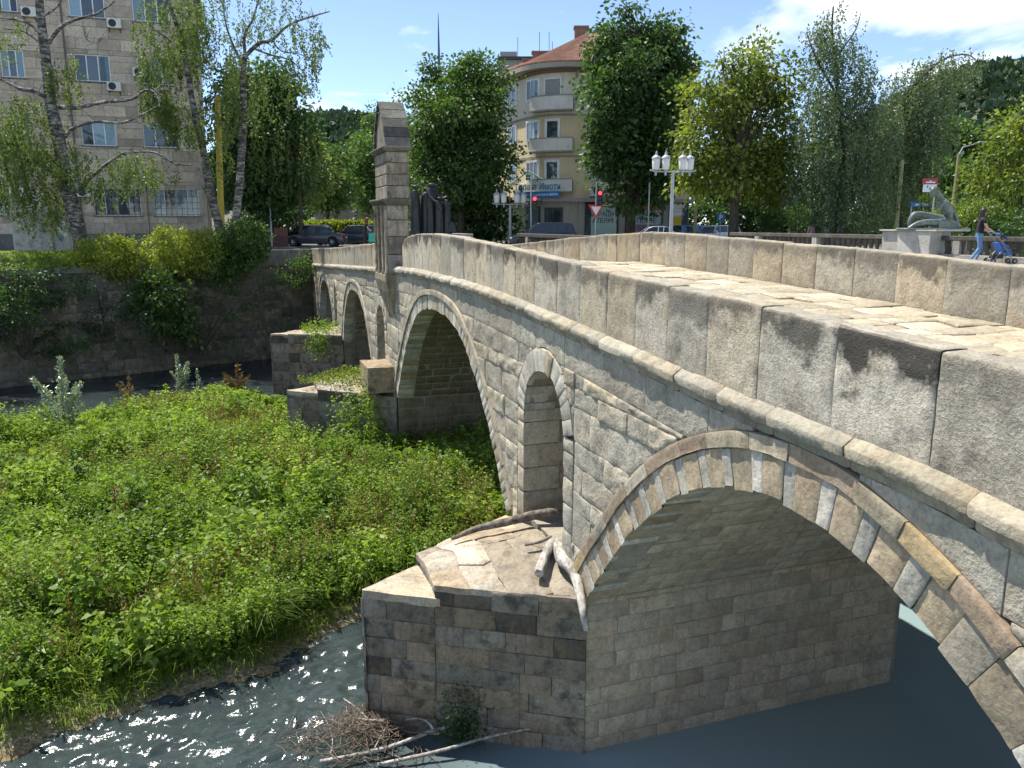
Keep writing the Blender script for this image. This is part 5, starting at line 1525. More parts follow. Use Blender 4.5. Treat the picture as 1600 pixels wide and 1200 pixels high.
def unit(v): return v / np.maximum(np.linalg.norm(v, axis=-1, keepdims=True), 1e-9)
def leaves(C, D, Ln, Wd, tint, fold=0.12, droop=0.0):
    """diamond leaves: base C, axis D, arrays of length and width -> verts (4n,3), tint (4n)"""
    n = len(C)
    D = unit(D)
    rnd = unit(rng.normal(size=(n, 3)))
    S = unit(np.cross(D, rnd)); Nn = np.cross(S, D)
    Ln = np.broadcast_to(Ln, (n,))[:, None]; Wd = np.broadcast_to(Wd, (n,))[:, None]
    mid = C + D * Ln * .45
    tip = C + D * Ln; tip[:, 2] -= (droop * Ln[:, 0])
    V = np.stack([C, mid + S * Wd * .5 + Nn * Wd * fold, tip, mid - S * Wd * .5 + Nn * Wd * fold], 1).reshape(-1, 3)
    return V, np.repeat(np.clip(tint, 0, 1), 4)
def leaf_obj(name, parts, mat, parent=None, loc=None):
    V = np.concatenate([p[0] for p in parts]); T = np.concatenate([p[1] for p in parts])
    F = np.arange(len(V), dtype=np.int32).reshape(-1, 4)
    if loc is not None: V = V - np.array(loc)
    me = mesh_np(name, V, F)
    a = me.attributes.new('tint', 'FLOAT', 'POINT'); a.data.foreach_set('value', T.astype(np.float32))
    return link(name, me, mat, parent)

def lobes_cloud(lobes, per_m2, leaf, base_tint=.5, tint_var=.25, clump=.45, per=26, gap=-.25, gfreq=.55, flat=.6, inner=.25, down=.35):
    """leaf clumps spread over and through a set of ellipsoids (cx,cy,cz,rx,ry,rz)"""
    Cs = []; Ns = []; Lt = []
    for (cx, cy, cz, rx, ry, rz) in lobes:
        area = 4 * math.pi * ((rx * ry) ** 1.6 / 3 + (rx * rz) ** 1.6 / 3 + (ry * rz) ** 1.6 / 3) ** (1 / 1.6)
        n = int(area * per_m2)
        d = unit(rng.normal(size=(n, 3)))
        bumpy = 1 + .34 * fbm(d * 2.6 + cx * 3.1, 3)
        r = bumpy * np.where(rng.random(n) < inner, rng.uniform(.45, .85, n), rng.uniform(.86, 1.04, n))
        P = np.array([cx, cy, cz]) + d * r[:, None] * np.array([rx, ry, rz])
        Cs.append(P); Ns.append(d); Lt.append(np.full(n, rng.uniform(-.08, .08)))
    P = np.concatenate(Cs); Nn = np.concatenate(Ns); lt = np.concatenate(Lt)
    keep = fbm(P * gfreq + 4.4, 3) > gap
    P, Nn, lt = P[keep], Nn[keep], lt[keep]
    n = len(P)
    ct = base_tint + lt + tint_var * (rng.normal(size=n) * .4 + 1.1 * fbm(P * .55 + 9.0, 3))
    off = rng.normal(size=(n, per, 3)) * clump * np.array([1, 1, flat]) * rng.uniform(.6, 1.3, (n, 1, 1))
    Q = (P[:, None, :] + off).reshape(-1, 3)
    D = (Nn[:, None, :] * .6 + unit(off) * .7 + rng.normal(size=(n, per, 3)) * .45); D[..., 2] -= down
    D = D.reshape(-1, 3)
    t = (ct[:, None] + tint_var * .5 * rng.normal(size=(n, per))).ravel()
    L_ = leaf * rng.uniform(.65, 1.3, len(Q))
    return leaves(Q, D, L_, L_ * .62, t, .15, .1)

def limb(mb, a, b, r0, r1, bend=.12, n=6, seg=7):
    a = Vector(a); b = Vector(b); d = b - a; l = d.length
    pts = []
    ph = random.uniform(0, 6)
    for i in range(seg + 1):
        t = i / seg
        p = a.lerp(b, t) + Vector((math.sin(ph + t * 5) * bend * l * .25 * t * (1.2 - t), math.cos(ph * 1.7 + t * 4) * bend * l * .25 * t * (1.2 - t), math.sin(t * math.pi) * bend * l * .3))
        pts.append(p)
    mb.tube(pts, [r0 + (r1 - r0) * (i / seg) for i in range(seg + 1)], n)
    return pts

def broad_tree(name, label, base, lobes, mat, leaf=.22, per_m2=1.6, tr=.3, trunk_top=None, bark=None, group=None, **kw):
    """lobes in world coordinates"""
    base = Vector(base)
    root = empty(name, base, 0, label, 'tree', group)
    c = np.mean(np.array(lobes)[:, :3], axis=0)
    tt = Vector(trunk_top) if trunk_top else Vector((c[0], c[1], c[2]))
    mb = MB(); limb(mb, (0, 0, -.2), tt - base, tr, tr * .5, .05, 9, 8)
    for l in lobes:
        st = (tt - base) * random.uniform(.45, .95)
        limb(mb, st, Vector(l[:3]) - base + Vector((0, 0, l[5] * .4)), tr * .38, tr * .06, .2, 6)
        for q in range(3):
            d = unit(rng.normal(size=3)); e = Vector((l[0] + d[0] * l[3] * .85, l[1] + d[1] * l[4] * .85, l[2] + abs(d[2]) * l[5] * .8)) - base
            limb(mb, Vector(l[:3]) - base, e, tr * .16, .02, .2, 5, 5)
    mb.build('trunk', bark or M_bark, root, smooth=1.2)
    leaf_obj('crown', [lobes_cloud(lobes, per_m2, leaf, **kw)], mat, root, base)
    return root
def auto_lobes(x0, x1, y0, y1, Y, n, dep=None, shape='dome', k=.34, seed=1):
    """fill a photograph outline box at distance Y with overlapping ellipsoids"""
    r_ = random.Random(seed)
    a = at(x0, y1, Y); b = at(x1, y0, Y)
    W_, H_ = b.x - a.x, b.z - a.z
    cx, cz = (a.x + b.x) / 2, (a.z + b.z) / 2
    dep = dep or W_ * .45
    out = [(cx, Y + .3, cz - H_ * .02, W_ * .33, dep * .7, H_ * .36)]
    for i in range(n):
        t = i / n * 2 * math.pi + r_.uniform(-.25, .25)
        u, v = math.cos(t), math.sin(t)
        if shape == 'dome': prof = 1.0 if v < 0 else 1.0
        rx = W_ * k * r_.uniform(.75, 1.1) * .62; rz = H_ * k * r_.uniform(.75, 1.1) * .55
        px = cx + u * (W_ / 2 - rx) * (1.0 if v < .3 else .8); pz = cz + v * (H_ / 2 - rz)
        py = Y + r_.uniform(-1, .6) * dep * .7
        out.append((px, py, pz, rx, max(rx, dep * .45), rz))
    for i in range(n):
        u, v = r_.uniform(-.6, .6), r_.uniform(-.6, .6)
        rx = W_ * k * .5 * r_.uniform(.6, 1.0)
        out.append((cx + u * W_ * .5, Y - dep * r_.uniform(.4, .85), cz + v * H_ * .5, rx, rx * .8, rx * .8))
    return out

# ---- the big trees across the river
P = at(720, 362, 64)
broad_tree('broadleaf_tree', 'dense green tree behind the bronze figure group', (P.x, 64, 0), auto_lobes(636, 806, 120, 352, 64, 9, seed=3) + auto_lobes(690, 800, 78, 200, 64.5, 5, seed=6)[1:] + auto_lobes(636, 720, 95, 200, 67, 4, seed=9)[1:], L_mid, .30, 1.9, .34, base_tint=.42, tint_var=.35)
P = at(985, 365, 60)
broad_tree('chestnut_tree', 'tall dark green tree in front of the yellow corner building', (P.x, 60, 0), auto_lobes(902, 1082, 45, 310, 60, 12, seed=12) + auto_lobes(932, 1030, 0, 90, 60, 4, seed=5) + auto_lobes(1000, 1084, 16, 170, 61, 5, seed=8) + auto_lobes(905, 990, 60, 190, 60.5, 5, seed=88) + auto_lobes(930, 1060, 225, 340, 60.5, 4, seed=21), L_dark, .34, 1.7, .38, base_tint=.45, tint_var=.32, gap=-.22)
P = at(1145, 362, 50)
broad_tree('linden_tree', 'yellow green tree beside the four lantern street lamp', (P.x, 50, 0), auto_lobes(1052, 1180, 70, 345, 50, 8, seed=31) + auto_lobes(1120, 1262, 55, 330, 51.5, 8, seed=32), L_yel, .27, 2.1, .34, base_tint=.55, tint_var=.45, gap=-.2)
P = at(1594, 352, 42)
broad_tree('maple_tree', 'yellow leaved tree at the right edge of the park', (P.x, 42, 0), auto_lobes(1512, 1690, 165, 335, 42, 8, seed=41), L_yel, .22, 2.2, .24, base_tint=.6, tint_var=.4, gap=-.12)
P = at(1495, 350, 72)
broad_tree('round_tree', 'round pale green tree behind the bent street lamp', (P.x, 72, 0), auto_lobes(1452, 1536, 178, 300, 72, 7, seed=51), L_mid, .34, 1.7, .25, base_tint=.6, tint_var=.3)
P = at(418, 350, 60)
broad_tree('willow_tree', 'large dark tree behind the forked birch', (P.x, 60, 0), auto_lobes(336, 492, 85, 335, 60, 9, seed=61) + auto_lobes(380, 498, 170, 350, 59, 6, seed=62), L_dark, .30, 1.8, .4, base_tint=.5, tint_var=.35, down=.9)
# far trees along the side street and behind the park
far = [((470, 560, 225, 335), 96, L_mid, .45, 71, 'green tree far down the side street left of the pillar'), ((545, 640, 205, 340), 105, L_mid, .6, 72, 'pale green tree far behind the stone pillar'), ((560, 660, 170, 300), 130, L_dark, .7, 73, 'dark distant tree top left of the dense middle tree'),
       ((1235, 1330, 235, 350), 80, L_dark, .6, 74, 'dark tree behind the left weeping birch'), ((1330, 1470, 200, 350), 86, L_dark, .5, 75, 'broad dark tree behind the reclining sculpture'), ((1420, 1530, 250, 345), 64, L_dark, .7, 76, 'dark low tree behind the bent street lamp'), ((1530, 1660, 215, 345), 78, L_mid, .35, 77, 'shaded green tree behind the yellow leaved tree'), ((1060, 1240, 215, 345), 84, L_dark, .4, 78, 'dark tree in the park behind the four lantern lamp'),
       ((440, 520, 200, 320), 82, L_birch, .5, 79, 'hanging pale tree over the parked cars')]
for (bx, Y, mt, tn, sd, lb) in far:
    x0, x1, y0, y1 = bx
    P = at((x0 + x1) / 2, 350, Y)
    broad_tree('park_tree', lb, (P.x, Y, 0), auto_lobes(x0, x1, y0, y1, Y, 6, seed=sd), mt, .46, .95, .3, base_tint=tn, tint_var=.3, per=22, clump=.7, group='trees beyond the river')

# ---- birches with hanging twigs
def px_path(pts, Y, dY=0.0): return [at(x, y, Y + dY * i / max(1, len(pts) - 1)) for i, (x, y) in enumerate(pts)]
def smooth_path(pts, k=4):
    out = []
    P = [pts[0]] + list(pts) + [pts[-1]]
    for i in range(1, len(P) - 2):
        for j in range(k):
            t = j / k; p0, p1, p2, p3 = P[i - 1], P[i], P[i + 1], P[i + 2]
            out.append(.5 * ((2 * p1) + (p2 - p0) * t + (2 * p0 - 5 * p1 + 4 * p2 - p3) * t * t + (3 * p1 - p0 - 3 * p2 + p3) * t ** 3))
    out.append(pts[-1]); return out
def strands(starts, lmin, lmax, leaf, per_m=16, tint=.5, tv=.3, sway=.12, spread=.05):
    """hanging twigs with small leaves"""
    V = []; T = []
    C = []; D = []; tt = []
    for s in starts:
        l = random.uniform(lmin, lmax); n = max(4, int(l * per_m))
        ph = random.uniform(0, 6.3); dx, dy = random.gauss(0, sway), random.gauss(0, sway)
        t = np.sort(rng.random(n)); 
        p = np.stack([s[0] + dx * l * t + spread * np.sin(ph + t * 7), s[1] + dy * l * t + spread * np.cos(ph + t * 6), s[2] - l * t * (1 - .12 * t)], -1)
        C.append(p + rng.normal(size=p.shape) * .05); d = rng.normal(size=p.shape) * .6; d[:, 2] -= .8; D.append(d)
        tt.append(tint + random.gauss(0, tv * .4) + tv * .4 * rng.normal(size=n))
    C = np.concatenate(C); D = np.concatenate(D); tt = np.concatenate(tt)
    Ln = leaf * rng.uniform(.7, 1.3, len(C))
    return leaves(C, D, Ln, Ln * .6, tt, .1)
def scatter_box(n, x0, x1, y0, y1, Y, dep, flt=None, gap=-.1, f=.9):
    out = []
    while len(out) < n:
        p = at(random.uniform(x0, x1), random.uniform(y0, y1), Y); p.y += random.uniform(-dep, dep)
        if fbm(np.array(p) * f + 2.2, 2) > gap: out.append(p)
    return out
def ell(n, cx, cy, rx, ry, Y, dep, gap=-.15):
    out = []; guard = 0
    while len(out) < n and guard < n * 30:
        guard += 1
        u, v = random.uniform(-1, 1), random.uniform(-1, 1)
        if u * u + v * v > 1: continue
        p = at(cx + u * rx, cy + v * ry, Y); p.y += random.uniform(-dep, dep)
        if fbm(np.array(p) * .8 + 1.2, 2) > gap: out.append(p)
    return out
def birch(label, Y, base_px, trunks, limbs, sprays, mat, leaf=.10, radius=.4, name='birch_tree', bark=None, per_m=16, dens=1.2):
    B = at(base_px[0], base_px[1], Y); B.z = min(B.z, 0.0)
    root = empty(name, B, 0, label, 'tree')
    mb = MB()
    for pts, r0, r1 in trunks:
        P = smooth_path([p - B for p in px_path(pts, Y)], 4)
        n = len(P); mb.tube(P, [r0 + (r1 - r0) * (i / (n - 1)) ** .8 for i in range(n)], 9, True, .10)
    for pts, r0, r1, dY in limbs:
        P = smooth_path([p - B for p in px_path(pts, Y, dY)], 4); n = len(P)
        mb.tube(P, [r0 + (r1 - r0) * (i / (n - 1)) for i in range(n)], 6, True, .12)
        for k in range(int(n * .9)):       # twigs
            p = P[random.randrange(n // 4, n)]
            d = Vector((random.uniform(-1, 1), random.uniform(-1, 1), random.uniform(-.6, .9))) * random.uniform(.4, 1.1)
            mb.tube([p, p + d * .5 + Vector((0, 0, .08)), p + d + Vector((0, 0, -.15))], [.018, .012, .006], 4, False)
    mb.build('trunk', bark or M_birchbark, root, smooth=1.2)
    parts = []
    for (cx, cy, rx, ry, n, l0, l1, tn) in sprays:
        n = int(n * dens)
        st = ell(n, cx, cy, rx, ry, Y, max(.6, rx / FPX * Y * .8))
        parts.append(strands(st, l0, l1, leaf, per_m, tn))
        # fine twigs carrying the sprays
    leaf_obj('crown', parts, mat, root, B)
    return root
birch('old birch with gnarled bare limbs in front of the office block', 45, (126, 396),
      [([(128, 400), (120, 345), (103, 290), (93, 225), (80, 165), (73, 105), (66, 50), (60, -10), (57, -60)], .46, .17)],
      [([(86, 168), (60, 145), (30, 138), (0, 124), (-40, 118)], .13, .05, -1), ([(92, 168), (120, 168), (160, 160), (205, 155), (225, 142), (240, 143), (250, 160)], .12, .03, -1.5), ([(100, 215), (115, 200), (150, 190), (190, 192), (225, 178), (250, 163)], .11, .03, .5),
       ([(72, 72), (95, 42), (120, 30), (150, 22), (180, 2)], .12, .03, 1), ([(70, 62), (50, 40), (20, 30), (-20, 28)], .10, .03, -1), ([(66, 70), (40, 50), (10, 45)], .08, .03, .5), ([(120, 300), (150, 270), (190, 242), (240, 238), (270, 255), (300, 258)], .10, .03, -.5), ([(130, 40), (135, 60), (150, 68), (165, 55)], .04, .02, 0), ([(60, 30), (90, 10), (105, -20)], .06, .02, 0)],
      [(40, 185, 55, 40, 130, .8, 2.2, .55), (30, 260, 60, 50, 190, .8, 2.4, .5), (70, 320, 40, 40, 60, .6, 1.4, .45), (190, 258, 75, 22, 130, .5, 1.4, .5), (100, 110, 22, 35, 40, .6, 1.8, .6), (150, 300, 40, 20, 25, .3, .8, .5), (20, 50, 40, 40, 24, .4, 1.2, .5), (110, 245, 50, 30, 60, .6, 1.6, .5)], L_birch, .14, per_m=22)
birch('forked birch growing from the bushes beside the yellow pole', 48.6, (356, 388),
      [([(353, 392), (340, 345), (327, 295), (318, 235), (303, 170), (292, 105), (278, 45), (262, 0), (252, -40)], .30, .09), ([(358, 392), (370, 330), (377, 250), (381, 175), (379, 120), (383, 85)], .28, .15)],
      [([(383, 88), (405, 68), (425, 62), (450, 40), (480, 28), (515, 18)], .13, .03, 0), ([(383, 88), (382, 55), (395, 30), (405, -5), (415, -40)], .10, .03, .5), ([(395, 75), (420, 85), (455, 95), (480, 120)], .07, .02, -1), ([(300, 110), (320, 95), (335, 80)], .05, .02, 0), ([(290, 90), (262, 60), (240, 45), (222, 20)], .08, .02, -.5), ([(378, 100), (360, 60), (350, 20), (352, -30)], .09, .02, .6), ([(425, 62), (440, 80), (470, 85), (500, 105)], .05, .015, .2), ([(305, 180), (325, 165), (330, 140)], .05, .02, 0)],
      [(275, 45, 55, 60, 230, .6, 2.0, .5), (255, 120, 35, 50, 120, .8, 2.4, .5), (295, 170, 45, 40, 90, .6, 1.8, .5), (420, 20, 70, 40, 80, .4, 1.3, .4), (480, 55, 40, 40, 45, .5, 1.8, .4), (350, 40, 40, 60, 70, .5, 1.5, .45), (375, 130, 40, 50, 90, .6, 2.0, .5), (465, 110, 30, 50, 36, .6, 2.0, .4), (340, 220, 30, 50, 40, .5, 1.5, .55)], L_birch, .14, per_m=22)
birch('tall weeping birch left of the reclining sculpture', 48, (1312, 372),
      [([(1312, 375), (1310, 320), (1316, 250), (1310, 170), (1306, 100), (1300, 50), (1302, 10)], .26, .04)],
      [([(1312, 200), (1350, 150), (1372, 110)], .08, .02, 1), ([(1308, 150), (1275, 90), (1260, 50)], .08, .02, -1), ([(1305, 90), (1335, 50), (1345, 20)], .05, .02, 0)],
      [(1302, 45, 42, 42, 110, .5, 1.8, .5), (1310, 100, 55, 60, 240, .8, 2.4, .45), (1310, 200, 72, 80, 560, 1.0, 2.8, .42), (1325, 290, 80, 60, 480, .7, 1.8, .4), (1275, 290, 50, 45, 180, .5, 1.5, .42), (1375, 180, 30, 60, 130, .8, 2.4, .45)], L_weep, .15, name='weeping_birch', bark=M_bark, per_m=13)
birch('spreading weeping birch behind the reclining sculpture', 52, (1408, 368),
      [([(1408, 370), (1402, 300), (1398, 230), (1410, 170), (1430, 130), (1460, 100)], .26, .06)],
      [([(1430, 132), (1470, 95), (1510, 85), (1530, 100)], .08, .02, -1), ([(1402, 200), (1440, 150), (1480, 120)], .07, .02, 1)],
      [(1495, 95, 40, 26, 110, .8, 2.4, .55), (1440, 130, 50, 40, 200, .8, 2.6, .5), (1405, 210, 55, 70, 420, 1, 3.0, .42), (1385, 290, 60, 45, 330, .6, 1.8, .4), (1450, 190, 45, 50, 190, .8, 2.8, .5), (1430, 280, 30, 40, 60, .6, 1.6, .45)], L_weep, .15, name='weeping_birch', bark=M_bark, per_m=13)
# pale hanging branches in front of the dark willow
birch('slender hanging willow over the parked cars', 57, (470, 362), [([(470, 366), (468, 300), (455, 240), (440, 190)], .14, .05)], [([(455, 240), (480, 215), (500, 215)], .05, .02, 0)], [(450, 225, 48, 40, 130, 1.0, 3.2, .5), (410, 200, 40, 60, 90, 1, 3, .45), (420, 280, 40, 30, 60, .6, 1.6, .5)], L_birch, .17, name='hanging_willow', bark=M_bark, per_m=11)

# ---- bushes, hedge, ivy
def bush(name, label, lobes, mat, leaf=.12, per=20, per_m2=7, clump=.16, base=None, **kw):
    c = np.mean(np.array(lobes), axis=0); zb = min(l[2] - l[5] for l in lobes)
    B = Vector(base) if base else Vector((c[0], c[1], zb))
    root = empty(name, B, 0, label, 'bush')
    mb = MB()
    for l in lobes:
        for q in range(3): limb(mb, (random.uniform(-.1, .1), random.uniform(-.1, .1), 0), Vector((l[0] + random.uniform(-.5, .5) * l[3], l[1], l[2] + random.uniform(-.2, .6) * l[5])) - B, .035, .01, .2, 5, 5)
    mb.build('stem', M_bark, root)
    leaf_obj('foliage', [lobes_cloud(lobes, per_m2, leaf, clump=clump, per=per, gfreq=1.6, **kw)], mat, root, B)
    return root
def bl(x, y, rx, ry, Y, dep=1.0):
    p = at(x, y, Y); return (p.x, Y, p.z, rx / FPX * Y, dep, ry / FPX * Y)
bush('bank_bush', 'rounded light green bush on the bank below the old birch', [bl(165, 408, 48, 34, 44.5, 1.1), bl(125, 420, 26, 24, 43.8, .8), bl(190, 400, 28, 28, 44.5, .9)], L_bush, .14, 22, 13, base_tint=.68, tint_var=.4)
bush('bank_bush', 'broad light green bush on the bank left of the forked birch', [bl(278, 395, 52, 36, 46.5, 1.2), bl(318, 395, 32, 34, 46.5, 1.0), bl(250, 410, 26, 30, 45.8, .8)], L_bush, .14, 22, 13, base_tint=.68, tint_var=.4)
bush('bank_bush', 'dark leafy bush on the bank right of the forked birch', [bl(370, 390, 40, 40, 47.6, 1.0), bl(395, 378, 20, 32, 48, .8), bl(345, 410, 30, 30, 46.9, .7)], L_mid, .16, 22, 12, base_tint=.55, tint_var=.4)
bush('wall_shrub', 'large leaved shrub hanging from the middle of the river wall', [bl(252, 455, 38, 28, 44.2, .9), bl(268, 495, 36, 28, 44.4, .7), bl(235, 480, 24, 30, 44.2, .6), bl(285, 520, 24, 18, 44.8, .5)], L_mid, .26, 12, 6, .22, base_tint=.65, tint_var=.45)
bush('wall_shrub', 'feathery shrub hanging from the river wall beside the bridge end', [bl(462, 425, 30, 22, 49.3, .6), bl(475, 408, 16, 16, 49.8, .5)], L_mid, .13, 16, 6, base_tint=.4)
bush('wall_shrub', 'thin grey shrub leaning out of the river wall', [bl(163, 490, 20, 14, 43.0, .4), bl(150, 460, 10, 24, 43.2, .3)], L_silver, .10, 10, 5, base_tint=.3)
bush('wall_shrub', 'dark green shrub mass at the left end of the river wall', [bl(30, 440, 60, 32, 40.4, .8), bl(90, 450, 50, 30, 41.6, .7), bl(10, 500, 50, 36, 39.8, .5), bl(80, 530, 60, 26, 41.5, .4), bl(-60, 470, 60, 60, 38, .6)], L_dark, .15, 18, 5, base_tint=.4)
bush('wall_shrub', 'dark ivy growing over the middle of the river wall', [bl(180, 500, 60, 40, 42.7, .25), bl(330, 470, 60, 40, 45.4, .3), bl(310, 530, 60, 24, 45.3, .25), bl(400, 450, 40, 26, 47.1, .3)], L_dark, .14, 16, 4.0, base_tint=.15, gap=.02)
# trimmed hedge behind the cars
hA, hB = at(470, 350, 68), at(590, 352, 64)
hedge = empty('trimmed_hedge', ((hA.x + hB.x) / 2, 66, 0), 0, 'trimmed yellow green hedge behind the parked cars', 'hedge')
n = 9000
t = rng.random(n); side = rng.random(n)
hx = hA.x + (hB.x - hA.x) * t; hy = 68 - 4 * t
zz = np.where(side < .55, 1.72 + rng.normal(size=n) * .05, rng.uniform(.05, 1.75, n)); yy = np.where(side < .55, hy + rng.uniform(-.1, 1.6, n), hy - .12 + rng.normal(size=n) * .06)
zz = zz + .10 * fbm(np.stack([hx * .8, yy * .8, zz * 0], -1), 2)
D = rng.normal(size=(n, 3)); D[:, 2] += .8
leaf_obj('foliage', [leaves(np.stack([hx, yy, zz], -1), D, .17 * rng.uniform(.7, 1.3, n), .11, .6 + .3 * rng.normal(size=n))], L_bush, hedge, hedge.location)
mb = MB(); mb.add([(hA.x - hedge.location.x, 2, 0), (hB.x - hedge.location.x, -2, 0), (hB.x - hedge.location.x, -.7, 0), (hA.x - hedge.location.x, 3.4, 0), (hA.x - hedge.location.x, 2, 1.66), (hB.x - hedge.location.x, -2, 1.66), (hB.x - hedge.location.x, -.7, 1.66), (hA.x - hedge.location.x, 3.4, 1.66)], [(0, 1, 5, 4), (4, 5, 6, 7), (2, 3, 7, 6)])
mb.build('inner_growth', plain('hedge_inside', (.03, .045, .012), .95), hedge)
# clipped bushes in the park on the right
for (x, y, rx, ry, Y, lb, mt, tn) in ((1247, 333, 17, 14, 46, 'small umbrella shaped clipped bush right of the park sign', L_mid, .7), (1490, 335, 22, 20, 36, 'clipped round bush just behind the reclining sculpture', L_bush, .4), (1536, 332, 29, 17, 34, 'large clipped round bush behind the walking woman', L_bush, .35), (1585, 345, 32, 16, 33, 'dark clipped bush at the right edge behind the balustrade', L_mid, .4),
                                     (1205, 345, 22, 14, 52, 'dark bush under the yellow green tree', L_dark, .4), (1375, 350, 40, 14, 60, 'low dark bush left of the reclining sculpture', L_dark, .35), (1445, 330, 14, 24, 44, 'slim green bush behind the sculpture knee', L_yel, .4)):
    bush('clipped_bush', lb, [bl(x, y, rx, ry, Y, rx / FPX * Y * .9), bl(x, y + ry * .7, rx * .7, ry * .8, Y, .5)], mt, .11, 22, 9, .12, base=(at(x, 350, Y).x, Y, 0), base_tint=tn, tint_var=.35, gap=-.6)
# long low hedge behind the balustrade
for (x0, x1, y, Y, lb) in ((1180, 1300, 356, 50, 'low clipped hedge behind the left part of balustrade'), (1500, 1680, 357, 37, 'low clipped hedge behind the right part of balustrade')):
    a = at(x0, y, Y); b = at(x1, y, Y); n = 5
    bush('low_hedge', lb, [(a.x + (b.x - a.x) * (i + .5) / n, Y, .55, (b.x - a.x) / n * .65, .5, .62) for i in range(n)], L_dark, .11, 20, 8, .12, base_tint=.5, gap=-.8)

# dark shrubbery under the park trees
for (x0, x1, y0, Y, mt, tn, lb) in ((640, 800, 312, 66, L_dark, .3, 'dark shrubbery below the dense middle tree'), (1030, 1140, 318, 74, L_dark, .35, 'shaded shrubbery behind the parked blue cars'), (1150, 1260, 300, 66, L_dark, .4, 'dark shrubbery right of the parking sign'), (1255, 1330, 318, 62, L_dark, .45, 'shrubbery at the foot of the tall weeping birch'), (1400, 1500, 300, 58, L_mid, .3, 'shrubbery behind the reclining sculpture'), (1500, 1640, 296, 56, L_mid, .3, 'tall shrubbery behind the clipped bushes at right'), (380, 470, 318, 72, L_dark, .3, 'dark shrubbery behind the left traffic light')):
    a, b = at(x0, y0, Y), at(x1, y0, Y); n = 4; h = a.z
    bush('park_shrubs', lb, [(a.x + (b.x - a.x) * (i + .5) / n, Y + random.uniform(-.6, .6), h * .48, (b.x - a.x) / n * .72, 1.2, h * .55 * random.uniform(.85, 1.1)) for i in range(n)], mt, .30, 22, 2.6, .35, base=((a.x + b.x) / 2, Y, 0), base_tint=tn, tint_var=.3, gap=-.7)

# ---- wooded hills
def hill(name, pts, Y, dep, z0=-2):
    """ridge line from photograph points at distance Y"""
    rid = [at(x, y, Y) for x, y in pts]
    V = []; F = []
    nx = 90; ny = 14
    X = np.linspace(rid[0].x, rid[-1].x, nx); Zr = np.interp(X, [p.x for p in rid], [p.z for p in rid])
    for i in range(nx):
        for j in range(ny):
            t = j / (ny - 1); V.append((X[i], Y - dep * (1 - t), z0 + (Zr[i] - z0) * math.sin(t * math.pi / 2)))
    for i in range(nx - 1):
        for j in range(ny - 1): a = i * ny + j; F.append((a, a + ny, a + ny + 1, a + 1))
    me = bpy.data.meshes.new(name); me.from_pydata(V, [], F); me.update()
    o = link(name, me, GMAT); tag(o, kind='structure'); o.name = name
    # canopy
    n = 1500
    u = rng.random(n); t = 1 - rng.random(n) ** 1.5 * .9
    cx = X[0] + (X[-1] - X[0]) * u; cz_ = z0 + (np.interp(cx, X, Zr) - z0) * np.sin(t * np.pi / 2); cy = Y - dep * (1 - t)
    P = np.stack([cx, cy, cz_], -1); per = 26
    r = rng.uniform(2.4, 5.0, n)
    d = unit(rng.normal(size=(n, per, 3))); d[..., 2] = np.abs(d[..., 2])
    Q = (P[:, None, :] + d * r[:, None, None] * np.array([1, 1, 1.25])).reshape(-1, 3)
    tt = (np.clip(.5 + .22 * rng.normal(size=n), 0, 1)[:, None] + .12 * rng.normal(size=(n, per))).ravel()
    D = (d + rng.normal(size=d.shape) * .6).reshape(-1, 3)
    w = leaf_obj('hill_forest', [leaves(Q, D, 2.6, 2.2, tt, .2)], L_hill); tag(w, 'dark forest covering the hill behind the park' if pts[0][0] > 1000 else 'forest on the far hill behind the street', 'forest', kind='stuff')
hill('hill', [(1250, 260), (1380, 190), (1450, 150), (1500, 133), (1545, 128), (1600, 140), (1700, 160), (1900, 240)], 330, 160)
hill('hill', [(380, 300), (470, 235), (520, 208), (560, 200), (620, 215), (700, 240), (800, 300)], 420, 190)
# ================================================================== the overgrown island
def ground_px(x, y, z=-8.0):
    r = ray(x, y); k = z / r[2]
    return Vector((r[0] * k, r[1] * k, z + CAMZ))
def hgt(P): return isl_h(P) + WATER
def ribbons(B, D, Ln, Wd, tint, bend=.5):
    """grass blades of two quads: base B, lean D (horizontal), lengths"""
    n = len(B)
    az = np.arctan2(D[:, 1], D[:, 0]); hd = np.stack([np.cos(az), np.sin(az), np.zeros(n)], -1); sd = np.stack([-np.sin(az), np.cos(az), np.zeros(n)], -1)
    Ln = np.broadcast_to(Ln, (n,))[:, None]; Wd = np.broadcast_to(Wd, (n,))[:, None]; bend = np.broadcast_to(bend, (n,))[:, None]
    up = np.array([0, 0, 1.0])
    p1 = B + up * Ln * .55 + hd * Ln * bend * .18; p2 = p1 + up * Ln * (.40 - bend * .45) + hd * Ln * (.15 + bend * .45)
    V = np.stack([B - sd * Wd * .5, B + sd * Wd * .5, p1 + sd * Wd * .45, p1 - sd * Wd * .45, p1 - sd * Wd * .45, p1 + sd * Wd * .45, p2 + sd * Wd * .06, p2 - sd * Wd * .06], 1).reshape(-1, 3)
    return V, np.repeat(np.clip(tint, 0, 1), 8)
def sample_island(n, near=1.0, minh=.14):
    out = []
    tot = 0
    while tot < n:
        P = np.stack([rng.uniform(-34, 7, n * 3), rng.uniform(7, 41.5, n * 3)], -1)
        h = isl_h(P)
        d = np.hypot(P[:, 0], P[:, 1])
        inview = (np.abs(P[:, 0] / P[:, 1]) < .72)
        keep = (h > minh) & inview & (rng.random(len(P)) < np.clip((13.0 / d) ** near, .12, 1))
        Q = np.concatenate([P[keep], h[keep, None]], 1)
        # not inside the piers
        out.append(Q); tot += len(Q)
    return np.concatenate(out)[:n]
def f2(P, fr, off): return fbm(np.stack([P[:, 0] * fr, P[:, 1] * fr, np.full(len(P), off)], -1), 3)

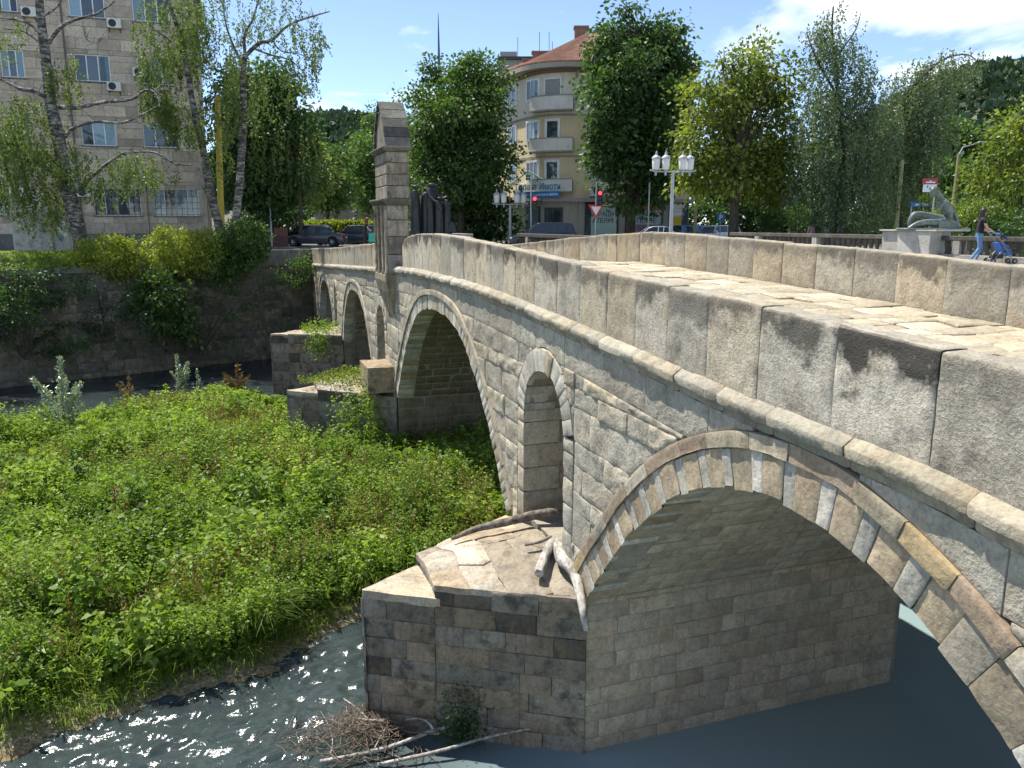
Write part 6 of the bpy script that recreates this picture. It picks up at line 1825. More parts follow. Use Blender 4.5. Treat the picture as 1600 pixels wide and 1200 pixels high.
# height of the growth: hummocks and hollows
def growth(P): return np.clip(.78 + .75 * f2(P, .42, 1.0) + .42 * f2(P, 1.3, 9.0), .25, 1.8) * np.where(P[:, 1] > 24, .45 + .55 * smooth01(poly_sd(P[:, :2], ISL) / 5.0), 1.0) * (1 + .8 * np.exp(-(((P[:, 0] + 1.2) / 2.6) ** 2 + ((P[:, 1] - 19.0) / 2.6) ** 2)))

Q = sample_island(24000, 1.15, .2)
zone = f2(Q, .28, 4.0) + .25 * f2(Q, 1.1, 6.0)          # nettles against grass
nett = Q[(zone > -.12) & (f2(Q, .95, 77.0) > -.24)]
n = len(nett); k = 20
gh = growth(nett); d = np.hypot(nett[:, 0], nett[:, 1])
hp = gh * rng.uniform(.75, 1.15, n)
lean = rng.normal(size=(n, 2)) * .12
t = np.linspace(.22, 1.0, k)[None, :] + rng.uniform(-.03, .03, (n, k))
B = np.stack([nett[:, 0][:, None] + lean[:, :1] * t * hp[:, None], nett[:, 1][:, None] + lean[:, 1:] * t * hp[:, None], WATER + nett[:, 2][:, None] + t * hp[:, None]], -1)
az = rng.uniform(0, 6.28, (n, 1)) + np.arange(k)[None, :] * (math.pi / 2 + .2) + rng.normal(size=(n, k)) * .3
D = np.stack([np.cos(az), np.sin(az), .25 + rng.normal(size=(n, k)) * .25 + (t - .6) * .9], -1)
Ln = (rng.uniform(.07, .13, (n, k)) * (1.25 - .5 * t)) * (np.clip(d / 16, 1, 2.0) ** .7)[:, None]
tn = .50 + .45 * f2(nett, .55, 2.0)[:, None] + .14 * rng.normal(size=(n, 1)) + .12 * rng.normal(size=(n, k)) + .15 * (t - .5)
w1 = leaves(B.reshape(-1, 3), D.reshape(-1, 3), Ln.ravel(), Ln.ravel() * .55, tn.ravel(), .12, .25)
o = leaf_obj('weeds', [w1], L_weed); tag(o, 'leafy green nettles and weeds covering the river island', 'weeds', kind='stuff')

# taller stands of large leaved weeds, each stand with its own height and tone
cent = sample_island(300, .9, .3); cent = cent[rng.permutation(len(cent))[:230]]
stands = []
for c in cent:
    m_ = int(rng.integers(16, 50)); rad = rng.uniform(.3, .95); hh = rng.uniform(.9, 1.9) * (1 if c[1] > 14 else .75) * (1 if c[1] < 27 else .6); tone = rng.uniform(.15, 1.0); lf = rng.uniform(.10, .26)
    a = rng.uniform(0, 6.28, m_); rr = rad * np.sqrt(rng.random(m_)); px = c[0] + rr * np.cos(a); py = c[1] + rr * np.sin(a)
    hz_ = hh * rng.uniform(.7, 1.1, m_) * (1 - .35 * (rr / rad) ** 2); k = 18
    t = np.linspace(.25, 1.0, k)[None, :] + rng.uniform(-.03, .03, (m_, k)); ln2 = rng.normal(size=(m_, 2)) * .14
    B = np.stack([px[:, None] + ln2[:, :1] * t, py[:, None] + ln2[:, 1:] * t, WATER + c[2] + t * hz_[:, None]], -1)
    az = rng.uniform(0, 6.28, (m_, 1)) + np.arange(k)[None, :] * 1.77 + rng.normal(size=(m_, k)) * .3
    D = np.stack([np.cos(az), np.sin(az), .1 + rng.normal(size=(m_, k)) * .3 + (t - .5) * .8], -1)
    Lf = lf * rng.uniform(.6, 1.2, (m_, k)) * (1.3 - .6 * t)
    stands.append(leaves(B.reshape(-1, 3), D.reshape(-1, 3), Lf.ravel(), Lf.ravel() * rng.uniform(.4, .6), (tone + .1 * rng.normal(size=(m_, k)) + .15 * (t - .5)).ravel(), .12, .3))
o = leaf_obj('tall_weeds', stands, L_weed); tag(o, 'taller stands of broad leaved weeds rising from the island', 'weeds', kind='stuff')

# grass blades
Q = sample_island(52000, .9, .06)
zone = f2(Q, .28, 4.0) + .25 * f2(Q, 1.1, 6.0)
keep = (zone < .0) | (Q[:, 2] < .38) | (rng.random(len(Q)) < .22)
G = Q[keep]; n = len(G)
gh = growth(G) * np.where(G[:, 2] < .25, .55, 1.0)
Bp = np.stack([G[:, 0], G[:, 1], WATER + G[:, 2] - .03], -1)
dd = rng.normal(size=(n, 2)); fl = np.stack([f2(G, .8, 20.0), f2(G, .8, 30.0)], -1); dd = dd * .6 + fl * 2.0 + np.array([.5, -.6])
d = np.hypot(G[:, 0], G[:, 1])
o = leaf_obj('grass', [ribbons(Bp, np.concatenate([dd, np.zeros((n, 1))], 1), gh * rng.uniform(.6, 1.15, n), .016 * np.clip(d / 14, 1, 2.2), .5 + .25 * f2(G, .4, 12.0) + .15 * rng.normal(size=n), rng.uniform(.3, 1.0, n))], L_grass); tag(o, 'long green grass growing between the weeds on the island', 'grass', kind='stuff')

# low green fringe along the water's edge
P = np.stack([rng.uniform(-26, 1, 90000), rng.uniform(8, 18, 90000)], -1); h = isl_h(P); m_ = (h > .03) & (h < .34) & (fbm(np.stack([P[:, 0] * .7, P[:, 1] * .7, P[:, 0] * 0 + 5], -1), 2) > -.18); P = P[m_][:15000]; h = h[m_][:15000]; n = len(P)
o = leaf_obj('edge_grass', [ribbons(np.stack([P[:, 0], P[:, 1], WATER + h - .02], -1), np.concatenate([rng.normal(size=(n, 2)) + np.array([.5, -.6]), np.zeros((n, 1))], 1), rng.uniform(.12, .5, n), .014, .5 + .2 * rng.normal(size=n), rng.uniform(.3, 1.1, n))], L_grass); tag(o, 'low green grass fringing the water edge of the island', 'grass', kind='stuff')
# broad dock leaves
Q = sample_island(2600, 1.1, .22); Q = Q[f2(Q, .5, 40.0) > .05]; n = len(Q); k = 9
az = rng.uniform(0, 6.28, (n, k)); gh = growth(Q)
B = np.stack([Q[:, 0][:, None] + .05 * np.cos(az), Q[:, 1][:, None] + .05 * np.sin(az), (WATER + Q[:, 2] + gh * .55)[:, None] + rng.uniform(-.15, .25, (n, k))], -1)
D = np.stack([np.cos(az), np.sin(az), rng.uniform(-.1, .9, (n, k))], -1); Ln = rng.uniform(.18, .36, (n, k))
docks = leaves(B.reshape(-1, 3), D.reshape(-1, 3), Ln.ravel(), Ln.ravel() * .48, .62 + .25 * rng.normal(size=n * k), .1, .3)
o = leaf_obj('dock_leaves', [docks], L_weed); tag(o, 'broad pale dock leaves among the island weeds', 'weeds', kind='stuff')

# brown seeding stalks in drifts
Q = sample_island(4200, .7, .3); Q = Q[f2(Q, .22, 55.0) + .2 * f2(Q, 1.2, 57.) > .1]; n = len(Q); k = 14
gh = growth(Q) * 1.0 + .28
t = rng.uniform(.45, 1.0, (n, k)); ln_ = rng.normal(size=(n, 2)) * .12
B = np.stack([Q[:, 0][:, None] + ln_[:, :1] * t + rng.normal(size=(n, k)) * .03, Q[:, 1][:, None] + ln_[:, 1:] * t + rng.normal(size=(n, k)) * .03, (WATER + Q[:, 2])[:, None] + gh[:, None] * t], -1)
D = rng.normal(size=(n, k, 3)) * .7; D[..., 2] += .9
dk = leaves(B.reshape(-1, 3), D.reshape(-1, 3), rng.uniform(.05, .10, n * k), .03, .5 + .25 * rng.normal(size=n * k), .1)
st = ribbons(np.stack([Q[:, 0], Q[:, 1], WATER + Q[:, 2]], -1), np.concatenate([ln_, np.zeros((n, 1))], 1), gh, .012, .5 + 0 * gh, .05)
o = leaf_obj('dry_stalks', [dk, st], L_dry); tag(o, 'rusty brown seed stalks standing in the island weeds', 'weeds', kind='stuff')

# straw and trash washed up along the water's edge
P = np.stack([rng.uniform(-20, -1, 60000), rng.uniform(9, 18, 60000)], -1); h = isl_h(P); m_ = (h > .0) & (h < .22); P = P[m_][:9000]; h = h[m_][:9000]; n = len(P)
D = rng.normal(size=(n, 3)); D[:, 2] *= .2; D[:, 0] += .8; D[:, 1] += .5
o = leaf_obj('straw', [leaves(np.stack([P[:, 0], P[:, 1], WATER + h + .015], -1), D, rng.uniform(.06, .28, n), .012, .5 + .25 * rng.normal(size=n), .1)], L_straw); tag(o, 'pale dry straw washed up along the water edge', 'straw', kind='stuff')

# arching clump of tall grass near the water
def clump(label, x, y, n, h, r, mat=L_grass, tn=.35, wd=.022, name='grass_clump'):
    g = ground_px(x, y)
    a = rng.uniform(0, 6.28, n); rr = r * np.sqrt(rng.random(n))
    B = np.stack([g.x + rr * np.cos(a), g.y + rr * np.sin(a), np.full(n, WATER + .3)], -1)
    a2 = a + rng.normal(size=n) * .9; D = np.stack([np.cos(a2) + .4, np.sin(a2) - .5, np.zeros(n)], -1)
    root = empty(name, (g.x, g.y, WATER + .25), 0, label, 'grass')
    leaf_obj('blades', [ribbons(B, D, h * rng.uniform(.7, 1.15, n), wd, tn + .2 * rng.normal(size=n), rng.uniform(.2, 1.15, n))], mat, root, root.location)
clump('tall arching grass clump near the water in the foreground', 400, 985, 520, 1.15, .5, L_grass, .3, .018)
clump('tuft of fresh light grass beside the middle pier', 610, 745, 900, .6, .9, L_grass, .9, .02)
# silvery saplings and tall weeds
def sapling(label, x, y, ytop, n, spread, mat=L_silver, leaf=.13, stems=4, tn=.5, name='willow_sapling', z=-7.95, per=60):
    g = ground_px(x, y, z); H = at(x, ytop, g.y).z - g.z
    root = empty(name, g, 0, label, 'shrub')
    mb = MB(); C = []; D = []
    for s in range(stems):
        a = random.uniform(0, 6.28); l = H * (1.0 if s == 0 else random.uniform(.45, .85)); dx, dy = math.cos(a) * spread * (0.15 if s == 0 else 1) * H, math.sin(a) * spread * (.15 if s == 0 else 1) * H
        pts = [Vector((dx * t * t, dy * t * t, l * t)) for t in np.linspace(0, 1, 7)]
        mb.tube(pts, [.022 * (1 - .8 * t) + .004 for t in np.linspace(0, 1, 7)], 5)
        k = int(per * l); t = rng.uniform(.15, 1.0, k)
        p = np.stack([dx * t * t, dy * t * t, l * t], -1) + rng.normal(size=(k, 3)) * np.array([.10, .10, .03]) * (1.15 - t)[:, None] * (H / 2) 
        C.append(p); d = rng.normal(size=(k, 3)) * .6; d[:, 2] += .55; D.append(d)
    mb.build('stem', M_stem, root)
    C = np.concatenate(C); D = np.concatenate(D); k = len(C)
    leaf_obj('foliage', [leaves(C, D, leaf * rng.uniform(.6, 1.3, k), leaf * .36, tn + .25 * rng.normal(size=k), .1)], mat, root)
sapling('tall silvery willow sapling at the left of the island', 105, 705, 560, 0, .24, stems=12, per=210)
sapling('small silvery willow sapling by the far water edge', 283, 618, 555, 0, .25, stems=7, per=160)
sapling('brownish tall weed by the far water edge, left of small willow', 205, 640, 585, 0, .3, L_dry, .12, 6, .7, 'tall_weed', per=80)
sapling('green leafy stem right of the small willow sapling', 312, 625, 578, 0, .2, L_silver, .12, 3, .2, 'tall_weed', per=80)
sapling('bushy brown weed near the third pier', 372, 625, 570, 0, .35, L_dry, .14, 9, .4, 'tall_weed', per=110)
sapling('dark broad leaved weed in the middle of the island', 125, 800, 700, 0, .3, L_mid, .18, 8, .5, 'tall_weed', per=70)
sapling('tall reddish dock plant in the foreground weeds', 190, 890, 765, 0, .28, L_dry, .13, 8, .45, 'tall_weed', per=80)
sapling('tall leafy weed against the middle pier', 600, 705, 648, 0, .2, L_weed, .12, 4, .6, 'tall_weed', per=90)
sapling('leafy weed clump in the mouth of the middle arch', 690, 760, 690, 0, .35, L_weed, .15, 10, .35, 'tall_weed', per=90)
# plants on the bridge piers
def pier_plants(label, w0, w1, s0, s1, z, n, hmax, mat, name, zf=None, tn=.6, leaf=.09):
    w = rng.uniform(w0, w1, n); s = rng.uniform(s0, s1, n)
    frac = np.clip((-w) / 3.3, 0, 1)
    ok = np.ones(n, bool)
    if zf is not None: ok = zf(w, s)
    w, s = w[ok], s[ok]; n = len(w)
    hh = hmax * rng.random(n) * np.clip(.6 + .8 * fbm(np.stack([w, s, w * 0], -1) * 1.3, 2), .2, 1.3)
    X = 3.04 + w * math.cos(BA) - s * math.sin(BA); Y_ = 5.77 + w * math.sin(BA) + s * math.cos(BA)
    root = empty(name, b2w((w0 + w1) / 2, (s0 + s1) / 2, z), 0, label, 'plant')
    D = rng.normal(size=(n, 3)) * .8; D[:, 2] += .5
    leaf_obj('foliage', [leaves(np.stack([X, Y_, z + CAMZ + hh], -1), D, leaf * rng.uniform(.6, 1.3, n), leaf * .6, tn + .25 * rng.normal(size=n), .1)], mat, root, root.location)
tri = lambda sA, sB, ap: (lambda w, s: np.abs(s - (sA + sB) / 2 - (ap - (sA + sB) / 2) * (-w / 3.3)) < (sB - sA) / 2 * (1 + w / 3.3) * .98)
pier_plants('yellow green creeping weeds on top of the middle pier', -2.9, -.1, 21, 25.8, -5.45, 4200, .45, L_yel, 'pier_weeds', tri(21.2, 25.8, 24), .55)
pier_plants('small green plant on the farthest pier top', -1.8, -.1, 34.6, 37.9, -5.2, 900, .55, L_weed, 'pier_weeds', tri(34.4, 38, 36.2), .6, .12)
def at_face(label, x, y, s_w, n, r, h, mat, name='wall_weed', tn=.4, leaf=.1, droop=0):
    pass
# green weed growing at the foot of the near pier, trailing ones on the middle pier
def spot(label, C, rad, n, mat, leaf, tn, name, cat='plant', up=.4):
    root = empty(name, C, 0, label, cat)
    P = rng.normal(size=(n, 3)) * np.array(rad) * .5; P[:, 2] = np.abs(P[:, 2]) if up > 0 else P[:, 2]
    D = rng.normal(size=(n, 3)) * .8; D[:, 2] += up
    leaf_obj('foliage', [leaves(P, D, leaf * rng.uniform(.6, 1.4, n), leaf * .5, tn + .25 * rng.normal(size=n), .1)], mat, root)
spot('green weed growing at the foot of the near pier', b2w(-1.75, 6.72, -8.2), (.38, .22, .8), 900, L_mid, .07, .2, 'wall_weed')
spot('trailing ivy on the side of the middle pier', b2w(-1.5, 21.6, -6.3), (.5, .35, .9), 420, L_weed, .14, .6, 'wall_weed', up=-.2)
spot('leafy sprig on the side of the middle pier', b2w(-.9, 21.2, -5.7), (.3, .3, .8), 260, L_weed, .13, .7, 'wall_weed', up=-.1)
spot('hanging greenery on the farthest pier', b2w(-1.2, 34.6, -5.6), (.5, .3, .8), 300, L_weed, .16, .5, 'wall_weed', up=-.2)
# grass on the bank slope
n = 26000
u = rng.random(n); v = rng.random(n)
a0, a1 = np.array([-34., 34.2]), np.array([-18.8, 46.75]); 
base = a0[None] + (a1 - a0)[None] * u[:, None]; off = np.array([-2.03, 2.48])
Pn = base + off[None] * (v * 1.6)[:, None]
z = -.8 + .8 * np.clip(v * 1.6, 0, 1)
o = leaf_obj('bank_grass', [ribbons(np.stack([Pn[:, 0], Pn[:, 1], z], -1), rng.normal(size=(n, 3)), rng.uniform(.08, .22, n), .03, .75 + .2 * rng.normal(size=n), .5)], L_grass); tag(o, 'short bright grass on the bank under the office block', 'grass', kind='stuff')
# ================================================================== the road bridge behind, its balustrades and sculptures
def on_line(px, w, py=365):
    """s on the line at distance w across the bridge frame, seen at photograph column px"""
    r = ray(px, py); D_ = np.array([-math.sin(BA), math.cos(BA)]); W_ = np.array([math.cos(BA), math.sin(BA)])
    o = np.array([3.04, 5.77]) + w * W_
    k, s = np.linalg.solve(np.array([[r[0], -D_[0]], [r[1], -D_[1]]]), o)
    return s
DK = -1.36           # deck level from the eye
M_concl = stone_mat('pale_concrete', (0.46, 0.43, 0.37), (0.38, 0.355, 0.30), (0.55, 0.52, 0.45), stain_amt=0.25, bump_s=0.3, fine=14, coarse=2, streak=0.3, use_color=False)
M_rail = stone_mat('dark_rail_stone', (0.12, 0.105, 0.09), (0.08, 0.07, 0.06), (0.18, 0.16, 0.14), stain_amt=0.3, bump_s=0.3, fine=14, coarse=3, use_color=False)
M_granite = stone_mat('pale_granite', (0.50, 0.48, 0.43), (0.44, 0.42, 0.375), (0.56, 0.54, 0.49), stain_amt=0.12, bump_s=0.2, fine=20, coarse=2, streak=0.15, use_color=False)
NB, FB = 7.3, 18.6
rb = empty('road_bridge', b2w(13, 10, DK), BA, 'modern concrete road bridge behind the old stone bridge', 'bridge')
mb = MB(); mb.box(NB - 13 - .25, FB - 13 + .5, -38, 36, -.8, -.12); mb.build('slab', M_concl, rb)
mb = MB(); mb.box(NB - 13 + 2.0, FB - 13 - 2.2, -38, 36, -.118, .0); mb.build('roadway', M_asph, rb)
mb = MB(); mb.box(NB - 13 - .25, NB - 13 + 1.99, -38, 36, -.118, .14); mb.box(FB - 13 - 2.19, FB - 13 + .5, -38, 36, -.118, .14); mb.build('footway', M_pave, rb)
for s_ in (-20, 14): 
    mb = MB(); mb.box(-5, 5.5, s_ - .6, s_ + .6, -9, -.8); mb.build('pier', M_concl, rb)
def balustrade(label, w, s0, s1, gaps=()):
    z0 = DK + .142
    mid = (s0 + s1) / 2
    r = empty('balustrade', b2w(w, mid, z0), BA, label, 'balustrade')
    spans = []; a = s0
    for g0, g1 in sorted(gaps): spans.append((a, g0)); a = g1
    spans.append((a, s1))
    bal = None
    for (a, b) in spans:
        mb = MB(); mb.box(-.16, .16, a - mid, b - mid, 0, .20); bevel(mb.build('base', M_concl, r), .015, 1)
        mb = MB(); mb.box(-.15, .15, a - mid, b - mid, .66, .82); bevel(mb.build('top_rail', M_rail, r), .025, 2)
        n = int((b - a) / .30)
        for i in range(n):
            y = a - mid + (i + .5) * (b - a) / n
            if bal is None:
                m2 = MB(); m2.add([(-.05, -.06, .2), (.05, -.06, .2), (.05, .06, .2), (-.05, .06, .2), (-.05, -.045, .32), (.05, -.045, .32), (.05, .045, .32), (-.05, .045, .32), (-.06, -.075, .55), (.06, -.075, .55), (.06, .075, .55), (-.06, .075, .55), (-.06, -.075, .66), (.06, -.075, .66), (.06, .075, .66), (-.06, .075, .66)],
                    [(k + 4 * j, (k + 1) % 4 + 4 * j, (k + 1) % 4 + 4 * j + 4, k + 4 * j + 4) for j in range(3) for k in range(4)])
                bal = m2.build('baluster', M_rail, r); bal.location = (0, y, 0)
            else:
                c = bpy.data.objects.new('baluster', bal.data); COL.objects.link(c); c.parent = r; c.location = (0, y, 0)
        for k in range(int((b - a) / 4) + 1):
            y = a - mid + min(.15 + k * 4.0, b - a - .15)
            mb = MB(); mb.box(-.17, .17, y - .14, y + .14, .201, .659); mb.build('post', M_concl, r)
sp0, sp1 = on_line(1476, FB), on_line(1397, FB)
balustrade('far balustrade of the road bridge with the sculpture pedestal', FB, -3.5, 30.0, [(sp0 - .02, sp1 + .02)])
balustrade('near balustrade of the road bridge, mostly behind stone parapet', NB, 12, 29.5)
# pedestal
sm = (sp0 + sp1) / 2; hl = (sp1 - sp0) / 2
zp0 = DK + .142
ped = empty('sculpture_pedestal', b2w(FB, sm, zp0), BA, 'pale stone block pedestal under the reclining sculpture', 'pedestal')
mb = MB(); mb.box(-.62, .30, -hl, hl * .30 - .008, 0, .96); bevel(mb.build('block', M_granite, ped), .015, 1)
mb = MB(); mb.box(-.55, .30, hl * .30 + .008, hl, 0, .96); bevel(mb.build('end_block', M_granite, ped), .015, 1)
mb = MB(); mb.box(-.66, .9, -hl - .25, hl + .05, .962, 1.02); bevel(mb.build('slab', M_granite, ped), .012, 1)

# ------------------------------------------------ figures
def skin_mesh(name, verts, edges, radii, sub=2, root=0):
    me = bpy.data.meshes.new(name); me.from_pydata(verts, edges, []); me.update()
    o = bpy.data.objects.new(name, me); COL.objects.link(o)
    m = o.modifiers.new('skin', 'SKIN'); m.use_smooth_shade = True
    if not me.skin_vertices: 
        bm = bmesh.new(); bm.from_mesh(me); bm.verts.layers.skin.verify(); bm.to_mesh(me); bm.free()
    for i, sv in enumerate(me.skin_vertices[0].data):
        r = radii[i]; sv.radius = (r, r) if not hasattr(r, '__len__') else r
        sv.use_root = (i == root)
    s = o.modifiers.new('sub', 'SUBSURF'); s.levels = sub; s.render_levels = sub
    dg = bpy.context.evaluated_depsgraph_get()
    out = bpy.data.meshes.new_from_object(o.evaluated_get(dg))
    bpy.data.objects.remove(o); bpy.data.meshes.remove(me)
    out.name = name
    return out
def figure(H=1.68, arms=None, legs=None, lean=0.0, robe=False, fat=1.0, headtilt=(0, 0), hs=1.0):
    """skeleton facing +x; arms: ((elbow),(hand)) left/right, legs: ((knee),(ankle),(toe)) as offsets in metres for a 1.68 figure"""
    k = H / 1.68
    V = []; E = []; Rr = []
    def add(p, r, par=None):
        V.append(tuple(c * k for c in p)); Rr.append(tuple(x * k for x in r) if hasattr(r, '__len__') else r * k)
        if par is not None: E.append((par, len(V) - 1))
        return len(V) - 1
    L_ = lean
    pel = add((0, 0, .93), (.115 * fat, .15 * fat))
    sp = add((L_ * .4, 0, 1.13), (.095 * fat, .125 * fat), pel)
    ch = add((L_ * .8, 0, 1.32), (.105 * fat, .15 * fat), sp)
    nk = add((L_ * 1.05 + .01, 0, 1.455), .052, ch)
    hd = add((L_ * 1.1 + .03 + headtilt[0] * .4, 0, 1.54 + headtilt[1] * .4), (.082 * hs, .072 * hs), nk)
    add((L_ * 1.15 + .035 + headtilt[0], 0, 1.625 + headtilt[1]), (.085 * hs, .07 * hs), hd)
    arms = arms or (((0, .26, 1.12), (.03, .27, .86)), ((0, -.26, 1.12), (.03, -.27, .86)))
    for sd, (el, ha) in zip((1, -1), arms):
        sh = add((L_ * .95, sd * .175, 1.385), .055 * fat, ch)
        e = add(el, .042 * fat, sh); w = add(tuple(e_ + (h_ - e_) * .85 for e_, h_ in zip(el, ha)), .03, e); add(ha, (.028, .04), w)
    legs = legs or (((.02, .10, .50), (0, .10, .08), (.14, .11, .03)), ((.02, -.10, .50), (0, -.10, .08), (.14, -.11, .03)))
    if robe:
        a = add((0, 0, .62), (.16 * fat, .19 * fat), pel); b = add((.0, 0, .30), (.17 * fat, .20 * fat), a); add((.0, 0, .04), (.20 * fat, .23 * fat), b)
    else:
        for sd, (kn, an, toe) in zip((1, -1), legs):
            h = add((0, sd * .085, .84), .088 * fat, pel); q = add(kn, .062 * fat, h); c_ = add(tuple(x + (y - x) * .35 for x, y in zip(kn, an)), .055 * fat, q); w = add(an, .038, c_); add(toe, (.035, .025), w)
    return V, E, Rr
def paint(me, mats, fn):
    me.materials.clear()
    for m_ in mats: me.materials.append(m_)
    idx = np.array([fn(p.center) for p in me.polygons], dtype=np.int32)
    me.polygons.foreach_set('material_index', idx)
M_skin = plain('skin', (.55, .33, .24), .6, var=.06); M_black = plain('black_cloth', (.012, .012, .014), .85, var=.2); M_jean = plain('denim', (.13, .24, .42), .85, var=.25, scale=14); M_hair = plain('dark_hair', (.02, .013, .010), .5, var=.4, scale=30); M_redhair = plain('red_hair', (.13, .025, .02), .5, var=.4, scale=30)
M_shoe = plain('shoe_white', (.6, .6, .6), .6); M_blue2 = plain('stroller_blue', (.06, .17, .55), .7); M_cloth2 = plain('child_blue', (.10, .22, .60), .8); M_gm = plain('grey_tube', (.28, .29, .31), .35, metal=.7); M_pink = plain('pink_cloth', (.55, .30, .32), .8)

# woman pushing a stroller on the road bridge
wpos = b2w(17.35, on_line(1530, 17.35), DK + .142)
person = empty('person', wpos, R(-6), 'woman in black t-shirt, jeans and sunglasses pushing a blue stroller', 'person')
V, E, Rr = figure(1.66, arms=(((.10, .24, 1.12), (.36, .17, .98)), ((.10, -.24, 1.12), (.36, -.17, .98))), legs=(((.16, .09, .50), (.02, .10, .10), (.16, .11, .03)), ((.02, -.09, .48), (-.22, -.10, .12), (-.10, -.11, .03))), lean=.03, headtilt=(.02, 0))
me = skin_mesh('body', V, E, Rr, 2)
paint(me, [M_skin, M_black, M_jean, M_shoe], lambda c: 3 if c.z < .09 else 2 if c.z < .93 else 0 if c.z > 1.43 else (0 if abs(c.y) > .20 and c.z < 1.24 or c.x > .17 else 1))
link('body', me, None, person)
def hair_mesh(name, parent, hd, mat, long=.42, r=(.105, .092, .115), back=-1):
    bm = bmesh.new(); bmesh.ops.create_icosphere(bm, subdivisions=3, radius=1)
    for v in bm.verts:
        x, y, z = v.co
        n = float(fbm(np.array(v.co) * 4, 2)) * .08
        X, Y_, Z = x * r[0] * (1 + n), y * r[1] * (1 + n), z * r[2] * (1 + n)
        if z < .1 and x * (-back) < .35: Z -= long * max(0, .1 - z) * (1.0 - .2 * abs(y)); X += back * .03 * (.1 - z)
        if x * (-back) > .30 and z < .45: X = -back * .30 * r[0] * (1 + .2 * n)       # keep the face clear
        v.co = (hd[0] + X, hd[1] + Y_, hd[2] + Z)
    m_ = bpy.data.meshes.new(name); bm.to_mesh(m_); bm.free()
    return link(name, m_, mat, parent, None, 1.2)
hair_mesh('hair', person, (.065, 0, 1.60), M_hair, .34)
mb = MB(); mb.box(.150, .172, -.062, .062, 1.59, 1.625); mb.box(.05, .15, .070, .076, 1.605, 1.617); mb.box(.05, .15, -.076, -.070, 1.605, 1.617); mb.build('sunglasses', M_dark, person)
mb = MB(); mb.tube([(.165, 0, 1.585), (.185, 0, 1.565), (.165, 0, 1.555)], .012, 6); mb.build('nose', M_skin, person)
mb = MB(); mb.box(.157, .163, -.024, .024, 1.522, 1.533); mb.build('mouth', plain('lips', (.40, .12, .11), .6), person)
mb = MB(); mb.box(.138, .152, -.075, .075, 1.245, 1.285); bevel(mb.build('shirt_print', plain('print_grey', (.45, .45, .45), .8, var=.5, scale=40), person), .004, 1)
# stroller
strp = b2w(17.35, on_line(1530, 17.35), DK + .142) + Vector((.62 * math.cos(R(-6)), .62 * math.sin(R(-6)), 0))
st = empty('stroller', strp, R(-6), 'blue baby stroller with grey frame on the road bridge', 'stroller')
mb = MB()
for y in (-.19, .19):
    mb.tube([(-.28, y, .98), (-.10, y, .80), (.30, y, .22), (.42, y, .08)], .014, 6); mb.tube([(-.22, y, .08), (.02, y, .40), (.14, y, .46)], .013, 6)
mb.tube([(-.28, -.19, .98), (-.28, .19, .98)], .014, 6); mb.tube([(-.22, -.19, .09), (-.22, .19, .09)], .011, 6); mb.tube([(.42, -.19, .09), (.42, .19, .09)], .011, 6)
mb.build('frame', M_gm, st)
for (x, y) in ((-.22, -.22), (-.22, .22), (.42, -.22), (.42, .22)):
    mb = MB(); mb.lathe([(.02, -.02), (.085, -.018), (.085, .018), (.02, .02)], (0, 0, 0), 14); w_ = mb.build('wheel', M_dark, st); w_.location = (x, y, .088); w_.rotation_euler = (math.pi / 2, 0, 0)
    mb = MB(); mb.lathe([(.045, -.024), (.045, .024)], (0, 0, 0), 12); h_ = mb.build('hub', M_gm, w_)
mb = MB(); mb.add([(-.05, -.18, .66), (-.05, .18, .66), (.06, .18, .36), (.06, -.18, .36), (.36, .18, .33), (.36, -.18, .33), (-.12, -.18, .66), (-.12, .18, .66), (.02, .18, .31), (.02, -.18, .31), (.36, .18, .28), (.36, -.18, .28)], [(0, 1, 2, 3), (3, 2, 4, 5), (6, 7, 1, 0), (7, 8, 2, 1), (6, 0, 3, 9), (8, 10, 4, 2), (9, 3, 5, 11), (5, 4, 10, 11), (9, 8, 7, 6), (11, 10, 8, 9)]); bevel(mb.build('seat', M_blue2, st), .01, 1)
mb = MB(); V = []; F = []
for i, t in enumerate(np.linspace(-.25, 1.25, 9)):
    for j, u in enumerate(np.linspace(-1, 1, 7)): V.append((-.12 + .30 * math.sin(t) , .20 * u, .66 + .28 * math.cos(t) * (1 - .12 * u * u)))
for i in range(8):
    for j in range(6): a = i * 7 + j; F.append((a, a + 1, a + 8, a + 7))
mb.add(V, F); can = mb.build('canopy', [M_blue2, plain('stroller_dark', (.05, .035, .05), .8)], st, smooth=2)
can.data.polygons.foreach_set('material_index', np.array([1 if (i // 6) in (2, 3) else 0 for i in range(48)], dtype=np.int32)); so = can.modifiers.new('s', 'SOLIDIFY'); so.thickness = .012
mb = MB(); mb.box(-.20, .12, -.15, .15, .16, .28); bevel(mb.build('basket', M_dark, st), .02, 1)
# child in the stroller
chp = strp + Vector((.10, -.01, .36))
child = empty('person', chp, R(-6), 'small child in blue clothes sitting in the stroller', 'person')
V = [(0, 0, .06), (.0, 0, .16), (-.02, 0, .26), (-.01, 0, .33), (.0, 0, .40), (.005, 0, .46)]; E = [(0, 1), (1, 2), (2, 3), (3, 4), (4, 5)]; Rr = [.075, .07, .075, .035, .07, .062]
for sd in (1, -1):
    b_ = len(V); V += [(-.01, sd * .085, .27), (.07, sd * .12, .18), (.15, sd * .09, .16), (.02, sd * .05, .05), (.20, sd * .06, .07), (.24, sd * .06, -.12), (.31, sd * .06, -.14)]
    E += [(2, b_), (b_, b_ + 1), (b_ + 1, b_ + 2), (0, b_ + 3), (b_ + 3, b_ + 4), (b_ + 4, b_ + 5), (b_ + 5, b_ + 6)]; Rr += [.035, .028, .024, .048, .042, .034, .026]
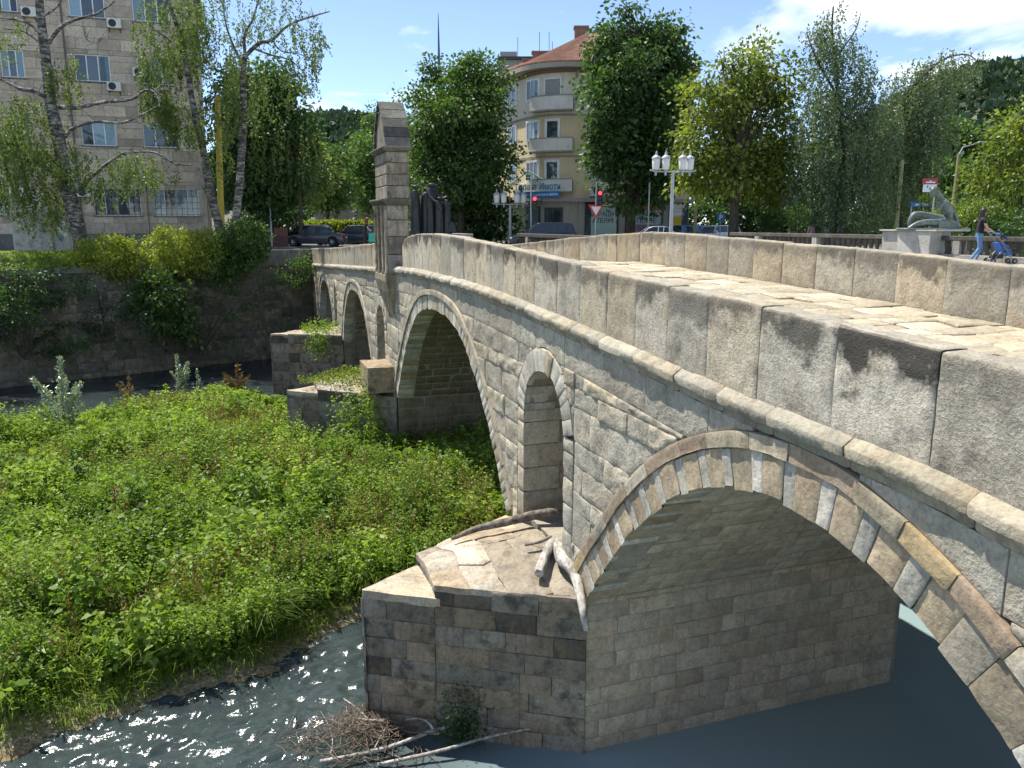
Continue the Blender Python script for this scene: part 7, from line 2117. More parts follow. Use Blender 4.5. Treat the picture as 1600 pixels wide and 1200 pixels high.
me = skin_mesh('body', V, E, Rr, 2); paint(me, [M_skin, M_cloth2, M_shoe, M_pink], lambda c: 0 if c.z > .31 or (c.x > .115 and c.z > .12) else 2 if c.z < -.10 else 3 if c.z > .15 and abs(c.y) < .07 else 1)
link('body', me, None, child); hair_mesh('hair', child, (.0, 0, .44), plain('child_hair', (.20, .11, .05), .6), .02, (.078, .074, .07))

# red haired woman leaning at the far end of the bridge
pp = at(571, 384, 47.5)
p2 = empty('person', (pp.x, 47.5, .22), R(12), 'red haired woman in black with a green bag at the bridge end', 'person')
V, E, Rr = figure(1.7, arms=(((.16, .22, 1.10), (.36, .16, .95)), ((.16, -.22, 1.10), (.38, -.16, .98))), lean=.12, headtilt=(.08, -.03))
me = skin_mesh('body', V, E, Rr, 2); paint(me, [M_skin, M_black], lambda c: 0 if c.z > 1.44 or (c.x > .2 and c.z < 1.3) or (abs(c.y) > .19 and c.z < 1.25) else 1)
link('body', me, None, p2); hair_mesh('hair', p2, (.16, 0, 1.62), M_redhair, .30, (.15, .13, .15))
bag = rough_block('green_bag', -.17, .17, -.13, .13, 0, .52, plain('teal_plastic', (.02, .38, .26), .4), None, None, 5, .07); bag.location = Vector((pp.x, 47.5, .58)) + Vector((.40, -.02, 0)); tag(bag, 'teal green plastic bag held by the red haired woman', 'bag')
# two walkers far off in the park, two pale figures down the street
for (x, Y, top, lb, shirt) in ((1268, 48, 340, 'walker in pink seen over the balustrade near the park hedge', M_pink), (1290, 50, 346, 'walker in white seen over the balustrade in the park', M_shoe), (494, 92, 320, 'left one of two pale walkers far down the side street', M_shoe), (507, 94, 320, 'right one of two pale walkers far down the side street', plain('beige_cloth', (.5, .45, .38), .8))):
    P = at(x, 350, Y); o = empty('person', (P.x, Y, .0), R(random.uniform(0, 360)), lb, 'person')
    V, E, Rr = figure(1.68); me = skin_mesh('body', V, E, Rr, 1); paint(me, [M_skin, shirt, M_jean], lambda c: 0 if c.z > 1.44 else 1 if c.z > .9 else 2)
    link('body', me, None, o); hair_mesh('hair', o, (.05, 0, 1.6), M_hair, .1)

# ------------------------------------------------ bronze sculptures
def bronze_mat(name, c, green):
    m, nt, b = nodes(name); tc = nn(nt, 'ShaderNodeTexCoord')
    n = noise(nt, tc.outputs['Object'], 5, 6, .65)
    nt.links.new(ramp(nt, n, [(.35, c), (.65, green)]), b.inputs['Base Color']); b.inputs['Metallic'].default_value = .35; b.inputs['Roughness'].default_value = .5
    bump(nt, b, noise(nt, tc.outputs['Object'], 14, 4), .4, .02)
    MATS[name] = m; return m
M_bronze = bronze_mat('dark_bronze', (.028, .030, .034), (.05, .056, .058)); M_green = bronze_mat('green_bronze', (.10, .12, .105), (.20, .235, .21))
gs = on_line(682, 8.2)
gp = b2w(8.2, gs, -1.05)
plw = empty('statue_plinth', (gp.x, gp.y, DK + CAMZ), BA, 'low pale stone plinth under the bronze figure group', 'plinth')
mb = MB(); mb.box(-.8, 2.2, -1.2, 2.6, 0, .72); bevel(mb.build('block', M_concl, plw), .02, 1)
grp = empty('bronze_group', (gp.x, gp.y, DK + CAMZ + .72), R(0), 'dark bronze group of standing robed figures beside the stone pillar', 'statue')
gz = DK + CAMZ + .72
dpt = gp.y
figs = [(648, 284, .0, 0, 'plain'), (664, 288, .3, 20, 'plain'), (676, 300, .9, 160, 'plain'), (686, 304, -.2, -30, 'reach'), (678, 282, .8, -10, 'plain'), (673, 281, .2, -20, 'lead'), (698, 302, .1, 180, 'plain'), (689, 318, .7, 90, 'plain')]
for (x, ytop, dy, rot, kd) in figs:
    P = at(x, ytop, dpt + dy); h = (P.z - gz) / 1.0
    arms = None
    if kd == 'lead': arms = (((.15, .28, 1.2), (.45, .22, 1.1)), ((.1, -.26, 1.15), (.35, -.30, 1.0)))
    if kd == 'reach': arms = (((.2, .22, 1.25), (.45, .12, 1.3)), ((.1, -.24, 1.15), (.3, -.2, 1.05)))
    V, E, Rr = figure(h * .975, arms=arms, fat=1.45, hs=1.55)
    me = skin_mesh('figure', V, E, Rr, 2)
    # folds in the robes
    co = np.zeros(len(me.vertices) * 3, dtype=np.float32); me.vertices.foreach_get('co', co); co = co.reshape(-1, 3)
    a = np.arctan2(co[:, 1], co[:, 0]); f = np.where(co[:, 2] < .55 * h, .02, .006) * np.sin(a * 9 + co[:, 2] * 3)
    co[:, 0] += np.cos(a) * f * .3; co[:, 1] += np.sin(a) * f * .3; me.vertices.foreach_set('co', co.ravel())
    kk = h / 1.68; RV = []; RF = []; nr_ = 28
    for (rx, ry, z_) in ((.15, .21, 1.30), (.16, .21, 1.08), (.16, .20, .85), (.165, .20, .5), (.175, .205, .2), (.19, .22, .0)):
        for t_ in range(nr_):
            an = 2 * math.pi * t_ / nr_; w_ = 1 + (.10 * (1.1 - z_)) * math.sin(an * 7 + x) ; RV.append((rx * w_ * kk * math.cos(an), ry * w_ * kk * math.sin(an), z_ * kk))
    for r_i in range(5):
        for t_ in range(nr_): RF.append((r_i * nr_ + t_, r_i * nr_ + (t_ + 1) % nr_, (r_i + 1) * nr_ + (t_ + 1) % nr_, (r_i + 1) * nr_ + t_))
    o = link('figure', me, M_bronze, grp); o.location = (P.x - gp.x, dy, 0); o.rotation_euler = (0, 0, R(rot))
    mbr = MB(); mbr.add(RV, RF); mbr.build('robe', M_bronze, o, smooth=1.0)
mb = MB(); mb.add([(.75, -.25, .1), (1.35, -.25, .1), (1.35, .1, .1), (.75, .1, .1), (.9, -.2, .75), (1.15, -.2, .8), (1.15, .05, .8), (.9, .05, .75)], [(0, 1, 5, 4), (1, 2, 6, 5), (2, 3, 7, 6), (3, 0, 4, 7), (4, 5, 6, 7)]); bevel(mb.build('drapery', M_bronze, grp), .05, 2)
# reclining sculpture
sc0 = b2w(FB + .1, on_line(1448, FB + .1), zp0 + 1.02)
rec = empty('reclining_sculpture', sc0, R(4), 'green bronze reclining nude sculpture leaning back on one arm', 'statue')
k = sc0.y / 1250
def q(x, y, d=0): return ((x - 1448) * k, d, (362 - y) * k)
V = [q(1487, 352, 0), q(1482, 338, 0), q(1474, 326, 0), q(1466, 316, 0), q(1459, 308, 0), q(1452, 302, -.02), q(1478, 321, .24), q(1494, 335, .28), q(1503, 352, .26), q(1502, 361, .22), q(1462, 321, -.20), q(1458, 334, -.22), q(1456, 322, -.10),
     q(1470, 352, -.12), q(1440, 351, -.18), q(1425, 354, -.2), q(1412, 361, -.2), q(1468, 345, .14), q(1430, 338, .18), q(1424, 350, .18), q(1424, 360, .16)]
E = [(0, 1), (1, 2), (2, 3), (3, 4), (4, 5), (2, 6), (6, 7), (7, 8), (8, 9), (2, 10), (10, 11), (11, 12), (0, 13), (13, 14), (14, 15), (15, 16), (0, 17), (17, 18), (18, 19), (19, 20)]
Rr = [.24, .19, .21, .09, .11, .10, .10, .085, .065, .07, .09, .07, .05, .16, .13, .11, .06, .17, .14, .11, .07]
me = skin_mesh('body', V, E, Rr, 2); link('body', me, M_green, rec)
hair_mesh('hair', rec, q(1453, 303), M_green, .12, (.14, .12, .13))
mb = MB(); mb.box(-.95, 1.35, -.42, .42, -.004, .06); bevel(mb.build('base', M_green, rec), .02, 1)
rb2 = rough_block('drapery', .25, .95, -.3, .3, .06, .30, M_green, None, rec, 8, .09)

# ------------------------------------------------ vehicles
M_tyre = plain('tyre', (.015, .015, .016), .85); M_rim = plain('rim', (.45, .46, .47), .35, metal=.8); M_cglass = glass_mat('car_glass', (.015, .02, .025), .03)
M_chr = plain('headlight', (.65, .68, .70), .15); M_tail = plain('taillight', (.30, .015, .02), .25)
def car(label, loc, rz, color, L=4.4, W=1.72, H=1.42, kind='sedan', rough=.28, name='car'):
    root = empty(name, loc, rz, label, 'car')
    paintm = plain('paint_%03d_%03d_%03d' % tuple(int(c * 500) for c in color), color, rough, .35, .5, .04, 2, coat=.6)
    hl = L / 2; hw = W / 2; zb = .20
    if kind == 'sedan': top = [(-hl, .55, .62), (-hl + .06, .5, .86), (-hl + .35, .4, .93), (-hl + .85, 0, .97), (.45, 0, .93), (hl - .9, 0, .86), (hl - .25, 0, .72), (hl, 0, .52)]
    else: top = [(-hl, .5, .70), (-hl + .05, .5, .98), (-hl + .3, 0, 1.02), (-hl + .9, 0, 1.03), (.55, 0, .99), (hl - .85, 0, .92), (hl - .2, 0, .76), (hl, 0, .52)]
    xs = [t[0] for t in top]; zt = [t[2] for t in top]
    X = np.unique(np.concatenate([np.linspace(-hl, hl, 34), xs])); Zt = np.interp(X, xs, zt)
    wr = .33; ax = (-hl + .82, hl - .86)
    V = []; F = []; m = 8
    for x, z in zip(X, Zt):
        ends = 1 - .16 * max(0, (abs(x) - hl * .72) / (hl * .28)) ** 2
        y = hw * ends
        bot = zb
        for a in ax:
            if abs(x - a) < wr + .04: bot = max(bot, .02 + math.sqrt(max(0, (wr + .05) ** 2 - (x - a) ** 2)) + .30 - .02)
        bot = min(bot, z - .1)
        V += [(x, -y * .96, bot), (x, -y, bot + (z - bot) * .45), (x, -y * .985, bot + (z - bot) * .75), (x, -y * .90, z), (x, y * .90, z), (x, y * .985, bot + (z - bot) * .75), (x, y, bot + (z - bot) * .45), (x, y * .96, bot)]
    for i in range(len(X) - 1):
        for j in range(m - 1): a = i * m + j; F.append((a, a + m, a + m + 1, a + 1))
        F.append((i * m + 7, i * m + 15, i * m + 8, i * m))
    F += [tuple(range(m)), tuple(range((len(X) - 1) * m + m - 1, (len(X) - 1) * m - 1, -1))]
    mb = MB(); mb.add(V, F); body = mb.build('body', paintm, root, smooth=.7)
    if kind == 'sedan': gl = [(-hl + .70, .96), (-hl + 1.25, H - .06), (-hl + 1.55, H), (.05, H), (.35, H - .08), (hl - 1.25, .91)]
    else: gl = [(-hl + .10, 1.0), (-hl + .32, H - .10), (-hl + .6, H), (.15, H), (.5, H - .06), (hl - 1.15, .96)]
    zl = .93 if kind == 'sedan' else .99
    gx = [g[0] for g in gl]; gz_ = [g[1] for g in gl]
    def sec(x, z, w): return [(x, -hw * .88 * w, zl - .04), (x, -hw * (.88 - .18 * (z - zl) / (H - zl + 1e-6)), z), (x, hw * (.88 - .18 * (z - zl) / (H - zl + 1e-6)), z), (x, hw * .88 * w, zl - .04)]
    Xg = np.linspace(gx[0], gx[-1], 22); V = []; F = []
    for x in Xg: V += sec(x, float(np.interp(x, gx, gz_)), 1)
    for i in range(len(Xg) - 1):
        for j in range(3): a = i * 4 + j; F.append((a, a + 4, a + 5, a + 1))
    mb = MB(); mb.add(V, F); gh_ = mb.build('windows', M_cglass, root, smooth=.6)
    # roof skin
    Xr = np.linspace(gl[1][0] - .02, gl[4][0] + .02, 14); V = []; F = []
    for x in Xr:
        z = float(np.interp(x, gx, gz_)); w_ = hw * .705
        for u in np.linspace(-1, 1, 7): V.append((x, w_ * u, z + .012 + .03 * (1 - u * u)))
    for i in range(len(Xr) - 1):
        for j in range(6): a = i * 7 + j; F.append((a, a + 7, a + 8, a + 1))
    mb = MB(); mb.add(V, F); rf = mb.build('roof', paintm, root, smooth=.8); sl = rf.modifiers.new('s', 'SOLIDIFY'); sl.thickness = .03
    # pillars
    mb = MB()
    for sd in (-1, 1):
        def gp_(x, f):
            z = float(np.interp(x, gx, gz_)); w_ = .88 - .18 * (z - zl) / (H - zl + 1e-6) * f
            return (x, sd * hw * (.885 - .18 * f * (z - zl) / (H - zl + 1e-6)), zl - .02 + (z - zl + .02) * f)
        for (xb, xt) in ((gl[-1][0] - .05, gl[4][0]), ((gx[1] + gx[4]) / 2 + .1, (gx[1] + gx[4]) / 2 + .05), (gl[0][0] + .12, gl[1][0] + .05), (gx[1] + .45, gx[1] + .35)):
            a = Vector((xb, sd * hw * .885, zl - .02)); zt_ = float(np.interp(xt, gx, gz_)); b_ = Vector((xt, sd * hw * (.885 - .18 * (zt_ - zl) / (H - zl)), zt_))
            mb.tube([a, b_], .035, 6)
    mb.build('pillars', paintm, root)
    for x in ax:
        for sd in (-1, 1):
            mb = MB(); mb.lathe([(.20, -.09), (.27, -.10), (wr - .02, -.085), (wr, -.05), (wr, .05), (wr - .02, .085), (.27, .10), (.20, .09)], (0, 0, 0), 22); t_ = mb.build('wheel', M_tyre, root, smooth=.6); t_.location = (x, sd * (hw - .10), wr); t_.rotation_euler = (math.pi / 2, 0, 0)
            mb = MB(); mb.lathe([(.205, -.07), (.205, .075), (.19, .09)], (0, 0, 0), 18, cap=False)
            for q_ in range(6):
                a = q_ * math.pi / 3
                for zz in (-.088, .088): mb.tube([(0, 0, zz), (.20 * math.cos(a), .20 * math.sin(a), zz)], .028, 5)
            mb.lathe([(.055, -.10), (.055, .10)], (0, 0, 0), 10)
            mb.build('rim', M_rim, t_)
    for sd in (-1, 1):
        mb = MB(); mb.box(hl - .30, hl - .04, sd * hw * .62 - .17, sd * hw * .62 + .17, .56, .70); bevel(mb.build('headlight', M_chr, root), .03, 2)
        mb = MB(); mb.box(-hl - .005, -hl + .10, sd * hw * .70 - .16, sd * hw * .70 + .16, .70, .90); mb.box(-hl + .02, -hl + .28, sd * (hw * .925) - .02, sd * (hw * .925) + .02, .72, .88); bevel(mb.build('taillight', M_tail, root), .02, 1)
        mb = MB(); mb.box(gl[-1][0] - .32, gl[-1][0] - .12, sd * (hw + .02) - .10, sd * (hw + .02) + .10, zl, zl + .13); bevel(mb.build('mirror', paintm, root), .03, 2)
        for xx in (.25, -.75):
            mb = MB(); mb.box(xx - .02 - .45, xx - .02 - .30, sd * hw * .99 - .015, sd * hw * .99 + .015, .80, .83); mb.build('door_handle', M_dark, root)
        mb = MB(); mb.box(-hl + 1.2, hl - 1.25, sd * hw * .995 - .012, sd * hw * .995 + .012, .50, .56); mb.build('side_strip', M_dark, root)
    mb = MB(); mb.box(hl - .12, hl + .05, -hw * .86, hw * .86, .26, .46); mb.box(-hl - .05, -hl + .1, -hw * .86, hw * .86, .30, .52); bevel(mb.build('bumper', M_dark, root), .04, 2)
    mb = MB(); mb.box(hl + .052, hl + .06, -.26, .26, .34, .44); mb.box(-hl - .062, -hl - .052, -.26, .26, .60, .70); mb.build('number_plate', M_white, root)
    return root
def street(x, Y): return (at(x, 380, Y).x, Y, .008)
car('dark grey saloon car parked by the bridge end', street(492, 58.5), R(182), (.055, .06, .068), 4.45, 1.72, 1.42, 'sedan')
car('black car half hidden behind the grey saloon', street(478, 62.5), R(178), (.012, .013, .015), 4.3, 1.74, 1.50, 'hatch')
car('dark blue car partly behind the red haired woman', street(556, 63), R(178), (.02, .028, .05), 4.2, 1.72, 1.46, 'hatch')
car('silver car behind the trimmed hedge', street(512, 84), R(175), (.42, .43, .44), 4.2, 1.72, 1.45, 'sedan')
car('dark grey sport utility car passing the tailor shop', (at(848, 380, 56).x, 56, .008), R(184), (.028, .033, .04), 4.6, 1.84, 1.66, 'hatch')
car('pale silver car behind the stone parapet crest', (at(1020, 380, 52).x, 52, .008), R(178), (.50, .53, .57), 4.4, 1.74, 1.42, 'sedan')
car('blue car parked under the yellow green tree, left one', (at(1070, 380, 62).x, 62, .008), R(-70), (.03, .16, .45), 4.2, 1.72, 1.46, 'hatch')
car('blue car parked beside the parking sign', (at(1092, 380, 61).x, 61, .008), R(-68), (.04, .20, .50), 4.2, 1.72, 1.46, 'hatch')
car('white car parked under the parking sign', (at(1116, 380, 60).x, 60, .008), R(-150), (.62, .63, .64), 4.2, 1.72, 1.46, 'hatch')

# ------------------------------------------------ street furniture
M_galv = plain('galvanised', (.42, .43, .44), .5, .4); M_lamp = plain('lantern_glass', (.72, .70, .64), .35); M_ylw = plain('yellow_pole_paint', (.42, .34, .045), .6, var=.2); M_olive = plain('olive_pole_paint', (.30, .28, .12), .6)
def lantern_lamp(label, x, Y, ytop, scale, z0=0.0):
    P = at(x, ytop, Y); H = P.z - z0
    r = empty('street_lamp', (P.x, Y, z0), R(8), label, 'street lamp')
    mb = MB(); mb.tube([(0, 0, 0), (0, 0, .8), (0, 0, H - .95 * scale)], [.14 * scale, .10 * scale, .075 * scale], 10); mb.box(-.13 * scale, .13 * scale, -.13 * scale, .13 * scale, 0, .5); mb.build('pole', M_galv, r)
    mb = MB(); zz = H - .95 * scale
    mb.tube([(-1.15 * scale, 0, zz + .06), (-.95 * scale, 0, zz), (0, 0, zz - .02), (.95 * scale, 0, zz), (1.15 * scale, 0, zz + .06)], .04 * scale, 8); mb.tube([(0, -.3 * scale, zz), (0, .3 * scale, zz)], .03 * scale, 6); mb.build('arm', M_galv, r)
    for (dx, dy) in ((-.85, .05), (-.42, -.12), (.42, -.12), (.85, .05)):
        mb = MB(); mb.lathe([(.10 * scale, 0), (.17 * scale, .05 * scale), (.20 * scale, .50 * scale), (.18 * scale, .54 * scale)], (dx * scale, dy * scale, zz + .05), 14); l = mb.build('lantern', M_lamp, r, smooth=.8)
        mb = MB(); mb.lathe([(.23 * scale, .541 * scale), (.20 * scale, .62 * scale), (.07 * scale, .70 * scale), (.03 * scale, .86 * scale), (.005, .92 * scale)], (dx * scale, dy * scale, zz + .05), 14); mb.build('cap', M_galv, l)
        mb = MB(); mb.lathe([(.05 * scale, -.25 * scale), (.06 * scale, -.02 * scale), (.11 * scale, 0)], (dx * scale, dy * scale, zz + .05), 10); mb.build('holder', M_galv, l)
    return r
lantern_lamp('large four lantern street lamp in front of the chestnut tree', 1053, 40, 236, 1.0)
lantern_lamp('small four lantern street lamp left of the corner building', 797, 60, 295, 1.15)
def bent_lamp(label, x, Y, ytop, dx, mat, r0=.09, name='street_lamp'):
    P = at(x, ytop, Y); r = empty(name, (P.x, Y, 0), 0, label, 'street lamp')
    mb = MB(); mb.tube([(0, 0, 0), (0, 0, P.z * .5), (0, 0, P.z - .1)], [r0 * 1.25, r0, r0 * .75], 9); mb.build('pole', mat, r)
    mb = MB(); mb.tube([(0, 0, P.z - .1), (dx * .15, 0, P.z + .25), (dx, 0, P.z + .5)], .035, 7); mb.build('arm', M_galv, r)
    mb = MB(); mb.box(dx - .1, dx + .45, -.09, .09, P.z + .46, P.z + .56); bevel(mb.build('lamp_head', M_galv, r), .04, 2)
bent_lamp('tall olive street lamp with bent arm at the right', 1499, 44, 238, 1.05, M_olive, .12)
bent_lamp('small street lamp beside the left traffic light', 420, 57, 292, -.5, M_galv, .06)
# yellow pole by the office block
P0 = at(347, 388, 51); P1 = at(340, 150, 51)
yp = empty('yellow_pole', (P0.x, 51, 0), 0, 'thick yellow pole between the forked birch and the office block', 'pole')
mb = MB(); mb.tube([(0, 0, 0), (P1.x - P0.x, 0, P1.z)], [.20, .17], 12); mb.build('pole', M_ylw, yp); mb = MB(); mb.lathe([(.26, 0), (.26, .25), (.2, .3)], (0, 0, 0), 12); mb.build('base', M_galv, yp)
for (x, Y, y0, y1, m_, lb) in ((938, 58, 285, 366, M_olive, 'olive painted pole near the parked blue cars'), (1410, 46, 250, 362, M_olive, 'olive pole behind the red and white stop sign'), (727 + 288, 57, 285, 362, M_galv, 'thin grey pole left of the four lantern lamp')):
    P = at(x if x != 938 else 1089, y0, Y); mb = MB(); mb.tube([(0, 0, 0), (0, 0, P.z)], [.12, .10] if m_ is M_olive else [.06, .05], 8); o = empty('pole', (P.x, Y, 0), 0, lb, 'pole'); mb.build('shaft', m_, o); mb = MB(); mb.lathe([(.16, 0), (.16, .12)], (0, 0, 0), 8); mb.build('foot', M_galv, o)
M_redlit = plain('red_lamp', (.9, .03, .06), .3, emit=2.2); M_off = plain('lamp_off', (.03, .035, .03), .3)
def traffic_light(label, x, Y, ytop, yhead, ylow, rot=0, lit=True, sign=False, tall=True):
    P = at(x, ytop, Y); zt, zh, zl = P.z, at(x, yhead, Y).z, at(x, ylow, Y).z
    r = empty('traffic_light', (P.x, Y, 0), R(rot), label, 'traffic light')
    mb = MB(); mb.tube([(0, 0, 0), (0, 0, zt)], .055, 9); mb.build('pole', M_galv, r)
    h = zh - zl
    mb = MB(); mb.box(.07, .07 + .36, -.16, .12, zl, zh); hd = bevel(mb.build('housing', M_dark, r), .03, 2)
    for i in range(3):
        zc = zh - h * (i + .5) / 3
        mb = MB(); mb.lathe([(.005, 0), (.12, .01), (.13, .03)], (0, 0, 0), 16); l = mb.build('lamp', M_redlit if (i == 0 and lit) else M_off, hd); l.location = (.25, -.195, zc); l.rotation_euler = (-math.pi / 2, 0, 0)
        mb = MB(); mb.lathe([(.145, 0), (.15, .14)], (0, 0, 0), 14, cap=False); v = mb.build('visor', M_dark, hd); v.location = (.25, -.165, zc); v.rotation_euler = (math.pi / 2, 0, 0)
    if sign:
        zs = at(x, 342, Y).z; z1 = at(x, 320, Y).z; wd = (z1 - zs) * .58
        mb = MB(); tri_ = [(0, zs), (wd, z1), (-wd, z1)]; mb.prism(tri_, -.075, -.06, lambda u, v, d: (u, d, v)); sg = mb.build('yield_sign', plain('sign_red2', (.55, .04, .05), .5), r)
        c_ = (zs + z1 * 2) / 3; tri2 = [(u * .62, c_ + (v - c_) * .62) for u, v in tri_]; mb = MB(); mb.prism(tri2, -.082, -.077, lambda u, v, d: (u, d, v)); mb.build('sign_face', plain('sign_white', (.75, .72, .66), .5), sg)
        mb = MB(); mb.lathe([(.03, 0), (.15, -.05), (.15, .06), (.03, .1)], (.35, 0, zt - .1), 10); mb.tube([(0, 0, zt - .02), (.35, 0, zt)], .02, 6); mb.build('camera', M_galv, r)
    return r
traffic_light('red traffic light in front of the estate agent sign', 830, 58, 274, 307, 329)
traffic_light('red traffic light with a give way sign in front of the tailor shop', 932, 57, 284, 298, 321, sign=True)
traffic_light('traffic light in front of the red tailor shop window', 961, 60, 306, 315, 334, lit=False)
traffic_light('red traffic light at the left beside the forked birch', 398, 58, 290, 305, 330)
# signs
M_pblue = plain('parking_blue', (.02, .16, .50), .5)
P = at(1126, 340, 58); ps = empty('parking_sign', (P.x, 58, 0), 0, 'blue square parking sign under the yellow green tree', 'sign')
mb = MB(); mb.tube([(0, 0, 0), (0, 0, P.z + .3)], .03, 7); mb.build('post', M_galv, ps); mb = MB(); mb.box(-.26, .26, -.05, -.03, P.z - .28, P.z + .28); bevel(mb.build('panel', M_pblue, ps), .01, 1)
W = Wall((0, -.03, P.z), (1, 0, 0), (0, -1, 0), ps); txt('lettering', 'P', W, 0, 0, .024, .48, M_white, ps, .01)
P = at(1453, 290, 42); bs = empty('stop_sign_board', (P.x, 42, 0), 0, 'red and white bus stop board above the sculpture head', 'sign')
W = Wall((0, 0, P.z), (1, 0, 0), (0, -1, 0), bs); mb = MB(); mb.tube([(.30, .05, 0), (.30, .05, P.z + .3)], .04, 8); mb.build('post', M_galv, bs)
W.part('panel', M_white, [(-.34, .34, -.32, .06, 0, .03)]); W.part('red_panel', plain('sign_red', (.42, .05, .05), .5), [(-.38, .38, .06, .36, -.01, .04)]); W.part('print', M_white, [(-.24, .24, .13, .19, .04, .045), (-.06, .06, .20, .24, .04, .045)]); W.part('print', M_dark, [(-.16, -.10, -.10, .0, .03, .035), (-.02, .08, -.20, -.10, .03, .035), (.12, .20, -.20, -.10, .03, .035)])
P = at(1437, 320, 44); sn = empty('street_name_sign', (P.x, 44, 0), R(-8), 'blue street name sign left of the sculpture', 'sign')
W = Wall((0, 0, P.z), (1, 0, 0), (0, -1, 0), sn); W.part('panel', M_pblue, [(-.45, .55, -.10, .12, 0, .02)]); W.part('print', M_white, [(-.25, .05, -.03, .05, .02, .024), (.12, .42, -.04, .03, .02, .024)]); mb = MB(); mb.tube([(-.40, .03, 0), (-.40, .03, P.z + .15)], .03, 7); mb.build('post', M_galv, sn)
# yellow and blue kiosk seen through the trees
P = at(1352, 352, 66); ki = empty('kiosk', (P.x, 66, 0), 0, 'yellow kiosk with blue panels behind the weeping birches', 'kiosk')
W = Wall((0, 0, 0), (1, 0, 0), (0, -1, 0), ki); W.part('wall', plain('kiosk_yellow', (.60, .42, .04), .6), [(-2.2, 4.4, 0, 2.4, -2, 0)]); W.part('window', plain('kiosk_teal', (.03, .25, .32), .3), [(-.6, .9, .6, 2.0, 0, .04)]); W.part('roof', M_white, [(-2.4, 4.6, 2.402, 2.6, -2.3, .5)]); W.part('poster', M_pblue, [(2.0, 3.4, .5, 2.0, 0, .04)])
# pale notice board on posts below the old birch
P = at(68, 396, 46.2); nb = empty('notice_board', (P.x, 46.2, -.1), R(19), 'weathered grey notice board on posts left of the old birch', 'notice board')
M_board = stone_mat('board_paper', (.50, .50, .48), (.42, .42, .40), (.60, .60, .58), stain_amt=.5, bump_s=.1, use_color=False)
mb = MB()
pr = [(-1.0, .25), (-.85, .1), (.85, .1), (1.0, .25), (1.0, 2.2), (.85, 2.35), (-.85, 2.35), (-1.0, 2.2)]; mb.prism(pr, -.03, .03, lambda u, v, d: (u - .35, d, v)); mb.build('panel', M_board, nb)
mb = MB(); mb.prism([(u * .45 + .98, v) for u, v in pr], -.03, .03, lambda u, v, d: (u, d, v)); mb.build('side_panel', M_board, nb)
for (u, v, w_, h_) in ((.85, 1.2, .25, .3), (1.05, 1.6, .2, .25), (.9, .75, .22, .3), (1.1, 1.0, .18, .2)):
    mb = MB(); mb.box(u, u + w_, -.038, -.031, v, v + h_); mb.build('poster', random.choice([M_white, plain('poster_blue', (.15, .3, .42), .6), M_signg if 'M_signg' in globals() else M_white]), nb)
mb = MB(); mb.box(-1.42, -1.36, -.03, .03, -.4, 3.4); mb.box(.50, .55, -.03, .03, -.4, 2.4); mb.box(1.47, 1.52, -.03, .03, -.4, 3.0); mb.build('post', M_galv, nb)
# brown iron fence and litter box by the street corner
P = at(432, 384, 54); fe = empty('iron_fence', (P.x, 54, 0), R(20), 'short rusty brown fence at the street corner by the parked cars', 'fence')
M_rust = plain('rust_paint', (.12, .05, .04), .7)
mb = MB(); mb.box(-.1, .75, -.3, .3, .1, 1.35); bevel(mb.build('box', M_rust, fe), .02, 1)
for i in range(9):
    mb = MB(); mb.box(-1.1 + i * .22, -1.07 + i * .22, -.45, -.42, 0, .85); mb.build('bar', M_rust, fe)
mb = MB(); mb.box(-1.15, .75, -.455, -.415, .80, .86); mb.box(-1.15, .75, -.454, -.416, .12, .16); mb.build('rail', M_rust, fe)
mb = MB(); mb.box(-1.5, 1.2, -.8, .6, 0, .12); mb.build('kerb', M_conc, fe)

# ------------------------------------------------ driftwood
M_wood = bark_mat('driftwood', (.16, .145, .12), (.34, .31, .27), (.50, .47, .42), 5, 'iso'); M_wood2 = bark_mat('dark_driftwood', (.06, .05, .04), (.14, .115, .09), (.22, .19, .155), 5, 'iso'); M_twig = bark_mat('twig', (.07, .05, .033), (.15, .11, .075), (.25, .195, .14), 9)
def log(name, label, pts, radii, mat, n=10):
    P = smooth_path([Vector(ground_px(x, y, z)) for x, y, z in pts], 4); m_ = len(P)
    rr = np.interp(np.linspace(0, 1, m_), np.linspace(0, 1, len(radii)), radii)
    root = empty(name, P[0], 0, label, 'driftwood')
    mb = MB(); mb.tube([p - P[0] for p in P], rr, n, True, .06); mb.build('stem', mat, root, smooth=1.3)
    return root, P
r_, P = log('driftwood_log', 'pale bent driftwood log hanging over the near pier edge', [(872, 848, -5.22), (878, 872, -5.24), (897, 893, -5.32), (905, 920, -5.42), (911, 955, -5.58), (917, 984, -5.85)], [.085, .11, .10, .075, .06, .05], M_wood)
mb = MB(); q0 = P[0]; qs = [ground_px(866, 846, -5.22) - q0, ground_px(852, 868, -5.28) - q0, ground_px(842, 896, -5.36) - q0]
mb.tube(smooth_path(qs, 4), np.linspace(.09, .075, 9), 10, True, .12); mb.build('branch', M_wood, r_, smooth=1.3)
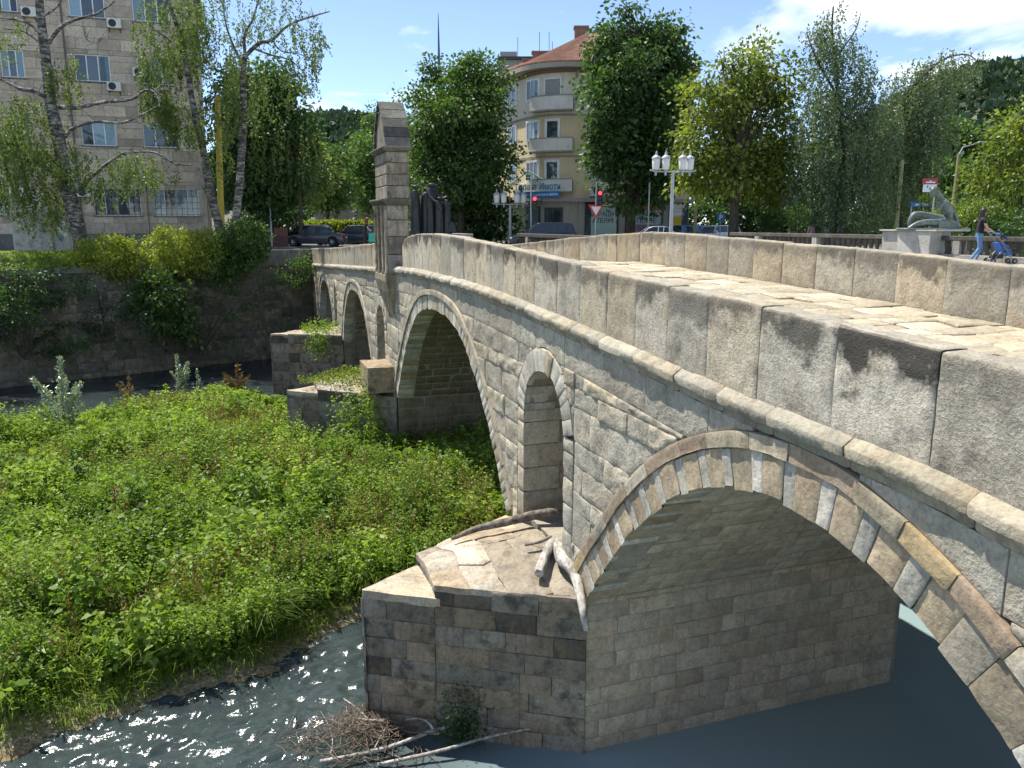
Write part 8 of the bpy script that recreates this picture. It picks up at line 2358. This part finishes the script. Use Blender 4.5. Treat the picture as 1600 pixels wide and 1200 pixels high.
log('driftwood_branch', 'long dark driftwood branch lying across the near pier top', [(706, 842, -5.35), (745, 826, -5.27), (790, 816, -5.16), (830, 806, -5.08), (872, 798, -5.0)], [.03, .06, .07, .085, .07], M_wood2)
log('driftwood_stick', 'short stick lying beside the pale driftwood log', [(820, 852, -5.25), (845, 846, -5.2), (862, 838, -5.15)], [.02, .03, .025], M_wood2, 7)
# heap of washed up twigs at the foot of the near pier
c0 = ground_px(560, 1150, -8.2)
heap = empty('twig_heap', c0, 0, 'tangled heap of washed up twigs at the foot of the near pier', 'driftwood')
def twig(mb, c, L_, r0, flat=.25):
    a = random.uniform(0, 6.28); d = Vector((math.cos(a), math.sin(a), random.uniform(-flat, flat))); cv = Vector((random.gauss(0, .3), random.gauss(0, .3), random.gauss(0, .2)))
    mb.tube([c + d * L_ * (t - .5) + cv * L_ * (t * (1 - t)) for t in np.linspace(0, 1, 6)], [r0 * (1 - .6 * t) for t in np.linspace(0, 1, 6)], 5)
mb = MB()
for i in range(300):
    u, v = random.gauss(0, .5), random.gauss(0, .3)
    hh = max(0, .34 - .45 * (u * u + v * v)) * random.random()
    twig(mb, Vector((u, v - .1, .05 + hh)), random.uniform(.15, .7), random.uniform(.004, .012))
tag(mb.build('twigs', M_twig, heap), kind='stuff')
for i in range(12):
    mb = MB(); twig(mb, Vector((random.gauss(.1, .5), random.gauss(0, .3), random.uniform(.05, .28))), random.uniform(.5, 1.2), random.uniform(.012, .028), .3); mb.build('stick', random.choice([M_twig, M_wood]), heap, smooth=1.3)
for (pts, rr, lb) in (([(500, 1190, -8.15), (600, 1170, -8.1), (700, 1135, -8.0), (800, 1125, -7.95), (865, 1128, -8.0)], [.03, .035, .025, .015, .008], 'long pale branch trailing in the water by the near pier'), ([(590, 1195, -8.2), (680, 1175, -8.1), (770, 1150, -8.0), (850, 1135, -7.9)], [.03, .028, .02, .01], 'second pale branch trailing in the water, nearest the viewer'), ([(610, 1110, -8.1), (690, 1080, -7.5), (790, 1078, -7.4), (850, 1035, -7.1)], [.014, .012, .01, .006], 'thin bowed twig arching up against the near pier')):
    log('driftwood_branch', lb, pts, rr, M_wood, 7)
